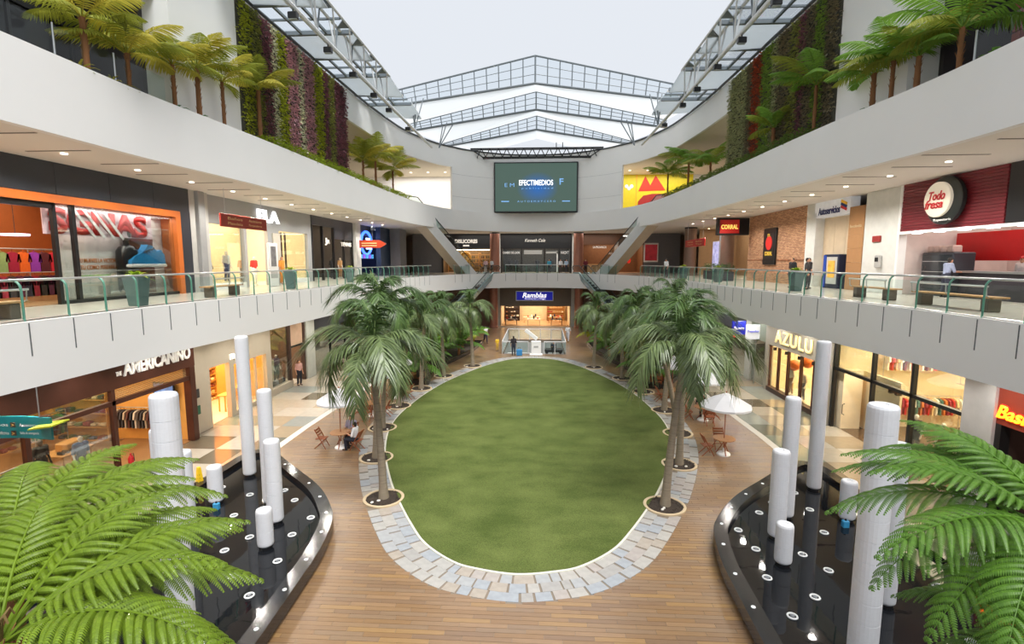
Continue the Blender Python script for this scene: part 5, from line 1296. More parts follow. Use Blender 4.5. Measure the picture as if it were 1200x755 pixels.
def rail_of_clothes(name_l, loc, ln, cols, along_y=True, h=1.5, step=.16, face=False, group=None, kind='shirt'):
    t = thing('clothes_rail', name_l, 'clothes rail', loc, 0 if along_y else R(-90))
    MB().cyl((0, -ln / 2, h), (0, ln / 2, h), .02, n=8).build('rail', STEEL, t)
    for y in (-ln / 2, ln / 2):
        MB().cyl((0, y, 0), (0, y, h), .02, n=8).build('upright', STEEL, t); MB().box(-.25, .25, y - .02, y + .02, 0, .03).build('foot', STEEL, t)
    n = int(ln / step)
    for k in range(n):
        y = -ln / 2 + (k + .5) * step; p = Vector((0, y, h - .2)); 
        if not along_y: p = Vector((y, 0, h - .2))
        o = inst(garment_mesh(kind), 'garment', None, Vector(loc) + p, (0, 0, (R(90) if along_y else 0) + (R(90) if face else 0)))
        c = cols[k % len(cols)]; _set(o, cloth(c)); tag(o, '%s garment on the %s' % (ORDN[k], name_l), 'garment', group or 'garments on the ' + name_l)
def shelf_unit(label, loc, rz, w_, h, rows, colsets, seed=1, m=None, d=.4):
    """open shelf with folded stacks on every board"""
    rnd = random.Random(seed); t = thing('shelf_unit', label, 'shelf', loc, rz); m = m or OAK
    for x in (-w_ / 2, w_ / 2 - .04): MB().box(x, x + .04, -d / 2, d / 2, 0, h).build('side', m, t)
    MB().box(-w_ / 2, w_ / 2, d / 2 - .02, d / 2, 0, h).build('back', m, t)
    M_ = Matrix.Translation(loc) @ Matrix.Rotation(rz, 4, 'Z')
    for r_ in range(rows + 1):
        z = h * r_ / rows; MB().box(-w_ / 2, w_ / 2, -d / 2, d / 2, max(0, z - .03), max(.03, z)).build('board', m, t)
        if r_ == rows: break
        x = -w_ / 2 + .1; q_ = 0
        while x < w_ / 2 - .3:
            ww = rnd.uniform(.22, .34); hh = rnd.uniform(.08, .2); c = rnd.choice(colsets)
            o = MB(Matrix.Identity(4)).bevbox(-ww / 2, ww / 2, -.14, .14, 0, hh, .02).build('folded_stack', cloth(c)); o.location = M_ @ Vector((x + ww / 2, -.02, z + .032)); o.rotation_euler = (0, 0, rz)
            tag(o, '%s stack, %s board, %s' % (ORDN[q_], ORDN[r_], label), 'clothes', 'folded stacks on the ' + label); q_ += 1; x += ww + rnd.uniform(.03, .15)
def display_table(label, loc, w_, d, h, m=None):
    t = thing('display_table', label, 'table', loc); m = m or OAK
    MB().bevbox(-w_ / 2, w_ / 2, -d / 2, d / 2, h - .06, h, .01).build('top', m, t)
    for x in (-1, 1):
        for y in (-1, 1): MB().box(x * (w_ / 2 - .08) - .03, x * (w_ / 2 - .08) + .03, y * (d / 2 - .08) - .03, y * (d / 2 - .08) + .03, 0, h - .06).build('leg', m, t)
    return t
def lump(label, cat, loc, sx, sy, sz, m, nm, group=None, rz=0):
    o = MB().bevbox(-sx / 2, sx / 2, -sy / 2, sy / 2, 0, sz, min(sx, sy, sz) * .12).build(nm, m, loc=loc); o.rotation_euler = (0, 0, rz); return tag(o, label, cat, group)

# ------------------------------------------------ LEFT, GROUND: brown clothing store
s = -1
room(s, 15.35, 7.5, 7, 22.0, 0.0, 4.9, AMBER, WOODF, 900, spots=9)
t = thing('shopfront', 'rust-brown metal shopfront with white block letters on the left ground floor', 'shopfront', (0, 0, 0))
fp_ = sbox(s, 15.15, 15.4, 7, 22.1, 3.45, 5.0, 'fascia_panel', RUST, t)
sbox(s, 15.15, 15.5, 21.75, 22.1, 0, 3.45, 'jamb', RUST, t, .02)
for y in (8.0, 11.2, 14.4, 17.65): sbox(s, 15.2, 15.36, y - .08, y + .08, 0, 3.45, 'mullion', RUST, t)
sbox(s, 15.2, 15.36, 7, 21.75, 2.85, 3.02, 'transom', RUST, t); sbox(s, 15.2, 15.4, 7, 17.65, 0, .14, 'sill', RUST, t)
for y0, y1 in ((8.08, 11.12), (11.28, 14.32), (14.48, 17.57)):
    sglass(s, 15.28, y0, y1, .14, 2.85, t); sglass(s, 15.28, y0, y1, 3.02, 3.45, t)
for k in range(7): sbox(s, 15.3, 15.34, 17.75, 21.7, 3.05 + k * .058, 3.075 + k * .058, 'louvre', mat('louvre_brass', (170, 150, 110), .35, metal=.6), t)
SIGNW = mat_emit('sign_letters_white', (225, 220, 212), .35)
text('lettering', 'AMERICANINO', SIGNW, (-15.14, 19.95, 4.12), ROT_LEFT, .55, 3.7, .05, fp_, bold=.03)
text('lettering', 'THE', SIGNW, (-15.14, 17.9, 4.0), ROT_LEFT, .16, .26, .03, fp_)
dec = mat('decal_white', (244, 246, 248), .6)
text('lettering', 'Around', dec, (-15.26, 15.75, 1.0), (R(90), 0, R(90)), .5, 1.5, .004, t, shear=.35)
text('lettering', 'The World', dec, (-15.26, 15.65, .45), (R(90), 0, R(90)), .5, 1.9, .004, t, shear=.35)
mannequin('mannequin in denim shirt and blue jeans inside the brown store window', (-15.95, 16.9, .16), R(75), (86, 116, 158), (60, 76, 104))
mannequin('mannequin in red top and jeans inside the brown store window', (-16.0, 13.6, .16), R(75), (176, 34, 52), (66, 84, 112))
mannequin('mannequin in dark patterned outfit deeper in the brown store', (-17.4, 16.8, .02), R(80), (70, 66, 62), (60, 58, 60), MANQD)
mannequin('grey mannequin with black top nearest the camera in the brown store', (-15.95, 12.4, .16), R(80), (52, 52, 58), (96, 98, 108))
shelf_unit('tall oak wall shelf deep in the brown store', (-20.3, 21.65, .02), 0, 2.6, 3.2, 5, [(120, 40, 44), (70, 90, 120), (60, 60, 66), (196, 180, 150), (90, 110, 80)], 3)
shelf_unit('second oak wall shelf deep in the brown store', (-22.3, 19.6, .02), R(90), 3.0, 3.2, 5, [(60, 70, 96), (180, 160, 130), (130, 60, 50), (80, 80, 80)], 4)
rail_of_clothes('coat rail near the entrance of the brown store', (-17.4, 21.5, .02), 2.4, [(210, 200, 186), (80, 70, 66), (60, 60, 66), (176, 160, 140), (90, 50, 44), (46, 50, 60)], along_y=False, h=1.6)
rail_of_clothes('green and black jacket rail in the brown store', (-19.6, 19.4, .02), 1.4, [(50, 110, 60), (40, 42, 46), (70, 64, 60)], h=1.9)
rail_of_clothes('jeans rail behind the window lettering', (-16.9, 15.2, .02), 1.5, [(52, 64, 92), (70, 84, 116), (44, 50, 70)], h=1.3, kind='coat')
t = display_table('oak display table with a box in the brown store', (-17.8, 18.2, .02), 1.0, 1.4, .85)
lump('plain wooden box on the display table of the brown store', 'box', (-17.8, 18.35, .875), .5, .8, .32, OAK, 'wooden_box')
for k in range(3): lump('%s dark shoe on the display table of the brown store' % ORDN[k], 'shoe', (-17.55, 17.7 + k * .2, .875), .26, .1, .1, cloth((56, 46, 40)), 'shoe', 'shoes on the display table')
t = thing('wall_screen', 'upright video screen beside the entrance of the brown store', 'screen', (-16.4, 21.75, 1.5))
MB().bevbox(-.5, .5, -.08, 0, 0, 1.25, .02).build('housing', BLACK, t); MB().box(-.44, .44, -.09, -.08, .06, 1.19).build('picture', mat('screen_people', (90, 120, 170), .4, var=.5, scale=4, emit=.7), t)
t = thing('fire_extinguisher', 'red fire extinguisher beside the brown store entrance', 'fire extinguisher', (-15.0, 17.95, 0.1))
MB().lathe([(.09, 0), (.1, .03), (.1, .6), (.06, .7), (.03, .72), (.03, .8)], 14).build('cylinder', mat('extinguisher_red', (190, 30, 38), .35), t, True); MB().tube([(0.03, 0, .78), (.12, 0, .8), (.14, 0, .5)], .015, 6).build('hose', BLACK, t)
MB().box(.085, .105, -.05, .05, .3, .45).build('label_plate', WHITE, t)
# turquoise hanging wayfinding sign
TURQ = mat('turquoise_sign', (20, 122, 128), .4, var=.04); LIME = mat('lime_fin', (186, 196, 60), .4)
a = ony(-20, 489, 13.0); b = ony(61, 516, 13.0)
t = thing('wayfinding_sign', 'turquoise hanging direction sign with lime fin at the left edge', 'sign', (b.x, 13.0, b.z))
n = 8; W_ = b.x - a.x; H_ = a.z - b.z
V = [(-W_ * (1 - k / n), .12 * math.sin(k / n * 3.1), zz) for k in range(n + 1) for zz in (0, H_)] + [(-W_ * (1 - k / n), .12 * math.sin(k / n * 3.1) + .06, zz) for k in range(n + 1) for zz in (0, H_)]
m_ = 2 * (n + 1)
MB().add(V, [(2 * k, 2 * k + 2, 2 * k + 3, 2 * k + 1) for k in range(n)] + [(m_ + 2 * k, m_ + 2 * k + 1, m_ + 2 * k + 3, m_ + 2 * k + 2) for k in range(n)] + [(2 * k + 1, 2 * k + 3, m_ + 2 * k + 3, m_ + 2 * k + 1) for k in range(n)] + [(2 * k, m_ + 2 * k, m_ + 2 * k + 2, 2 * k + 2) for k in range(n)] + [(0, 1, m_ + 1, m_), (2 * n, m_ + 2 * n, m_ + 2 * n + 1, 2 * n + 1)]).build('panel', TURQ, t)
MB().add([(-.42, -.25, H_ * .62), (.28, -.25, H_ * .80), (.28, .3, H_ * .84), (-.42, .3, H_ * .66), (-.42, -.25, H_ * .55), (.28, -.25, H_ * .73), (.28, .3, H_ * .77), (-.42, .3, H_ * .59)], [(0, 1, 2, 3), (7, 6, 5, 4), (0, 4, 5, 1), (1, 5, 6, 2), (2, 6, 7, 3), (3, 7, 4, 0)]).build('fin', LIME, t)
for x, z, tx in ((-.62, .68, 'Ascensores'), (-.62, .30, 'Salida de emergencia'), (-1.5, .68, 'Ba\u00f1os'), (-1.5, .3, 'Escalera el\u00e9ctrica')): text('lettering', tx, dec, (x, -.02, H_ * z), ROT_FRONT, .09, .55, .003, t)
for x, z in ((-1.08, .68), (-1.08, .30)):
    MB().box(x - .07, x + .07, -.03, -.015, H_ * z - .07, H_ * z + .07).build('arrow_plate', mat('sign_brown', (70, 60, 50), .5), t); text('arrow', '\u2192' if False else '>', mat('arrow_gold', (226, 190, 110), .4), (x, -.035, H_ * z), ROT_FRONT, .09, None, .003, t, bold=.03)
for x in (-1.6, -.4): MB().cyl((x, .1, H_), (x, .1, 4.99 - b.z), .015, n=6).build('hanger', STEEL, t)

# ------------------------------------------------ LEFT, GROUND: beige store with amber windows
BEIGE = mat('beige_wall', (188, 178, 160), .6, var=.03)
room(s, 15.85, 5.5, 22.1, 29.5, 0, 4.9, AMBER, ASH, 1000, (1, .72, .36), spots=5)
t = thing('shopfront', 'beige stone shopfront with amber lit openings on the left ground floor', 'shopfront', (0, 0, 0))
for y0, y1, z0, z1 in ((22.1, 23.75, 0, 5), (25.35, 25.75, 0, 5), (28.95, 29.5, 0, 5), (23.75, 25.35, 2.95, 5), (25.75, 28.95, 2.75, 5), (25.75, 28.95, 0, .25)): sbox(s, 15.6, 15.85, y0, y1, z0, z1, 'wall_panel', BEIGE, t)
sglass(s, 15.75, 25.75, 28.95, .25, 2.75, t)
sbox(s, 15.68, 15.8, 27.9, 28.0, .25, 2.75, 'mullion', BEIGE, t)
text('lettering', 'FRASCO', mat_emit('lit_letters', (255, 252, 244), 1.2), (-15.58, 26.2, 3.2), ROT_LEFT, .3, 1.6, .04, t, bold=.02)
for z, c in ((1.75, (46, 50, 52)), (.95, (36, 96, 72))): o = sbox(s, 15.55, 15.62, 22.45, 22.85, z, z + .42, 'notice_plate', mat('notice_%d' % c[1], c, .5), t)
for k, (x, y) in enumerate(((-17.5, 24.4), (-17.2, 26.6), (-17.6, 28.2))):
    shelf_unit(['amber cosmetics shelf left of the pillar', 'amber cosmetics shelf in the wide opening', 'amber cosmetics shelf right of the pillar'][k], (x - 1.2, y, .02), R(90), 1.3, 2.3, 6, [(214, 180, 120), (150, 90, 50), (236, 214, 170), (110, 60, 44)], 20 + k, mat('amber_shelf', (220, 170, 90), .5), .3)
    display_table(['small amber counter by the left opening', 'small amber counter in the wide opening', 'small amber counter behind the mullion'][k], (x + .5, y, .02), .5, .9, .9, mat('amber_counter', (214, 160, 84), .5))
# ------------------------------------------------ LEFT, GROUND: fashion window and tall door
room(s, 15.9, 4, 29.5, 34.2, 0, 4.9, mat('brown_shop_wall', (120, 92, 72), .7), ASH, 260, spots=4)
t = thing('shopfront', 'brown fashion window with crossed beams on the left ground floor', 'shopfront', (0, 0, 0))
for y in (29.55, 32.1, 34.1): sbox(s, 15.7, 15.95, y - .09, y + .09, 0, 5, 'post', mat('dark_brown', (74, 54, 46), .5), t)
sbox(s, 15.6, 16.2, 29.5, 32.1, 0, .4, 'plinth', BEIGE, t); sglass(s, 15.8, 29.65, 32.0, .4, 4.4, t)
for za, zb in ((3.2, 4.4), (4.4, 3.2)): MB().tube([(-16.1, 29.8, za), (-16.1, 31.9, zb)], .06, 6).build('cross_beam', mat('old_wood', (150, 110, 80), .7), t)
sbox(s, 15.75, 15.85, 32.25, 33.9, 2.6, 5, 'door_panel', mat('salmon_panel', (206, 172, 146), .5), t)
sbox(s, 15.7, 15.8, 32.2, 33.95, 2.5, 2.62, 'lintel', BLACK, t)
for k, (y, c, c2) in enumerate(((30.2, (60, 60, 64), (90, 80, 76)), (30.8, (240, 226, 190), (230, 214, 180)), (31.5, (120, 96, 110), (70, 66, 70)))): mannequin(['dark dressed mannequin in the crossed-beam window', 'cream dressed mannequin in the crossed-beam window', 'mauve dressed mannequin in the crossed-beam window'][k], (-16.4, y, .42), R(70), c, c2)
for k in range(5): lump('%s handbag at the foot of the crossed-beam window' % ['tan', 'dark blue', 'pale grey', 'brown', 'mid grey'][k], 'bag', (-16.05, 29.9 + k * .42, .41), .22, .3, .28, cloth([(200, 160, 120), (60, 60, 70), (180, 180, 190), (120, 80, 60), (90, 90, 96)][k]), 'handbag', 'bags in the crossed-beam window')
t = thing('shopfront', 'pale pier and dark shop at the far left ground floor', 'shopfront', (0, 0, 0))
sbox(s, 15.6, 16.1, 34.2, 35.5, 0, 5, 'pier', mat('pale_pier', (196, 198, 190), .6), t); sbox(s, 15.6, 15.9, 35.5, 51, 3.2, 5, 'fascia_panel', DKGREY, t)
for k in range(6): sbox(s, 15.7, 15.85, 35.5 + k * 3, 35.62 + k * 3, 0, 3.2, 'mullion', BLACK, t); sglass(s, 15.78, 35.62 + k * 3, 38.5 + k * 3, 0.1, 3.2, t)
room(s, 15.95, 4, 35.5, 54, 0, 4.9, mat('dim_shop_wall', (110, 104, 92), .7), ASH, 250, spots=6)

# ------------------------------------------------ RIGHT, GROUND
s = 1
GOLD = mat_emit('gold_letters', (246, 226, 160), .7)
room(s, 15.35, 5.5, 26.0, 33.3, 0, 4.9, CREAM, ASH, 900, (1, .78, .45), spots=6)
t = thing('shopfront', 'grey shopfront with gold letters and lit windows on the right ground floor', 'shopfront', (0, 0, 0))
sbox(s, 15.0, 15.35, 25.9, 33.3, 2.95, 5.0, 'fascia_panel', mat('taupe_wall', (164, 158, 146), .6, var=.03), t)
sbox(s, 15.0, 15.35, 32.9, 33.3, 0, 2.95, 'jamb', mat('taupe_wall', (164, 158, 146)), t); sbox(s, 15.0, 15.35, 25.75, 26.05, 0, 5, 'jamb', mat('taupe_wall', (164, 158, 146)), t)
sbox(s, 15.0, 15.35, 26, 32.9, 0, .28, 'sill', mat('dark_brown', (74, 54, 46)), t)
ys = [26.1, 27.6, 29.0, 30.5, 31.7, 32.9]
for y in ys: sbox(s, 15.1, 15.24, y - .07, y + .07, .28, 2.95, 'mullion', mat('red_brown_frame', (72, 36, 28), .4), t)
for y0, y1 in zip(ys, ys[1:]): sglass(s, 15.17, y0, y1, .28, 2.9, t)
text('lettering', 'AZULU', GOLD, (14.98, 29.75, 3.62), ROT_RIGHT, .78, 4.3, .06, t, bold=.012, spacing=1.15)
for k in range(4): sbox(s, 14.85, 15.0, 27.2 + k * 1.5, 27.35 + k * 1.5, 2.75, 2.93, 'spotlight', BLACK, t)
ORG = mat('orange_globe', (214, 110, 40), .5)
for k, (x, y, z) in enumerate(((15.8, 27.9, 2.2), (16.0, 30.0, 2.35), (15.7, 30.9, 2.0), (16.2, 28.8, 2.0))):
    o = thing('hanging_globe', ['orange paper globe hanging nearest the pillar', 'orange paper globe hanging highest in the gold-letter store', 'orange paper globe hanging left of the others', 'low orange paper globe hanging between two mannequins'][k], 'globe lamp', (x, y, z)); MB().sphere((0, 0, 0), .33, 14, 10).build('shade', ORG, o, True); MB().cyl((0, 0, .33), (0, 0, 4.84 - z), .008, n=5).build('cord', BLACK, o)
for k, (y, c, c2) in enumerate(((27.0, (40, 44, 60), (220, 214, 200)), (28.4, (230, 222, 206), (222, 214, 200)), (29.9, (210, 190, 170), (60, 56, 60)), (31.3, (236, 230, 210), (150, 110, 70)))): mannequin(['mannequin in dark jacket and hat in the gold-letter store', 'mannequin in white dress in the gold-letter store', 'mannequin in sand blouse in the gold-letter store', 'mannequin in cream top farthest in the gold-letter store'][k], (15.75, y, .1), R(-75), c, c2)
rail_of_clothes('short clothes rail in the gold-letter store', (18.4, 29.6, .02), 3.4, [(230, 220, 200), (214, 150, 90), (120, 90, 70), (240, 240, 236)], h=1.5)
# corner fashion store with big glazing
room(s, 15.3, 7, 17.75, 25.75, 0, 4.9, CREAM, mat('dark_polished_floor', (104, 84, 64), .15, var=.1), 900, (1, .82, .55), spots=7)
t = thing('shopfront', 'tall black-framed glass shopfront of the corner fashion store on the right', 'shopfront', (0, 0, 0))
ys = [17.8, 20.3, 22.7, 25.6]
for y in ys: sbox(s, 15.0, 15.16, y - .07, y + .07, 0, 5, 'mullion', BLACK, t)
sbox(s, 15.0, 15.16, 17.8, 25.6, 2.9, 3.04, 'transom', BLACK, t)
for i, (y0, y1) in enumerate(zip(ys, ys[1:])):
    sglass(s, 15.08, y0, y1, 3.04, 5, t)
    if i < 2: sglass(s, 15.08, y0, y1, .05, 2.9, t)
dl_ = sbox(s, 15.3, 16.2, 25.2, 25.7, 0, 2.9, 'door_leaf', mat('white_door', (240, 226, 196), .5), t)
MB().tube([(15.25, 24.9, .8), (15.15, 24.9, .85), (15.15, 24.9, 1.3), (15.25, 24.9, 1.35)], .02, 6).build('door_handle', BLACK, dl_)
struct(MB().box(16.4, 16.5, 22.9, 25.6, 0, 2.85).build('wall_right', CREAM))
for k in range(2): sbox(s, 15.1, 15.3, 21.2 + k * .4, 21.35 + k * .4, 2.72, 2.9, 'spotlight', BLACK, t)
rail_of_clothes('long blouse rail on the upper wall of the corner store', (18.9, 25.2, 2.3), 3.6, [(230, 216, 200), (196, 60, 60), (214, 170, 130), (240, 236, 228), (120, 60, 80)], along_y=False, h=1.6, step=.2)
rail_of_clothes('colourful blouse rail on the floor of the corner store', (18.9, 25.2, .02), 3.8, [(190, 40, 46), (230, 200, 150), (236, 232, 220), (80, 120, 110), (214, 120, 60), (150, 40, 60)], along_y=False, h=1.7, step=.18)
mannequin('mannequin in long red dress in the corner store', (16.6, 20.6, .02), R(-80), (186, 22, 34), (186, 22, 34))
mannequin('mannequin in black jacket in the corner store', (16.4, 21.8, .02), R(-70), (50, 50, 52), (70, 66, 66))
mannequin('mannequin in grey coat at the near pane of the corner store', (15.7, 18.2, .02), R(-80), (120, 120, 124), (60, 60, 64))
for k, (x, y) in enumerate(((16.3, 19.2), (17.3, 18.6), (16.2, 18.5))):
    display_table(['white display table under the red dress', 'white display table deeper in the corner store', 'low white display table at the near pane'][k], (x, y, .02), .8, .9, .75 - .12 * k, mat('white_table', (236, 226, 206), .4))
    for j in range(4): lump('%s folded cloth on the %s corner store table' % (['grey', 'dark red', 'brown', 'cream'][j], ['first', 'second', 'third'][k]), 'clothes', (x - .22 + .42 * (j % 2), y - .22 + .42 * (j // 2), .775 - .12 * k), .32, .34, .14, cloth([(196, 190, 176), (150, 44, 50), (96, 84, 70), (224, 214, 200)][j]), 'folded_stack', 'folded cloths on corner store tables')
# grey pier and neon bar
t = thing('shopfront', 'grey pier with green notices beside the neon bar', 'pier', (0, 0, 0))
sbox(s, 14.9, 15.4, 16.55, 17.75, 0, 5, 'pier', mat('grey_pier', (170, 168, 166), .6), t)
for z, w_ in ((1.95, .5), (1.05, .28)): sbox(s, 14.86, 14.92, 17.0, 17.0 + w_, z, z + .34, 'notice_plate', mat('green_notice', (30, 84, 78), .5), t)
room(s, 15.3, 5, 7, 16.55, 0, 4.9, mat('bar_wall', (50, 34, 30), .7, var=.2), mat('bar_floor', (60, 46, 38), .3), 60, (1, .5, .3), spots=4)
t = thing('shopfront', 'dark bar front with glowing orange neon name at the right edge', 'shopfront', (0, 0, 0))
sbox(s, 15.0, 15.3, 7, 16.55, 3.1, 5, 'fascia_panel', mat('bar_neon_glow_panel', (120, 44, 26), .6), t); sbox(s, 15.0, 15.3, 16.35, 16.55, 0, 3.1, 'jamb', BLACK, t)  # red fascia colour paints in the glow of the neon
text('lettering', 'Basilica', mat_emit('neon_orange', (255, 120, 20), 5.0), (14.97, 15.62, 3.52), ROT_RIGHT, .42, 1.75, .05, t, shear=.3, bold=.01)
text('lettering_outline', 'Basilica', mat_emit('neon_red', (255, 30, 10), 2.0), (14.985, 15.62, 3.52), ROT_RIGHT, .46, 1.8, .02, t, shear=.3, bold=.03)
# far right ground
room(s, 15.2, 4, 33.3, 54, 0, 4.9, mat('dim_shop_wall', (110, 104, 92)), ASH, 250, spots=6)
t = thing('shopfront', 'dark glazed shops at the far right ground floor', 'shopfront', (0, 0, 0))
sbox(s, 15.0, 15.2, 36.5, 52, 3.2, 5, 'fascia_panel', DKGREY, t); sbox(s, 15.0, 15.3, 35.6, 36.5, 0, 5, 'pier', mat('pale_pier', (196, 198, 190)), t); sbox(s, 15.0, 15.2, 33.3, 35.6, 3.0, 5, 'fascia_panel', mat('grey_green', (120, 128, 116), .6), t)
for k in range(5): sbox(s, 15.05, 15.2, 36.5 + k * 3, 36.62 + k * 3, 0, 3.2, 'mullion', BLACK, t); sglass(s, 15.12, 36.62 + k * 3, 39.5 + k * 3, .1, 3.2, t)
sglass(s, 15.1, 33.4, 35.5, .1, 3.0, t)
RED = mat_emit('red_logo', (210, 40, 36), .6)
for a_, b_ in (((38.6, 2.6), (37.2, 2.6)), ((38.6, 2.6), (38.6, 3.8)), ((38.2, 2.9), (37.4, 2.9))): MB().tube([(14.95, a_[0], a_[1]), (14.95, b_[0], b_[1])], .05, 5).build('logo_bar', RED, t)
t = thing('blade_sign', 'projecting blue and white sign by the far right ground shops', 'sign', (14.2, 34.3, 3.05))
MB().bevbox(-.1, .85, -.05, .05, 0, .95, .04).build('white_half', mat('sign_white', (236, 238, 244), .4, emit=.3), t)
MB().bevbox(-1.0, -.1, -.05, .05, .3, 1.2, .04).build('blue_half', mat('sign_blue', (36, 44, 168), .4, emit=.4), t)
text('lettering', 'Banco', dec, (-.55, -.06, .72), ROT_FRONT, .22, .65, .01, t, bold=.02); text('lettering', 'Popular', mat('sign_blue', (36, 44, 168)), (.38, -.06, .5), ROT_FRONT, .2, .75, .01, t, bold=.02)
MB().cyl((.6, 0, -3.0), (.6, 0, .05), .03, n=8).build('pole', STEEL, t)

# ------------------------------------------------ LEFT, LEVEL 2: sports store
s = -1; z0 = Z2
room(s, 16.6, 6.5, 6, 24.2, z0, ZS3, mat('orange_brown_wall', (168, 92, 42), .7, var=.06), WOODF, 800, (1, .8, .6), mat('dark_ceiling', (40, 38, 40), .8), spots=7)
struct(MB().box(-17.85, -17.75, 18.75, 24.1, z0, 10.3).build('wall_left', mat('display_white', (224, 222, 218), .6))); area((-17.1, 20.7, 10.15), 1.0, 6.0, 130, (1, .95, .88))
ORGF = mat('orange_frame', (196, 104, 40), .45, var=.05); NAVY = mat('navy_charcoal', (44, 48, 56), .4, var=.12, scale=.8)
t = thing('shopfront', 'charcoal sports store front with orange frame on the left gallery', 'shopfront', (0, 0, 0))
for k in range(8): sbox(s, 16.35, 16.6, 6 + k * 2.28, 8.26 + k * 2.28, 10.5, ZS3, 'fascia_panel', NAVY, t)
sbox(s, 16.35, 16.6, 23.5, 24.24, z0, 10.5, 'jamb_panel', NAVY, t)
sbox(s, 16.3, 16.62, 6, 23.5, 10.2, 10.48, 'orange_lintel', ORGF, t); sbox(s, 16.3, 16.62, 23.2, 23.5, z0, 10.2, 'orange_jamb', ORGF, t)
for y in (17.3, 18.05): sbox(s, 16.42, 16.56, y - .07, y + .07, z0, 10.2, 'mullion', BLACK, t)
sbox(s, 16.42, 16.56, 6, 17.3, 10.0, 10.2, 'head_rail', BLACK, t)
sglass(s, 16.5, 18.1, 23.2, z0 + .1, 10.2, t); sglass(s, 16.5, 17.36, 18.0, z0 + .1, 10.2, t); sbox(s, 16.4, 16.6, 17.3, 23.2, z0, z0 + .12, 'sill', BLACK, t)
t = thing('window_banner', 'pink patterned banner with red letters in the sports store window', 'banner', (-17.0, 19.9, 9.15))
MB().box(-.02, .02, -2.5, 2.6, 0, 1.05).build('panel', mat('pink_pattern', (226, 196, 204), .6, var=.2, scale=2.5), t)
text('lettering', 'SGNAS', mat('red_letter', (206, 30, 30), .45), (.03, .0, .5), ROT_LEFT, .95, 4.6, .03, t, bold=.05)
for k in range(4): o = MB().box(.06, .07, -.06, .06, -.75, .75).build('white_stroke', WHITE, t, loc=(0, -.9 + k * .45, .5)); o.rotation_euler = (R(40), 0, 0)
t = thing('window_panel', 'white display panel with orange slogan in the sports store window', 'panel', (-17.6, 20.1, z0))
MB().box(-.05, .05, -1.55, 1.2, .1, 3.0).build('board', mat('display_white', (224, 222, 218)), t)
OTX = mat('orange_text', (206, 120, 50), .5)
text('lettering', 'TU MUEVES LA VICTORIA', OTX, (.06, .1, 1.55), ROT_LEFT, .17, 2.0, .01, t, bold=.02); text('lettering', 'TU COMO PERDERLA', OTX, (.06, .1, 1.28), ROT_LEFT, .17, 1.8, .01, t, bold=.02)
MB().box(.05, .06, -.8, .6, .9, .97).build('green_line', mat('green_text', (120, 190, 80), .5), t)
t = thing('bust_display', 'glossy black torso display with silver head in the sports store', 'display', (-17.15, 21.2, z0 + .2))
MB().lathe([(.35, 0), (.4, .1), (.42, 1.4), (.40, 1.75), (.28, 1.95), (.12, 2.02), (.11, 2.2)], 20).build('torso', mat('gloss_black', (24, 24, 28), .15), t, True)
MB().sphere((0, 0, 2.5), (.2, .24, .34), 16, 12).sphere((.2, 0, 2.42), (.06, .05, .08), 8, 6).build('head', mat('silver_head', (120, 112, 108), .3, metal=.5), t, True)
t = thing('giant_shoe', 'oversized blue running shoe display in the sports store window', 'display', (-16.85, 21.9, z0 + 1.25))
sho = [(-.95, .12), (-.9, .55), (-.7, .78), (-.45, .72), (-.2, .95), (.05, 1.0), (.2, .8), (.45, .62), (.8, .5), (1.0, .32), (1.02, .14)]
MB(Matrix.Rotation(R(90), 4, 'Z')).add([(-x, yy, z) for yy in (-.16, .16) for x, z in sho], [tuple(range(len(sho))), tuple(range(2 * len(sho) - 1, len(sho) - 1, -1))] + [(i, len(sho) + i, len(sho) + (i + 1) % len(sho), (i + 1) % len(sho)) for i in range(len(sho))]).build('upper', mat('shoe_blue', (34, 136, 196), .45, var=.15, scale=5), t)
MB().bevbox(-.2, .2, -1.05, 1.0, 0, .16, .04).build('sole', WHITE, t)
for k in range(4): MB().tube([(.17, -.35 + k * .16, .62 + .05 * k), (.2, -.25 + k * .16, .72 + .05 * k), (.17, -.15 + k * .14, .62 + .06 * k)], .025, 5).build('lace', mat('lace_dark', (40, 50, 70), .6), t)
t = thing('window_panel', 'dark red display panel at the right of the sports store window', 'panel', (-17.5, 22.5, z0))
MB().box(-.05, .05, -1.0, .6, .1, 3.4).build('board', mat('dark_red_panel', (104, 36, 28), .5), t); MB().box(.05, .12, -.75, .3, 2.4, 3.05).build('sign_box', mat('maroon_box', (120, 30, 26), .4), t)
rail_of_clothes('bright sports shirt rail in the orange store', (-19.4, 18.9, z0), 3.0, [(206, 40, 60), (150, 180, 110), (170, 30, 60), (240, 110, 30), (150, 60, 180), (90, 30, 40)], h=2.0, step=.42, face=True)
rail_of_clothes('second sports shirt rail deeper in the orange store', (-20.6, 21.4, z0), 2.4, [(200, 60, 90), (60, 60, 120), (220, 60, 40)], h=2.0, step=.4, face=True)
rail_of_clothes('low dark sports shirt rail in the orange store', (-19.0, 18.6, z0), 3.4, [(90, 30, 60), (50, 40, 60), (160, 40, 60), (60, 50, 50)], h=1.1, step=.3, face=True)
t = thing('pendant_lamp', 'flat square pendant lamp in the orange store', 'lamp', (-18.6, 17.9, 9.1)); MB().bevbox(-.3, .3, -.3, .3, 0, .08, .02).build('shade', mat_emit('lamp_lilac', (230, 214, 240), 2.5), t); MB().cyl((0, 0, .08), (0, 0, 2.3), .01, n=5).build('cord', BLACK, t)
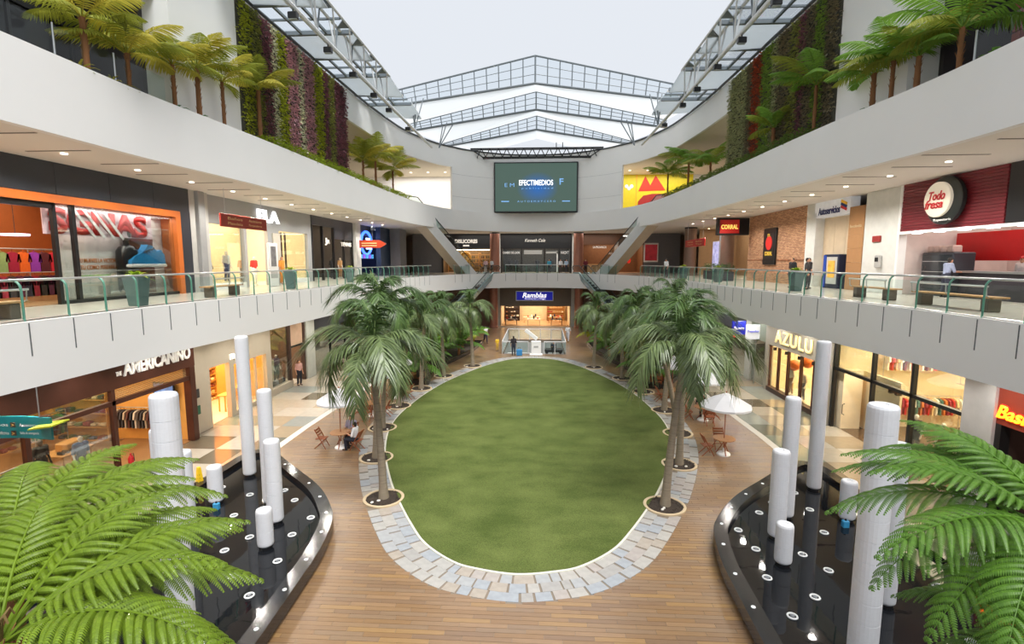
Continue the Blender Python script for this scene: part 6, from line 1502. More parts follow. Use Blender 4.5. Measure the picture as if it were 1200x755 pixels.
# pier, grey store
struct(MB().box(-16.9, -16.4, 24.25, 25.7, z0, ZS3).build('trim_20', mat('pale_grey_pier', (186, 186, 182), .6))); struct(MB().bevbox(-16.45, -16.2, 24.7, 25.2, z0, ZS3, .03).build('trim_21', mat('mid_grey_pier', (150, 152, 152), .5)))
room(s, 16.9, 5, 25.7, 38.0, z0, ZS3 - .0, CREAM, ASH, 900, (1, .84, .6), spots=8)
t = thing('shopfront', 'light grey fashion store front with white logo letters on the left gallery', 'shopfront', (0, 0, 0))
GST = mat('store_grey', (158, 160, 162), .55, var=.02)
for y0, y1, a_, b_ in ((25.7, 38.0, 10.15, ZS3), (25.7, 26.0, z0, 10.15), (29.2, 29.5, z0, 10.15), (31.8, 32.3, z0, 10.15), (37.4, 38.0, z0, 10.15), (32.3, 33.2, z0, 10.15)): sbox(s, 16.65, 16.9, y0, y1, a_, b_, 'wall_panel', GST, t)
for y0, y1 in ((26.0, 29.2), (33.2, 37.4)): sglass(s, 16.8, y0, y1, z0 + .3, 10.15, t); sbox(s, 16.65, 17.3, y0, y1, z0, z0 + .3, 'plinth', WHITE, t)
text('lettering', 'ELA', mat_emit('logo_white', (250, 250, 250), 1.3), (-16.6, 31.9, 10.95), ROT_LEFT, .75, 2.6, .08, t, bold=.05)
for k, (y, c, c2) in enumerate(((26.7, (214, 220, 70), (70, 60, 66)), (28.4, (240, 236, 230), (70, 80, 120)), (29.9, (206, 150, 90), (120, 90, 60)), (31.2, (196, 60, 50), (236, 230, 220)))): mannequin(['mannequin in yellow top in the grey store window', 'mannequin in white blouse and jeans in the grey store window', 'mannequin in tan dress in the grey store doorway', 'mannequin in red top in the grey store doorway'][k], (-17.3, y, z0 + (.31 if k < 2 else .02)), R(75), c, c2)
t = thing('photo_panel', 'tall poster of a woman in orange dress between the grey store windows', 'poster', (-16.6, 32.75, z0 + .4)); MB().box(-.04, .04, -.45, .45, 0, 2.9).build('board', mat('poster_grey', (196, 190, 178), .5), t)
mannequin('figure in orange dress before the grey store poster', (-16.35, 32.8, z0 + .02), R(85), (226, 150, 60), (214, 140, 60), SKIN)
for k in range(4): sbox(s, 17.2, 17.3, 33.6 + k * .5, 33.68 + k * .5, z0 + .3, 10.0, 'slat', mat('dark_brown', (74, 54, 46)), t_ := bpy.data.objects[t.name]) if False else None
t = thing('slat_screen', 'row of upright brown slats in the right grey store window', 'screen', (-17.5, 34.6, z0 + .3))
for k in range(5): MB().box(-.05, .05, -1.2 + k * .55, -1.1 + k * .55, 0, 3.2).build('slat', mat('dark_brown', (74, 54, 46)), t)
t = thing('maroon_plaque', 'small maroon logo plaque inside the grey store', 'sign', (-20.5, 30.6, 9.0)); MB().box(-.05, .05, -.75, .75, 0, 1.2).build('board', mat('maroon_box', (120, 30, 26)), t); text('lettering', 'ELA', dec, (.06, 0, .6), ROT_LEFT, .25, .8, .01, t, bold=.03)
t = thing('totem', 'white advertising totem before the grey store', 'totem', (-15.6, 30.3, z0)); MB().bevbox(-.06, .06, -.55, .55, 0, 2.6, .03).build('body', WHITE, t); MB().box(.06, .07, -.3, .3, 1.2, 2.4).build('photo', mat('totem_photo', (120, 118, 120), .5, var=.5, scale=3), t); MB().box(.06, .07, -.4, .4, .5, .9).build('text_block', GREYW, t)
# hanging red directory
a = onx(258, 258, -14.4); b = onx(312, 271, -14.4)
def directory(label, p0, p1, m, lines, s):
    t = thing('directory_sign', label, 'sign', (p0.x, (p0.y + p1.y) / 2, min(p0.z, p1.z))); w_ = abs(p1.y - p0.y); h = abs(p0.z - p1.z) ** 1
    h = .62
    MB().bevbox(-.05, .05, -w_ / 2, w_ / 2, 0, h, .02).build('panel', m, t)
    for k, l in enumerate(lines): text('lettering', l, mat('sign_gold', (236, 200, 140), .5), (-s * .055, (-.22 if k % 2 else .22) * w_ * (1 if s > 0 else -1), h * (.68 if k < 2 else .3)), rot_side(s), .13, w_ * .3, .004, t)
    for f in (-.4, .4): MB().cyl((0, f * w_, h), (0, f * w_, ZS3 - min(p0.z, p1.z)), .012, n=5).build('hanger', STEEL, t)
    return t
directory('red hanging directory sign before the grey store', a, b, mat('directory_red', (150, 44, 30), .45), ['Ba\u00f1os', 'Ascensores', 'Plazoleta', 'Parqueaderos'], -1)
# dark store, pier, neon store
room(s, 16.9, 4, 38, 46.5, z0, ZS3, mat('dark_shop_wall', (84, 78, 74), .7), ASH, 150, spots=6)
t = thing('shopfront', 'charcoal store front with small white sign on the left gallery', 'shopfront', (0, 0, 0))
sbox(s, 16.6, 16.85, 42.2, 46.5, 10.0, ZS3, 'fascia_panel', DKGREY, t); sbox(s, 16.6, 16.85, 38, 42.2, 10.9, ZS3, 'fascia_panel', DKGREY, t)
for y in (38.1, 40, 42.2, 44.4, 46.4): sbox(s, 16.6, 16.8, y - .08, y + .08, z0, 10.9, 'mullion', BLACK, t)
text('lettering', 'Ja', SIGNW, (-16.55, 40.6, 9.7), ROT_LEFT, .6, .9, .05, t, bold=.05); text('lettering', 'TENNIS', SIGNW, (-16.55, 44.6, 9.6), ROT_LEFT, .35, 2.4, .05, t, bold=.02)
for k, (y, c, c2) in enumerate(((38.9, (90, 60, 56), (200, 196, 190)), (43.2, (36, 36, 40), (40, 40, 44)), (45.0, (196, 150, 100), (170, 130, 90)))): mannequin(['mannequin in maroon top in the charcoal store', 'mannequin in black outfit in the charcoal store', 'mannequin in tan outfit in the charcoal store'][k], (-17.3, y, z0 + .02), R(70), c, c2, MANQD if k == 1 else MANQ)
struct(MB().bevbox(-16.9, -16.3, 46.5, 47.7, z0, ZS3, .03).build('trim_22', mat('white_pier', (214, 214, 210), .6)))
room(s, 16.9, 4, 47.7, 57, z0, ZS3, mat('navy_wall', (30, 44, 84), .6), ASH, 60, (.5, .6, 1), spots=4, lampm=LAMPW)
t = thing('shopfront', 'dark blue store front with glowing blue ring on the left gallery', 'shopfront', (0, 0, 0))
sbox(s, 16.6, 16.85, 47.7, 51.5, 10.6, ZS3, 'fascia_panel', NAVY, t); sbox(s, 15.8, 16.3, 52, 57, z0, ZS3, 'wall_panel', mat('blue_grey_wall', (50, 66, 90), .5), t); sbox(s, 14.6, 15.7, 55, 57.5, z0, ZS3, 'wall_panel', mat('grey_end_wall', (120, 120, 124), .6), t)
NB = mat_emit('neon_blue', (60, 110, 255), 2.5)
MB().tube([(-16.5, 49.8 + 1.5 * math.cos(k * .349), 9.9 + 1.1 * math.sin(k * .349)) for k in range(18)], .12, 6, True).build('neon_ring', NB, t, True)
for k in range(3): MB().box(-16.5, -16.4, 49.6, 51.2 - k * .3, 9.3 + k * .45, 9.5 + k * .45).build('neon_bar', mat_emit('neon_white', (200, 220, 255), 1.6), t)
for k in range(5): MB().box(-16.6, -16.45, 48 + k * .8, 48.5 + k * .8, 8.4, 8.8).build('poster', mat_emit('poster_blue_%d' % (k % 2), ((70, 150, 200), (120, 80, 190))[k % 2], .8), t)
t = thing('arrow_sign', 'red hanging arrow sign before the blue store', 'sign', (-14.8, 46.5, 9.7)); MB().prism([(0, 0)], 0, 0) if False else None
MB(Matrix.Rotation(R(90), 4, 'X')).prism([(-1.2, -.35), (.7, -.35), (1.3, 0), (.7, .35), (-1.2, .35)], -.05, .05).build('panel', mat('arrow_red', (196, 66, 30), .45), t); MB().cyl((0, 0, .35), (0, 0, 1.9), .015, n=5).build('hanger', STEEL, t)
for k in range(2): MB().box(-1.0, .4, -.062, -.05, -.2 + k * .22, -.1 + k * .22).build('text_line', mat('sign_gold', (236, 200, 140)), t)
# ------------------------------------------------ RIGHT, LEVEL 2: red food counter
s = 1; z0 = Z2
room(s, 17.3, 4.5, 14, 24.8, z0, ZS3, mat('pale_tile_wall', (206, 190, 184), .5), mat('tile_floor', (170, 160, 150), .3), 300, (1, .92, .85), spots=6, lampm=LAMPW)
t = thing('shopfront', 'dark red slatted food counter front with round sign on the right gallery', 'shopfront', (0, 0, 0))
DRED = mat('dark_red_slat', (112, 30, 38), .45, var=.12, scale=6, stretch=(1, .4, 8)); BRED = mat('bright_red_wall', (206, 22, 24), .45, var=.05)
for k in range(17): sbox(s, 16.98 + (k % 2) * .012, 17.25, 19.45, 24.7, 9.5 + k * .1235, 9.612 + k * .1235, 'slat', DRED, t)
sbox(s, 17.0, 17.3, 14, 19.4, 9.5, ZS3, 'dark_panel', BLACK, t); sbox(s, 16.95, 17.3, 24.7, 24.85, z0, ZS3, 'jamb', WHITE, t)
sbox(s, 16.9, 17.3, 14, 24.7, 9.38, 9.5, 'canopy', WHITE, t)
for k in range(6): sbox(s, 16.75, 16.95, 17.0 + k * 1.25, 17.35 + k * 1.25, 9.36, 9.42, 'canopy_light', LAMPW, t)
ct = Vector((16.9, 21.95, 10.6))
t2 = thing('round_sign', 'round white and black sign with red script over the food counter', 'sign', ct)
MR = Matrix.Rotation(R(-90), 4, 'Y')
MB(MR).lathe([(.92, 0), (.95, .05), (.95, .18), (.88, .22), (.6, .22)], 40).build('black_disc', mat('disc_black', (34, 40, 40), .4), t2, True)
MB(Matrix.Translation((0, .14, .05)) @ MR).lathe([(.68, .2), (.70, .24), (.70, .34), (.66, .37), (.1, .37)], 40).build('white_disc', mat_emit('disc_white', (226, 216, 196), .35), t2, True)
RS = mat('script_red', (196, 36, 40), .45)
text('lettering', 'Todo', RS, (-.39, .08, .2), ROT_RIGHT, .36, .85, .02, t2, shear=.3, bold=.02); text('lettering', 'fresa', RS, (-.39, .22, -.13), ROT_RIGHT, .36, .95, .02, t2, shear=.3, bold=.02)
text('lettering', 'Reposteria', dec, (-.24, -.1, -.78), ROT_RIGHT, .13, .9, .01, t2, bold=.02)
sbox(s, 19.4, 19.5, 14, 24.6, 8.2, 9.42, 'red_wall', BRED, t)
sbox(s, 18.2, 18.8, 14, 24.4, z0, 7.7, 'counter', mat('counter_dark', (52, 48, 54), .3), t); sbox(s, 18.1, 18.9, 14, 24.4, 7.7, 7.78, 'counter_top', STEEL, t)
t3 = thing('fridge_case', 'dark glass-front pastry case at the far end of the food counter', 'display case', (18.3, 23.6, z0))
MB().bevbox(-.4, .5, -.9, .9, 0, 1.9, .03).build('case', DKGREY, t3); MB().box(-.42, -.4, -.8, .8, .3, 1.8).build('glass_front', mat('dark_glass', (40, 44, 48), .1), t3)
for k in range(3): MB().box(-.45, -.42, -.82, .82, .6 + k * .45, .63 + k * .45).build('shelf_edge', STEEL, t3)
for k in range(4): lump('%s cake box on the pastry case' % ORDN[k], 'box', (18.3, 23.2 + k * .38, z0 + 1.9), .4, .34, .3, mat_pick('cakebox', [(150, 40, 46), (206, 180, 170)], .5), 'cake_box', 'cake boxes on the pastry case')
t3 = thing('menu_board', 'lit menu board with green picture behind the food counter', 'menu board', (19.3, 19.1, 8.3)); MB().bevbox(-.05, .05, -.45, .45, 0, 1.0, .02).build('frame', BLACK, t3); MB().box(-.06, -.05, -.38, .38, .07, .93).build('picture', mat('menu_green', (190, 214, 180), .5, var=.4, scale=3, emit=.7), t3)
t3 = thing('menu_board', 'lit red menu board at the right edge of the food counter', 'menu board', (19.3, 17.6, 8.3)); MB().bevbox(-.05, .05, -.5, .5, 0, 1.0, .02).build('frame', BLACK, t3); MB().box(-.06, -.05, -.43, .43, .07, .93).build('picture', mat('menu_red', (214, 50, 40), .5, var=.3, scale=3, emit=.7), t3)
for k in range(3):
    t3 = thing('juice_dispenser', ['clear juice dispenser left on the counter', 'clear juice dispenser in the middle of the counter', 'clear juice dispenser nearest the camera on the counter'][k], 'dispenser', (18.5, 18.6 - k * .6, 7.78)); MB().bevbox(-.14, .14, -.2, .2, 0, .12, .02).build('base', STEEL, t3); MB().bevbox(-.13, .13, -.19, .19, .12, .5, .02).build('tank', mat('juice', (200, 190, 210), .2), t3); MB().bevbox(-.14, .14, -.2, .2, .5, .56, .02).build('lid', WHITE, t3)
# white pier, bank machine, brick wall
struct(MB().bevbox(17.0, 17.5, 24.9, 27.4, z0, ZS3, .02).build('trim_23', mat('white_pier', (214, 214, 210))))
t = thing('wall_fittings', 'small red alarm plate on the white pier beside the food counter', 'alarm', (16.97, 26.3, 9.1)); MB().bevbox(-.05, .03, -.3, .3, 0, .3, .02).build('plate', mat('alarm_red', (150, 44, 40), .5), t)
t = thing('dispenser', 'grey wall dispenser on the white pier beside the food counter', 'dispenser', (16.97, 26.0, 7.85)); MB().bevbox(-.12, .03, -.2, .2, 0, .62, .04).build('body', GREYW, t); MB().box(-.14, -.12, -.12, .12, .3, .5).build('window', BLACK, t)
t = thing('shopfront', 'bank machine niche with white sign board on the right gallery', 'shopfront', (0, 0, 0))
CARD = mat('cardboard_brown', (168, 124, 82), .6, var=.05)
for k in range(6): sbox(s, 17.0, 17.35, 27.45, 28.75, z0 + k * .73, z0 + k * .73 + .72, 'brown_panel', CARD, t)
for k in range(3): sbox(s, 17.5, 17.6, 28.75 + k * 1.12, 29.85 + k * 1.12, z0, 10.8, 'beige_panel', mat('niche_beige', (206, 186, 158), .6), t)
sbox(s, 17.0, 17.5, 28.75, 32.3, 10.7, ZS3, 'sign_board', mat('sign_board_white', (224, 226, 230), .4, emit=.15), t)
sbox(s, 17.0, 17.55, 32.1, 33.2, z0, 11.0, 'pier', mat('white_pier', (214, 214, 210)), t); sbox(s, 17.0, 17.55, 32.3, 33.2, 11.0, ZS3, 'pier', mat('white_pier', (214, 214, 210)), t)
text('lettering', 'Autoservicios', mat('navy_text', (24, 40, 100), .5), (16.98, 30.75, 11.05), ROT_RIGHT, .42, 2.2, .02, t, bold=.02)
for k, c in enumerate(((240, 190, 40), (40, 60, 120), (200, 40, 40))): o = MB().box(-.01, .01, -.3, .3, -.07, .07).build('flag_stripe', mat('flag_%d' % k, c, .5), t, loc=(16.97, 29.3, 11.35 - k * .15)); o.rotation_euler = (R(20), 0, 0)
text('lettering', 'Bancolombia', mat('brown_text', (214, 190, 150), .5), (16.98, 28.1, 10.0), ROT_RIGHT, .16, 1.0, .01, t)
t = thing('cash_machine', 'blue-edged cash machine with lit screen in the beige niche', 'cash machine', (17.1, 29.9, z0))
MB().bevbox(-.25, .4, -.75, .75, 0, 1.9, .03).build('cabinet', mat('atm_navy', (28, 34, 58), .4), t); MB().box(-.28, -.25, .5, .75, .05, 1.85).build('side_stripe', mat('atm_blue', (30, 70, 170), .4), t)
MB().box(-.27, -.25, -.6, .42, .25, 1.75).build('fascia', mat('atm_grey', (190, 190, 186), .4), t); MB().box(-.29, -.27, -.42, .25, .6, 1.55).build('screen', mat('atm_picture', (206, 150, 60), .4, var=.4, scale=3, emit=.6), t)
bk, nt, p = _new('brickwork'); MATS['brickwork'] = bk
tc = nt.nodes.new('ShaderNodeTexCoord'); mp = nt.nodes.new('ShaderNodeMapping'); mp.inputs['Rotation'].default_value = (R(90), 0, R(90)); nt.links.new(tc.outputs['Object'], mp.inputs[0])
br = nt.nodes.new('ShaderNodeTexBrick'); br.inputs['Color1'].default_value = S(206, 156, 116); br.inputs['Color2'].default_value = S(160, 112, 82); br.inputs['Mortar'].default_value = S(116, 94, 78)
br.inputs['Scale'].default_value = 1.0; br.inputs['Brick Width'].default_value = .26; br.inputs['Row Height'].default_value = .085; br.inputs['Mortar Size'].default_value = .012; br.inputs['Bias'].default_value = -.1
sp_ = nt.nodes.new('ShaderNodeSeparateXYZ'); cb = nt.nodes.new('ShaderNodeCombineXYZ'); nt.links.new(tc.outputs['Object'], sp_.inputs[0]); nt.links.new(sp_.outputs[1], cb.inputs[0]); nt.links.new(sp_.outputs[2], cb.inputs[1]); nt.links.new(cb.outputs[0], br.inputs['Vector'])
nt.links.new(br.outputs['Color'], p.inputs['Base Color']); p.inputs['Roughness'].default_value = .8
bb = nt.nodes.new('ShaderNodeBump'); bb.inputs['Distance'].default_value = .03; bb.invert = True; nt.links.new(br.outputs['Fac'], bb.inputs['Height']); nt.links.new(bb.outputs[0], p.inputs['Normal'])
bwall = struct(MB().box(17.0, 17.4, 33.2, 42.0, z0, ZS3).build('wall_right', bk))
for k in range(34): MB().bevbox(16.95, 17.0, 33.25 + k * .257, 33.49 + k * .257, z0 + 1.55, z0 + 1.64, .01).build('brick', mat_pick('soldier_brick', [(176, 118, 84), (150, 100, 70), (130, 84, 60)], .8), bwall)
t = thing('wall_poster', 'black and red framed burger poster on the brick wall', 'poster', (16.95, 38.0, 7.9))
MB().bevbox(-.08, .04, -1.0, 1.0, 0, 2.6, .03).build('frame', BLACK, t); MB().box(-.1, -.08, -.8, .8, .3, 2.3).build('sheet', mat('poster_black', (30, 22, 22), .5), t)
MB(MR).lathe([(.5, .1), (.5, .12), (.1, .12)], 24, (1.55, 0, 0)).build('red_motif', mat('motif_red', (200, 40, 34), .5), t); text('lettering', 'CORRAL', mat('poster_yellow', (236, 200, 70), .5), (-.11, 0, .8), ROT_RIGHT, .3, 1.2, .01, t, bold=.03); text('lettering', 'EL', mat('poster_yellow', (236, 200, 70)), (-.11, 0, 2.1), ROT_RIGHT, .2, .5, .01, t, bold=.03)
t = thing('burger_sign', 'black box sign with red and yellow lettering at the brick corner', 'sign', (15.8, 42.2, 10.2))
MB().bevbox(-1.3, 1.2, -.2, .2, 0, 1.35, .04).build('box', BLACK, t); MB().box(-1.1, .4, -.22, -.2, .15, 1.2).build('red_field', mat('motif_red', (200, 40, 34)), t); text('lettering', 'CORRAL', mat_emit('yellow_sign', (246, 214, 110), .7), (-.35, -.23, .65), ROT_FRONT, .36, 1.3, .02, t, bold=.04)
MB().cyl((-.95, 0, -3.55), (-.95, 0, 0), .06, n=8).build('pole', STEEL, t)
# far right gallery: round columns, displays, dim shops
COLM = mat('bronze_column', (120, 96, 84), .35, metal=.3, var=.08); COPPER = mat('copper_column', (166, 112, 92), .35, metal=.3, var=.08)
def column(label, x, y, a_, b_, r, m):
    t = thing('round_column', label, 'column', (x, y, a_), 0, 'round columns'); h = b_ - a_
    MB().lathe([(r + .06, 0), (r + .06, .18), (r, .22), (r, h - .02)], 28).build('shaft', m, t, True); MB().lathe([(r + .02, h - .15), (r + .02, h - .01)], 28).build('capital', BLACK, t, True)
column('bronze round column on the far right gallery', 16.7, 46.0, z0, ZS3, .62, COLM); column('dark round column beside the red directory', 16.0, 54.5, z0, ZS3, .6, COLM)
for sg in (-1, 1): column('copper round column on the bridge, %s of the black shop' % SIDE[sg], sg * 5.1, 63.2, z0, ZS3, .58, COPPER); column('copper round column at the plaza end, %s of the furniture store' % SIDE[sg], sg * 5.2, 62.6, 0, Z2B, .5, COPPER)
room(s, 17.6, 4, 42.0, 57, z0, ZS3, mat('tan_shop_wall', (168, 140, 112), .7), ASH, 240, spots=6)
a = onx(804, 281, 14.0); b = onx(826, 288, 14.0)
directory('red hanging directory sign on the far right gallery', a, b, mat('directory_red2', (196, 40, 34), .45), ['Salida', 'Ba\u00f1os', 'Cajeros', 'Taxi'], 1)
t = thing('light_display', 'tall violet and white lit display on the far right gallery', 'display', (17.3, 49.6, z0)); MB().bevbox(-.1, .1, -1.6, 1.6, 0, 3.4, .03).build('frame', WHITE, t); MB().box(-.12, -.1, -1.5, 1.5, .1, 3.3).build('picture', mat('violet_picture', (150, 150, 210), .4, var=.5, scale=2.5, emit=.9), t)
t = thing('planter_row', 'dark leafy planter row on the far right gallery', 'planter', (14.9, 42.6, z0)); MB().bevbox(-.35, .35, -2.6, 2.6, 0, .7, .03).build('trough', DKGREY, t)
for k in range(6): inst(leaf_bush('foliage', BUSHD, 90, .45, .7, .25, .05, 300 + k), 'foliage', t, (0, -2.2 + k * .88, .65))

# ------------------------------------------------ BACK, LEVEL 2
def back_room(x0, x1, y, depth, z0, z1, wall, fl, e, col=(1, .84, .6), spots=4):
    struct(MB().box(x0, x1, y + depth, y + depth + .1, z0, z1).box(x0, x0 + .1, y, y + depth, z0, z1).box(x1 - .1, x1, y, y + depth, z0, z1).build('wall_back', wall)); struct(MB().box(x0 + .1, x1 - .1, y, y + depth, z0, z0 + .015).build('floor', fl))
    c = struct(MB().box(x0 + .1, x1 - .1, y, y + depth, z1 - .06, z1).build('ceiling', SOFFIT)); area(((x0 + x1) / 2, y + depth / 2, z1 - .15), (x1 - x0) * .8, depth * .8, e, col)
    for k in range(spots): MB().lathe([(.08, 0), (.1, -.02), (.1, -.03)], 10).build('downlight', LAMP, c, loc=(x0 + (x1 - x0) * (k + .5) / spots, y + .8, z1 - .06))
yb = 66.0
back_room(-12.2, -5.9, yb, 4, z0, 10.2, mat('wine_wall', (110, 88, 60), .7, var=.3, scale=3), WOODF, 260)
t = thing('shopfront', 'black liquor store front on the bridge with white name', 'shopfront', (0, yb - .2, 0)); MB().box(-12.2, -5.7, 0, .2, 9.6, ZS3).build('fascia_panel', BLACK, t)
text('lettering', 'DISLICORES', SIGNW, (-9.0, -.03, 10.65), ROT_FRONT, .5, 2.9, .03, t, bold=.05); MB().box(-9.4, -8.6, -.03, -.01, 10.0, 10.2).build('plate', SIGNW, t)
MB().box(-11.9, -6.0, -.04, 0, 9.5, 9.62).build('light_strip', LAMP, t)
for x in (-12.1, -5.8): MB().box(x - .1, x + .1, 0, .25, z0, 9.6).build('jamb', BLACK, t)
for k in range(4):
    x = -11.2 + k * 1.45; t = thing('wine_rack', ['wine rack at the left of the liquor store', 'wine rack second from the left in the liquor store', 'wine rack third from the left in the liquor store', 'wine rack at the right of the liquor store'][k], 'rack', (x, 68.4, z0))
    for j in range(5): MB().box(-.6, .6, -.2, .2, .3 + j * .5, .34 + j * .5).build('shelf', OAK, t)
    for xx in (-.62, .6): MB().box(xx, xx + .03, -.2, .2, 0, 2.6).build('side', OAK, t)
    for j in range(4):
        for q in range(5):
            o = inst(bpy.data.meshes.get('wine_bottle') or MB().lathe([(.05, 0), (.055, .02), (.055, .22), (.02, .3), (.02, .38)], 8).mesh('wine_bottle', mat_pick('bottle_glass', [(40, 60, 40), (90, 50, 30), (170, 130, 50), (60, 30, 34)], .2)), 'bottle', None, (x - .48 + q * .24, 68.3, z0 + .345 + j * .5)); tag(o, '%s bottle, %s shelf, %s wine rack of the liquor store' % (ORDN[q], ORDN[j], ORDN[k]), 'bottle', 'wine bottles in the liquor store')
t = thing('gold_wreath', 'golden round wreath hanging in the liquor store', 'wreath', (-9.2, 66.3, 8.6)); MB(Matrix.Rotation(R(90), 4, 'X')).tube([(.6 * math.cos(k * .35), .6 * math.sin(k * .35), 0) for k in range(18)], .2, 6, True).build('ring', mat('wreath_gold', (180, 130, 40), .5, var=.4, scale=8), t)
MB().cyl((0, 0, .7), (0, 0, 1.5), .01, n=4).build('cord', BLACK, t)
back_room(-4.6, 4.4, yb, 4, z0, 10.4, mat('charcoal_shop_wall', (60, 56, 56), .7, var=.2), ASH, 160)
t = thing('shopfront', 'black fashion shopfront with white script in the middle of the bridge', 'shopfront', (0, yb - .2, 0)); MB().box(-4.6, 4.4, 0, .2, 9.7, ZS3).build('fascia_panel', BLACK, t)
text('lettering', 'Kenneth Cole', SIGNW, (-.2, -.03, 10.75), ROT_FRONT, .4, 2.6, .03, t, shear=.3, bold=.01)
for x in (-4.5, -1.9, 1.0, 2.9, 4.3): MB().box(x - .07, x + .07, 0, .15, z0, 9.7).build('mullion', BLACK, t)
for x0_, x1_ in ((-4.4, -2.0), (-1.8, .9), (1.1, 2.8), (3.0, 4.2)): MB().box(x0_, x1_, .06, .08, z0 + .1, 9.6).build('pane', GLASS, t)
text('lettering', 'CAMBIO DE LOOK', dec, (-3.2, .04, 9.2), ROT_FRONT, .3, 2.2, .01, t, bold=.03); MB().box(-1.6, .7, .02, .05, 9.0, 9.5).build('grey_plate', GREYW, t); MB().box(1.2, 2.7, .02, .05, 9.1, 9.35).build('grey_plate', GREYW, t); text('lettering', 'HOT', dec, (3.6, .04, 9.2), ROT_FRONT, .35, 1.0, .01, t, bold=.03)
MB().box(2.55, 2.7, .02, .05, z0 + .1, 9.4).build('white_strip', WHITE, t)
for k, x in enumerate((-3.4, -2.6, .1, 1.9)): mannequin(['leftmost dark mannequin of the black bridge shop', 'second dark mannequin of the black bridge shop', 'third dark mannequin of the black bridge shop', 'rightmost dark mannequin of the black bridge shop'][k], (x, 66.9, z0 + .02), 0, (70, 66, 72), (50, 48, 52), MANQD)
back_room(5.9, 13.5, yb, 4, z0, 10.6, mat('brown_restaurant_wall', (112, 70, 40), .6, var=.15), WOODF, 200)
t = thing('shopfront', 'brown restaurant front on the bridge with small white names', 'shopfront', (0, yb - .2, 0)); MB().box(5.9, 13.5, 0, .2, 10.2, ZS3).build('fascia_panel', mat('brown_panel', (96, 62, 40), .5), t)
text('lettering', 'LA PROVINCIA', SIGNW, (8.0, .3, 9.9), ROT_FRONT, .3, 1.7, .03, t, bold=.02); text('lettering', 'CREPES', SIGNW, (11.8, .3, 9.9), ROT_FRONT, .3, 1.4, .03, t, bold=.02)
t = thing('bar_counter', 'tan serving counter inside the brown restaurant', 'counter', (8.0, 67.6, z0)); MB().bevbox(-1.5, 1.5, -.3, .3, 0, 1.05, .02).build('body', mat('counter_tan', (180, 150, 110), .5), t); MB().bevbox(-1.6, 1.6, -.36, .36, 1.05, 1.1, .01).build('top', OAK, t)
for k in range(3): o = thing('red_lantern', ['left red lantern in the brown restaurant', 'middle red lantern in the brown restaurant', 'right red lantern in the brown restaurant'][k], 'lantern', (10.2 + k * .8, 66.8, 8.2 - .2 * (k % 2))); MB().sphere((0, 0, 0), (.25, .25, .35), 12, 8).build('shade', mat_emit('lantern_red', (200, 40, 30), .6), o, True); MB().cyl((0, 0, .35), (0, 0, 2.4), .01, n=4).build('cord', BLACK, o)
for sg in (-1, 1): struct(MB().box(sg * 4.5, sg * 5.8, yb - .1, yb + .3, z0, ZS3).build('wall_back', mat('white_pier', (214, 214, 210))))
struct(MB().box(-16, -12.2, yb, yb + .2, z0, ZS3).box(13.5, 18, yb, yb + .2, z0, ZS3).build('wall_back', mat('grey_end_wall', (120, 120, 124))))
t = thing('lit_poster', 'red lit poster box at the far right corner', 'poster', (14.4, 65.99, 8.0)); MB().bevbox(-.9, .9, -.1, 0, 0, 2.4, .03).build('frame', WHITE, t); MB().box(-.75, .75, -.12, -.1, .2, 2.2).build('picture', mat('poster_red', (130, 30, 36), .5, var=.4, scale=2, emit=.4), t)
# ------------------------------------------------ BACK, GROUND: furniture store
yg = 64.0
back_room(-4.5, 4.3, yg, 6.5, 0, 3.0, mat('store_honey_wall', (222, 196, 156), .7, var=.08), mat('honey_floor', (190, 150, 106), .3, var=.1), 420, (1, .88, .68), 6)
t = thing('shopfront', 'taupe furniture store front with blue name sign under the bridge', 'shopfront', (0, yg - .15, 0)); MB().box(-4.6, 4.4, 0, .2, 2.55, Z2B).build('fascia_panel', mat('taupe_dark', (112, 104, 92), .6), t)
for x in (-4.75, 4.55): MB().box(x - .2, x + .2, -.1, .3, 0, Z2B).build('jamb', mat('pale_pier', (196, 198, 190)), t)
t = thing('name_sign', 'royal blue sign with white script over the furniture store', 'sign', (-.2, yg - .3, 3.2)); MB().bevbox(-2.35, 2.35, 0, .12, 0, 1.25, .03).build('border', STEEL, t); fl_ = MB().box(-2.25, 2.25, -.02, 0, .1, 1.15).build('field', mat('royal_blue', (24, 30, 170), .4, emit=.35), t)
text('lettering', 'Ramblas', mat_emit('sign_white_lit', (255, 255, 255), .9), (0, -.03, .72), ROT_FRONT, .62, 3.0, .02, fl_, shear=.25, bold=.02); text('lettering', 'Decoracion y Hogar', mat_emit('sign_white_lit', (255, 255, 255), .9), (.1, -.03, .26), ROT_FRONT, .2, 2.6, .02, fl_)
for k, (x, y, w_, c) in enumerate(((-3.2, 65.2, 1.6, (60, 44, 40)), (-.3, 65.4, 1.7, (236, 224, 200)), (2.6, 65.4, 1.5, (60, 50, 40)), (-.6, 67.6, 2.2, (214, 190, 150)), (2.4, 67.8, 1.6, (190, 150, 100)))):
    display_table(['dark table at the left of the furniture store', 'white table in the middle of the furniture store', 'dark table at the right of the furniture store', 'long table deep in the furniture store', 'oak table deep at the right of the furniture store'][k], (x, y, .02), w_, .9, .75, cloth(c))
    for j in range(3): lump('%s ornament on the %s furniture table' % (['left', 'middle', 'right'][j], ['first', 'second', 'third', 'fourth', 'fifth'][k]), 'ornament', (x - .5 + j * .5, y, .775), .2, .2, .2 + .1 * ((j + k) % 3), cloth([(200, 60, 50), (240, 236, 228), (60, 60, 70)][(j + k) % 3]), 'ornament', 'ornaments in the furniture store')
shelf_unit('dark shelf with frames at the left of the furniture store', (-3.3, 69.8, .02), 0, 2.0, 2.3, 4, [(240, 230, 210), (60, 50, 50), (170, 120, 80)], 41, mat('dark_brown', (74, 54, 46)))
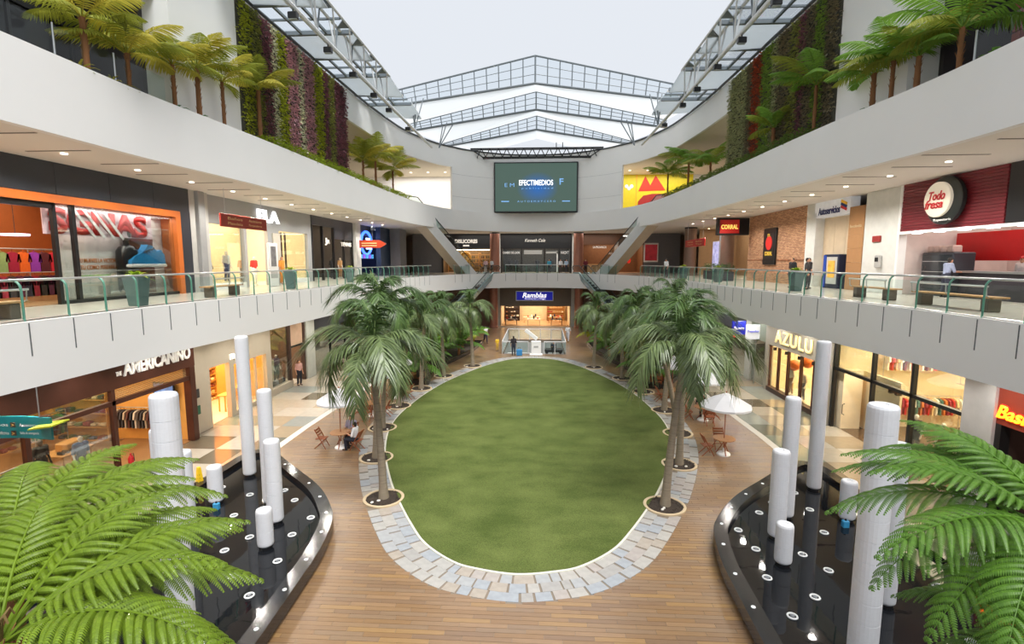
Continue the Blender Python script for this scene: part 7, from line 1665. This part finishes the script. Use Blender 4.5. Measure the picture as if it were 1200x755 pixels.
shelf_unit('honey shelf at the right of the furniture store', (2.6, 69.8, .02), 0, 2.4, 2.3, 4, [(240, 230, 210), (160, 60, 50), (200, 160, 110)], 42)
struct(MB().box(-16, -5.0, yg, yg + .2, 0, Z2B).box(4.8, 16, yg, yg + .2, 0, Z2B).build('wall_back', mat('brown_back_wall', (120, 86, 70), .6)))
# yellow and red poster in the right terrace recess
t = thing('mural_poster', 'yellow and red mural on the right terrace beside the screen', 'poster', (9.5, 63.3, 13.5))
MB().box(-.1, 9, 0, .1, 0, 4.85).build('panel', mat('mural_yellow', (214, 196, 30), .5, var=.06), t)
MB(Matrix.Rotation(R(90), 4, 'X')).prism([(2.6, 2.9), (3.4, 4.7), (4.0, 3.6), (4.6, 4.75), (5.8, 3.0)], .0, .03).build('red_peaks', mat('mural_red', (206, 52, 24), .5), t)
MB(Matrix.Rotation(R(90), 4, 'X')).prism([(2.6, .6), (2.6, 1.7), (3.2, 2.4), (4.2, 2.6), (9, 2.6), (9, .6)], .0, .03).build('red_arch', mat('mural_dark_red', (160, 36, 34), .5), t)
MB(Matrix.Rotation(R(90), 4, 'X')).prism([(2.3, 0), (2.45, 0), (2.45, 4.85), (2.3, 4.85)], .0, .02).build('orange_band', mat('mural_orange', (230, 170, 40), .5), t)
for k in range(3): MB().sphere((1.2 + k * .3, -.03, 3.5 - .25 * (k % 2)), (.22, .03, .22), 8, 6).build('white_star', WHITE, t)

# gallery lighting: lines of downlights in the undersides, with their light
for s in (-1, 1):
    for zc, par, x_, e in ((ZS3, ceil2, 14.6, 560), (Z2B, ceil1, 13.9, 300)):
        for k in range(14):
            MB().lathe([(.08, 0), (.1, -.02), (.1, -.03)], 12).build('downlight', mat_emit('gallery_lamp', (255, 244, 226), 3.0), par, loc=(s * x_, 10 + k * 3.0, zc - .005))
            l_ = bpy.data.lights.new('gallery_downlight', 'SPOT'); l_.energy = e; l_.spot_size = R(150); l_.spot_blend = .6; l_.shadow_soft_size = .12; l_.color = (1, .95, .88)
            o_ = bpy.data.objects.new('gallery_downlight', l_); COL.objects.link(o_); o_.location = (s * x_, 10 + k * 3.0, zc - .06)
for s in (-1, 1):
    area((s * 14, 60.0, ZB4 - .05), 8, 5, 480, (1, .97, .93))  # fill light added to brighten the dark terrace recess
    for k in range(4): MB().lathe([(.1, 0), (.13, -.02), (.13, -.03)], 12).build('downlight', mat_emit('gallery_lamp', (255, 244, 226), 3.0), ceil2, loc=(s * (10.5 + k * 2), 60.0, ZB4 - .0))  # lamp discs added to go with the recess fill light
area((0, 63.8, ZS3 - .1), 20, 2.5, 420, (1, .95, .88))

# ================================================================== PEOPLE
person('man in pink shirt and dark trousers standing by the tall shop door on the left', (-15.3, 32.3, 0.0), R(60), 'stand', (206, 160, 150), (40, 42, 52))
person('person in white shirt with dark hair seated at the front left table', (-7.42, 21.1, -.02), R(-95), 'sit', (232, 232, 236), (40, 44, 56))
person('person in lilac shirt seated behind the front left table', (-7.95, 22.05, -.02), R(0), 'sit', (186, 184, 214), (50, 50, 60), (60, 44, 36))
person('person in black shirt seated at the second right table', (9.1, 26.98, -.02), R(0), 'sit', (44, 44, 50), (46, 46, 52))
person('person in dark brown top seated near the walkway at the second right table', (9.65, 26.45, -.02), R(-95), 'sit', (70, 52, 46), (52, 46, 50), longhair=True)
person('walker in white top and dark trousers beside the left fern bed', (-4.9, 50.3, 0), R(20), 'walk', (226, 226, 230), (44, 40, 60))
person('person in white walking right of the stair railing', (3.35, 51.6, 0), R(-20), 'walk', (232, 232, 236), (196, 196, 204), longhair=True)
person('person in dark jacket beside the left glass stair railing', (-1.75, 43.9, 0), R(190), 'stand', (46, 40, 44), (40, 44, 60), longhair=True)
t = thing('shopping_bag', 'bright blue bag beside the person at the stair railing', 'bag', (-1.25, 43.8, 0)); MB().bevbox(-.25, .25, -.12, .12, 0, .55, .04).build('body', mat('bag_blue', (50, 130, 190), .5), t); MB().tube([(-.12, 0, .54), (-.08, 0, .72), (.08, 0, .72), (.12, 0, .54)], .015, 5).build('handle', BLACK, t)
person('person in dark shirt riding the small cart', (1.75, 45.1, .0), 0, 'sit', (50, 52, 66), (40, 40, 46), scale=.8)
person('child in yellow beside the left stair railing', (-3.35, 46.0, 0), R(30), 'stand', (226, 186, 50), (196, 160, 60), scale=.72)
person('person in pink top at the head of the left glass escalator', (-6.1, 61.9, Z2), R(10), 'stand', (214, 180, 184), (60, 56, 70), longhair=True)
person('person in white shirt at the head of the left glass escalator', (-5.35, 61.8, Z2), R(-40), 'stand', (230, 230, 234), (50, 50, 60))
person('person in turquoise shirt behind the bridge balustrade', (1.6, 64.0, Z2), 0, 'stand', (60, 150, 180), (50, 50, 60))
person('person in pale blue shirt behind the bridge balustrade on the right', (3.7, 64.1, Z2), R(20), 'stand', (176, 200, 226), (60, 60, 70))
person('person in white beside the person in pale blue on the bridge', (3.0, 64.3, Z2), R(-20), 'stand', (220, 220, 224), (70, 60, 60), longhair=True)
person('person in dark red at the head of the right glass escalator', (5.9, 61.9, Z2), R(0), 'stand', (120, 40, 50), (50, 44, 50), longhair=True)
person('person in white shirt among plants on the far right gallery', (12.2, 48.6, Z2), R(-60), 'stand', (236, 236, 238), (60, 60, 66))
for k, (x, y) in enumerate(((15.0, 30.4), (15.4, 29.4), (14.9, 28.6))): person(['person in black nearest the brick wall on the right gallery', 'middle person in black behind the grey pot on the right gallery', 'person in dark grey right of the grey pot on the right gallery'][k], (x, y, Z2), R((-70, 100, 60)[k]), 'stand', ((40, 40, 44), (36, 34, 38), (60, 58, 60))[k], (44, 44, 50))
person('customer in grey-blue shirt at the red food counter', (17.6, 22.6, Z2), R(90), 'lean', (150, 160, 186), (50, 54, 70))
p_ = person('server in white with red cap behind the food counter', (19.0, 20.8, Z2), R(-80), 'stand', (226, 214, 210), (60, 56, 60))
MB().sphere((0, 0, 1.67), (.1, .11, .06), 12, 8).box(-.07, .07, -.17, -.06, 1.63, 1.65).build('cap', mat('cap_red', (190, 40, 44), .6), p_, True)
person('server in dark clothes behind the food counter near the right edge', (19.0, 17.6, Z2), R(-90), 'stand', (60, 50, 52), (50, 46, 50))

# yellow floor caution cone on the left pool rim
c = onz(230, 573, RIMH)
t = thing('caution_cone', 'tall yellow four-sided caution sign at the left pool edge', 'caution sign', (-11.42, 16.67, 0), R(20))
MB().lathe([(.24, 0), (.24, .05), (.2, .06)], 4).build('base', mat('caution_yellow', (226, 186, 30), .45, var=.05), t); MB().lathe([(.17, .06), (.07, .95), (.05, .97)], 4).build('body', mat('caution_yellow', (226, 186, 30)), t)
for z, w_ in ((.7, .07), (.58, .085), (.46, .1), (.34, .115)): text('lettering', 'CUIDADO', BLACK, (.0, -.0, z), (R(84), 0, R(0)), .05, w_ * 1.3, .002, t).location = (0, -(.17 - .1 * (z - .06) / .89) * .72 - .004, z)
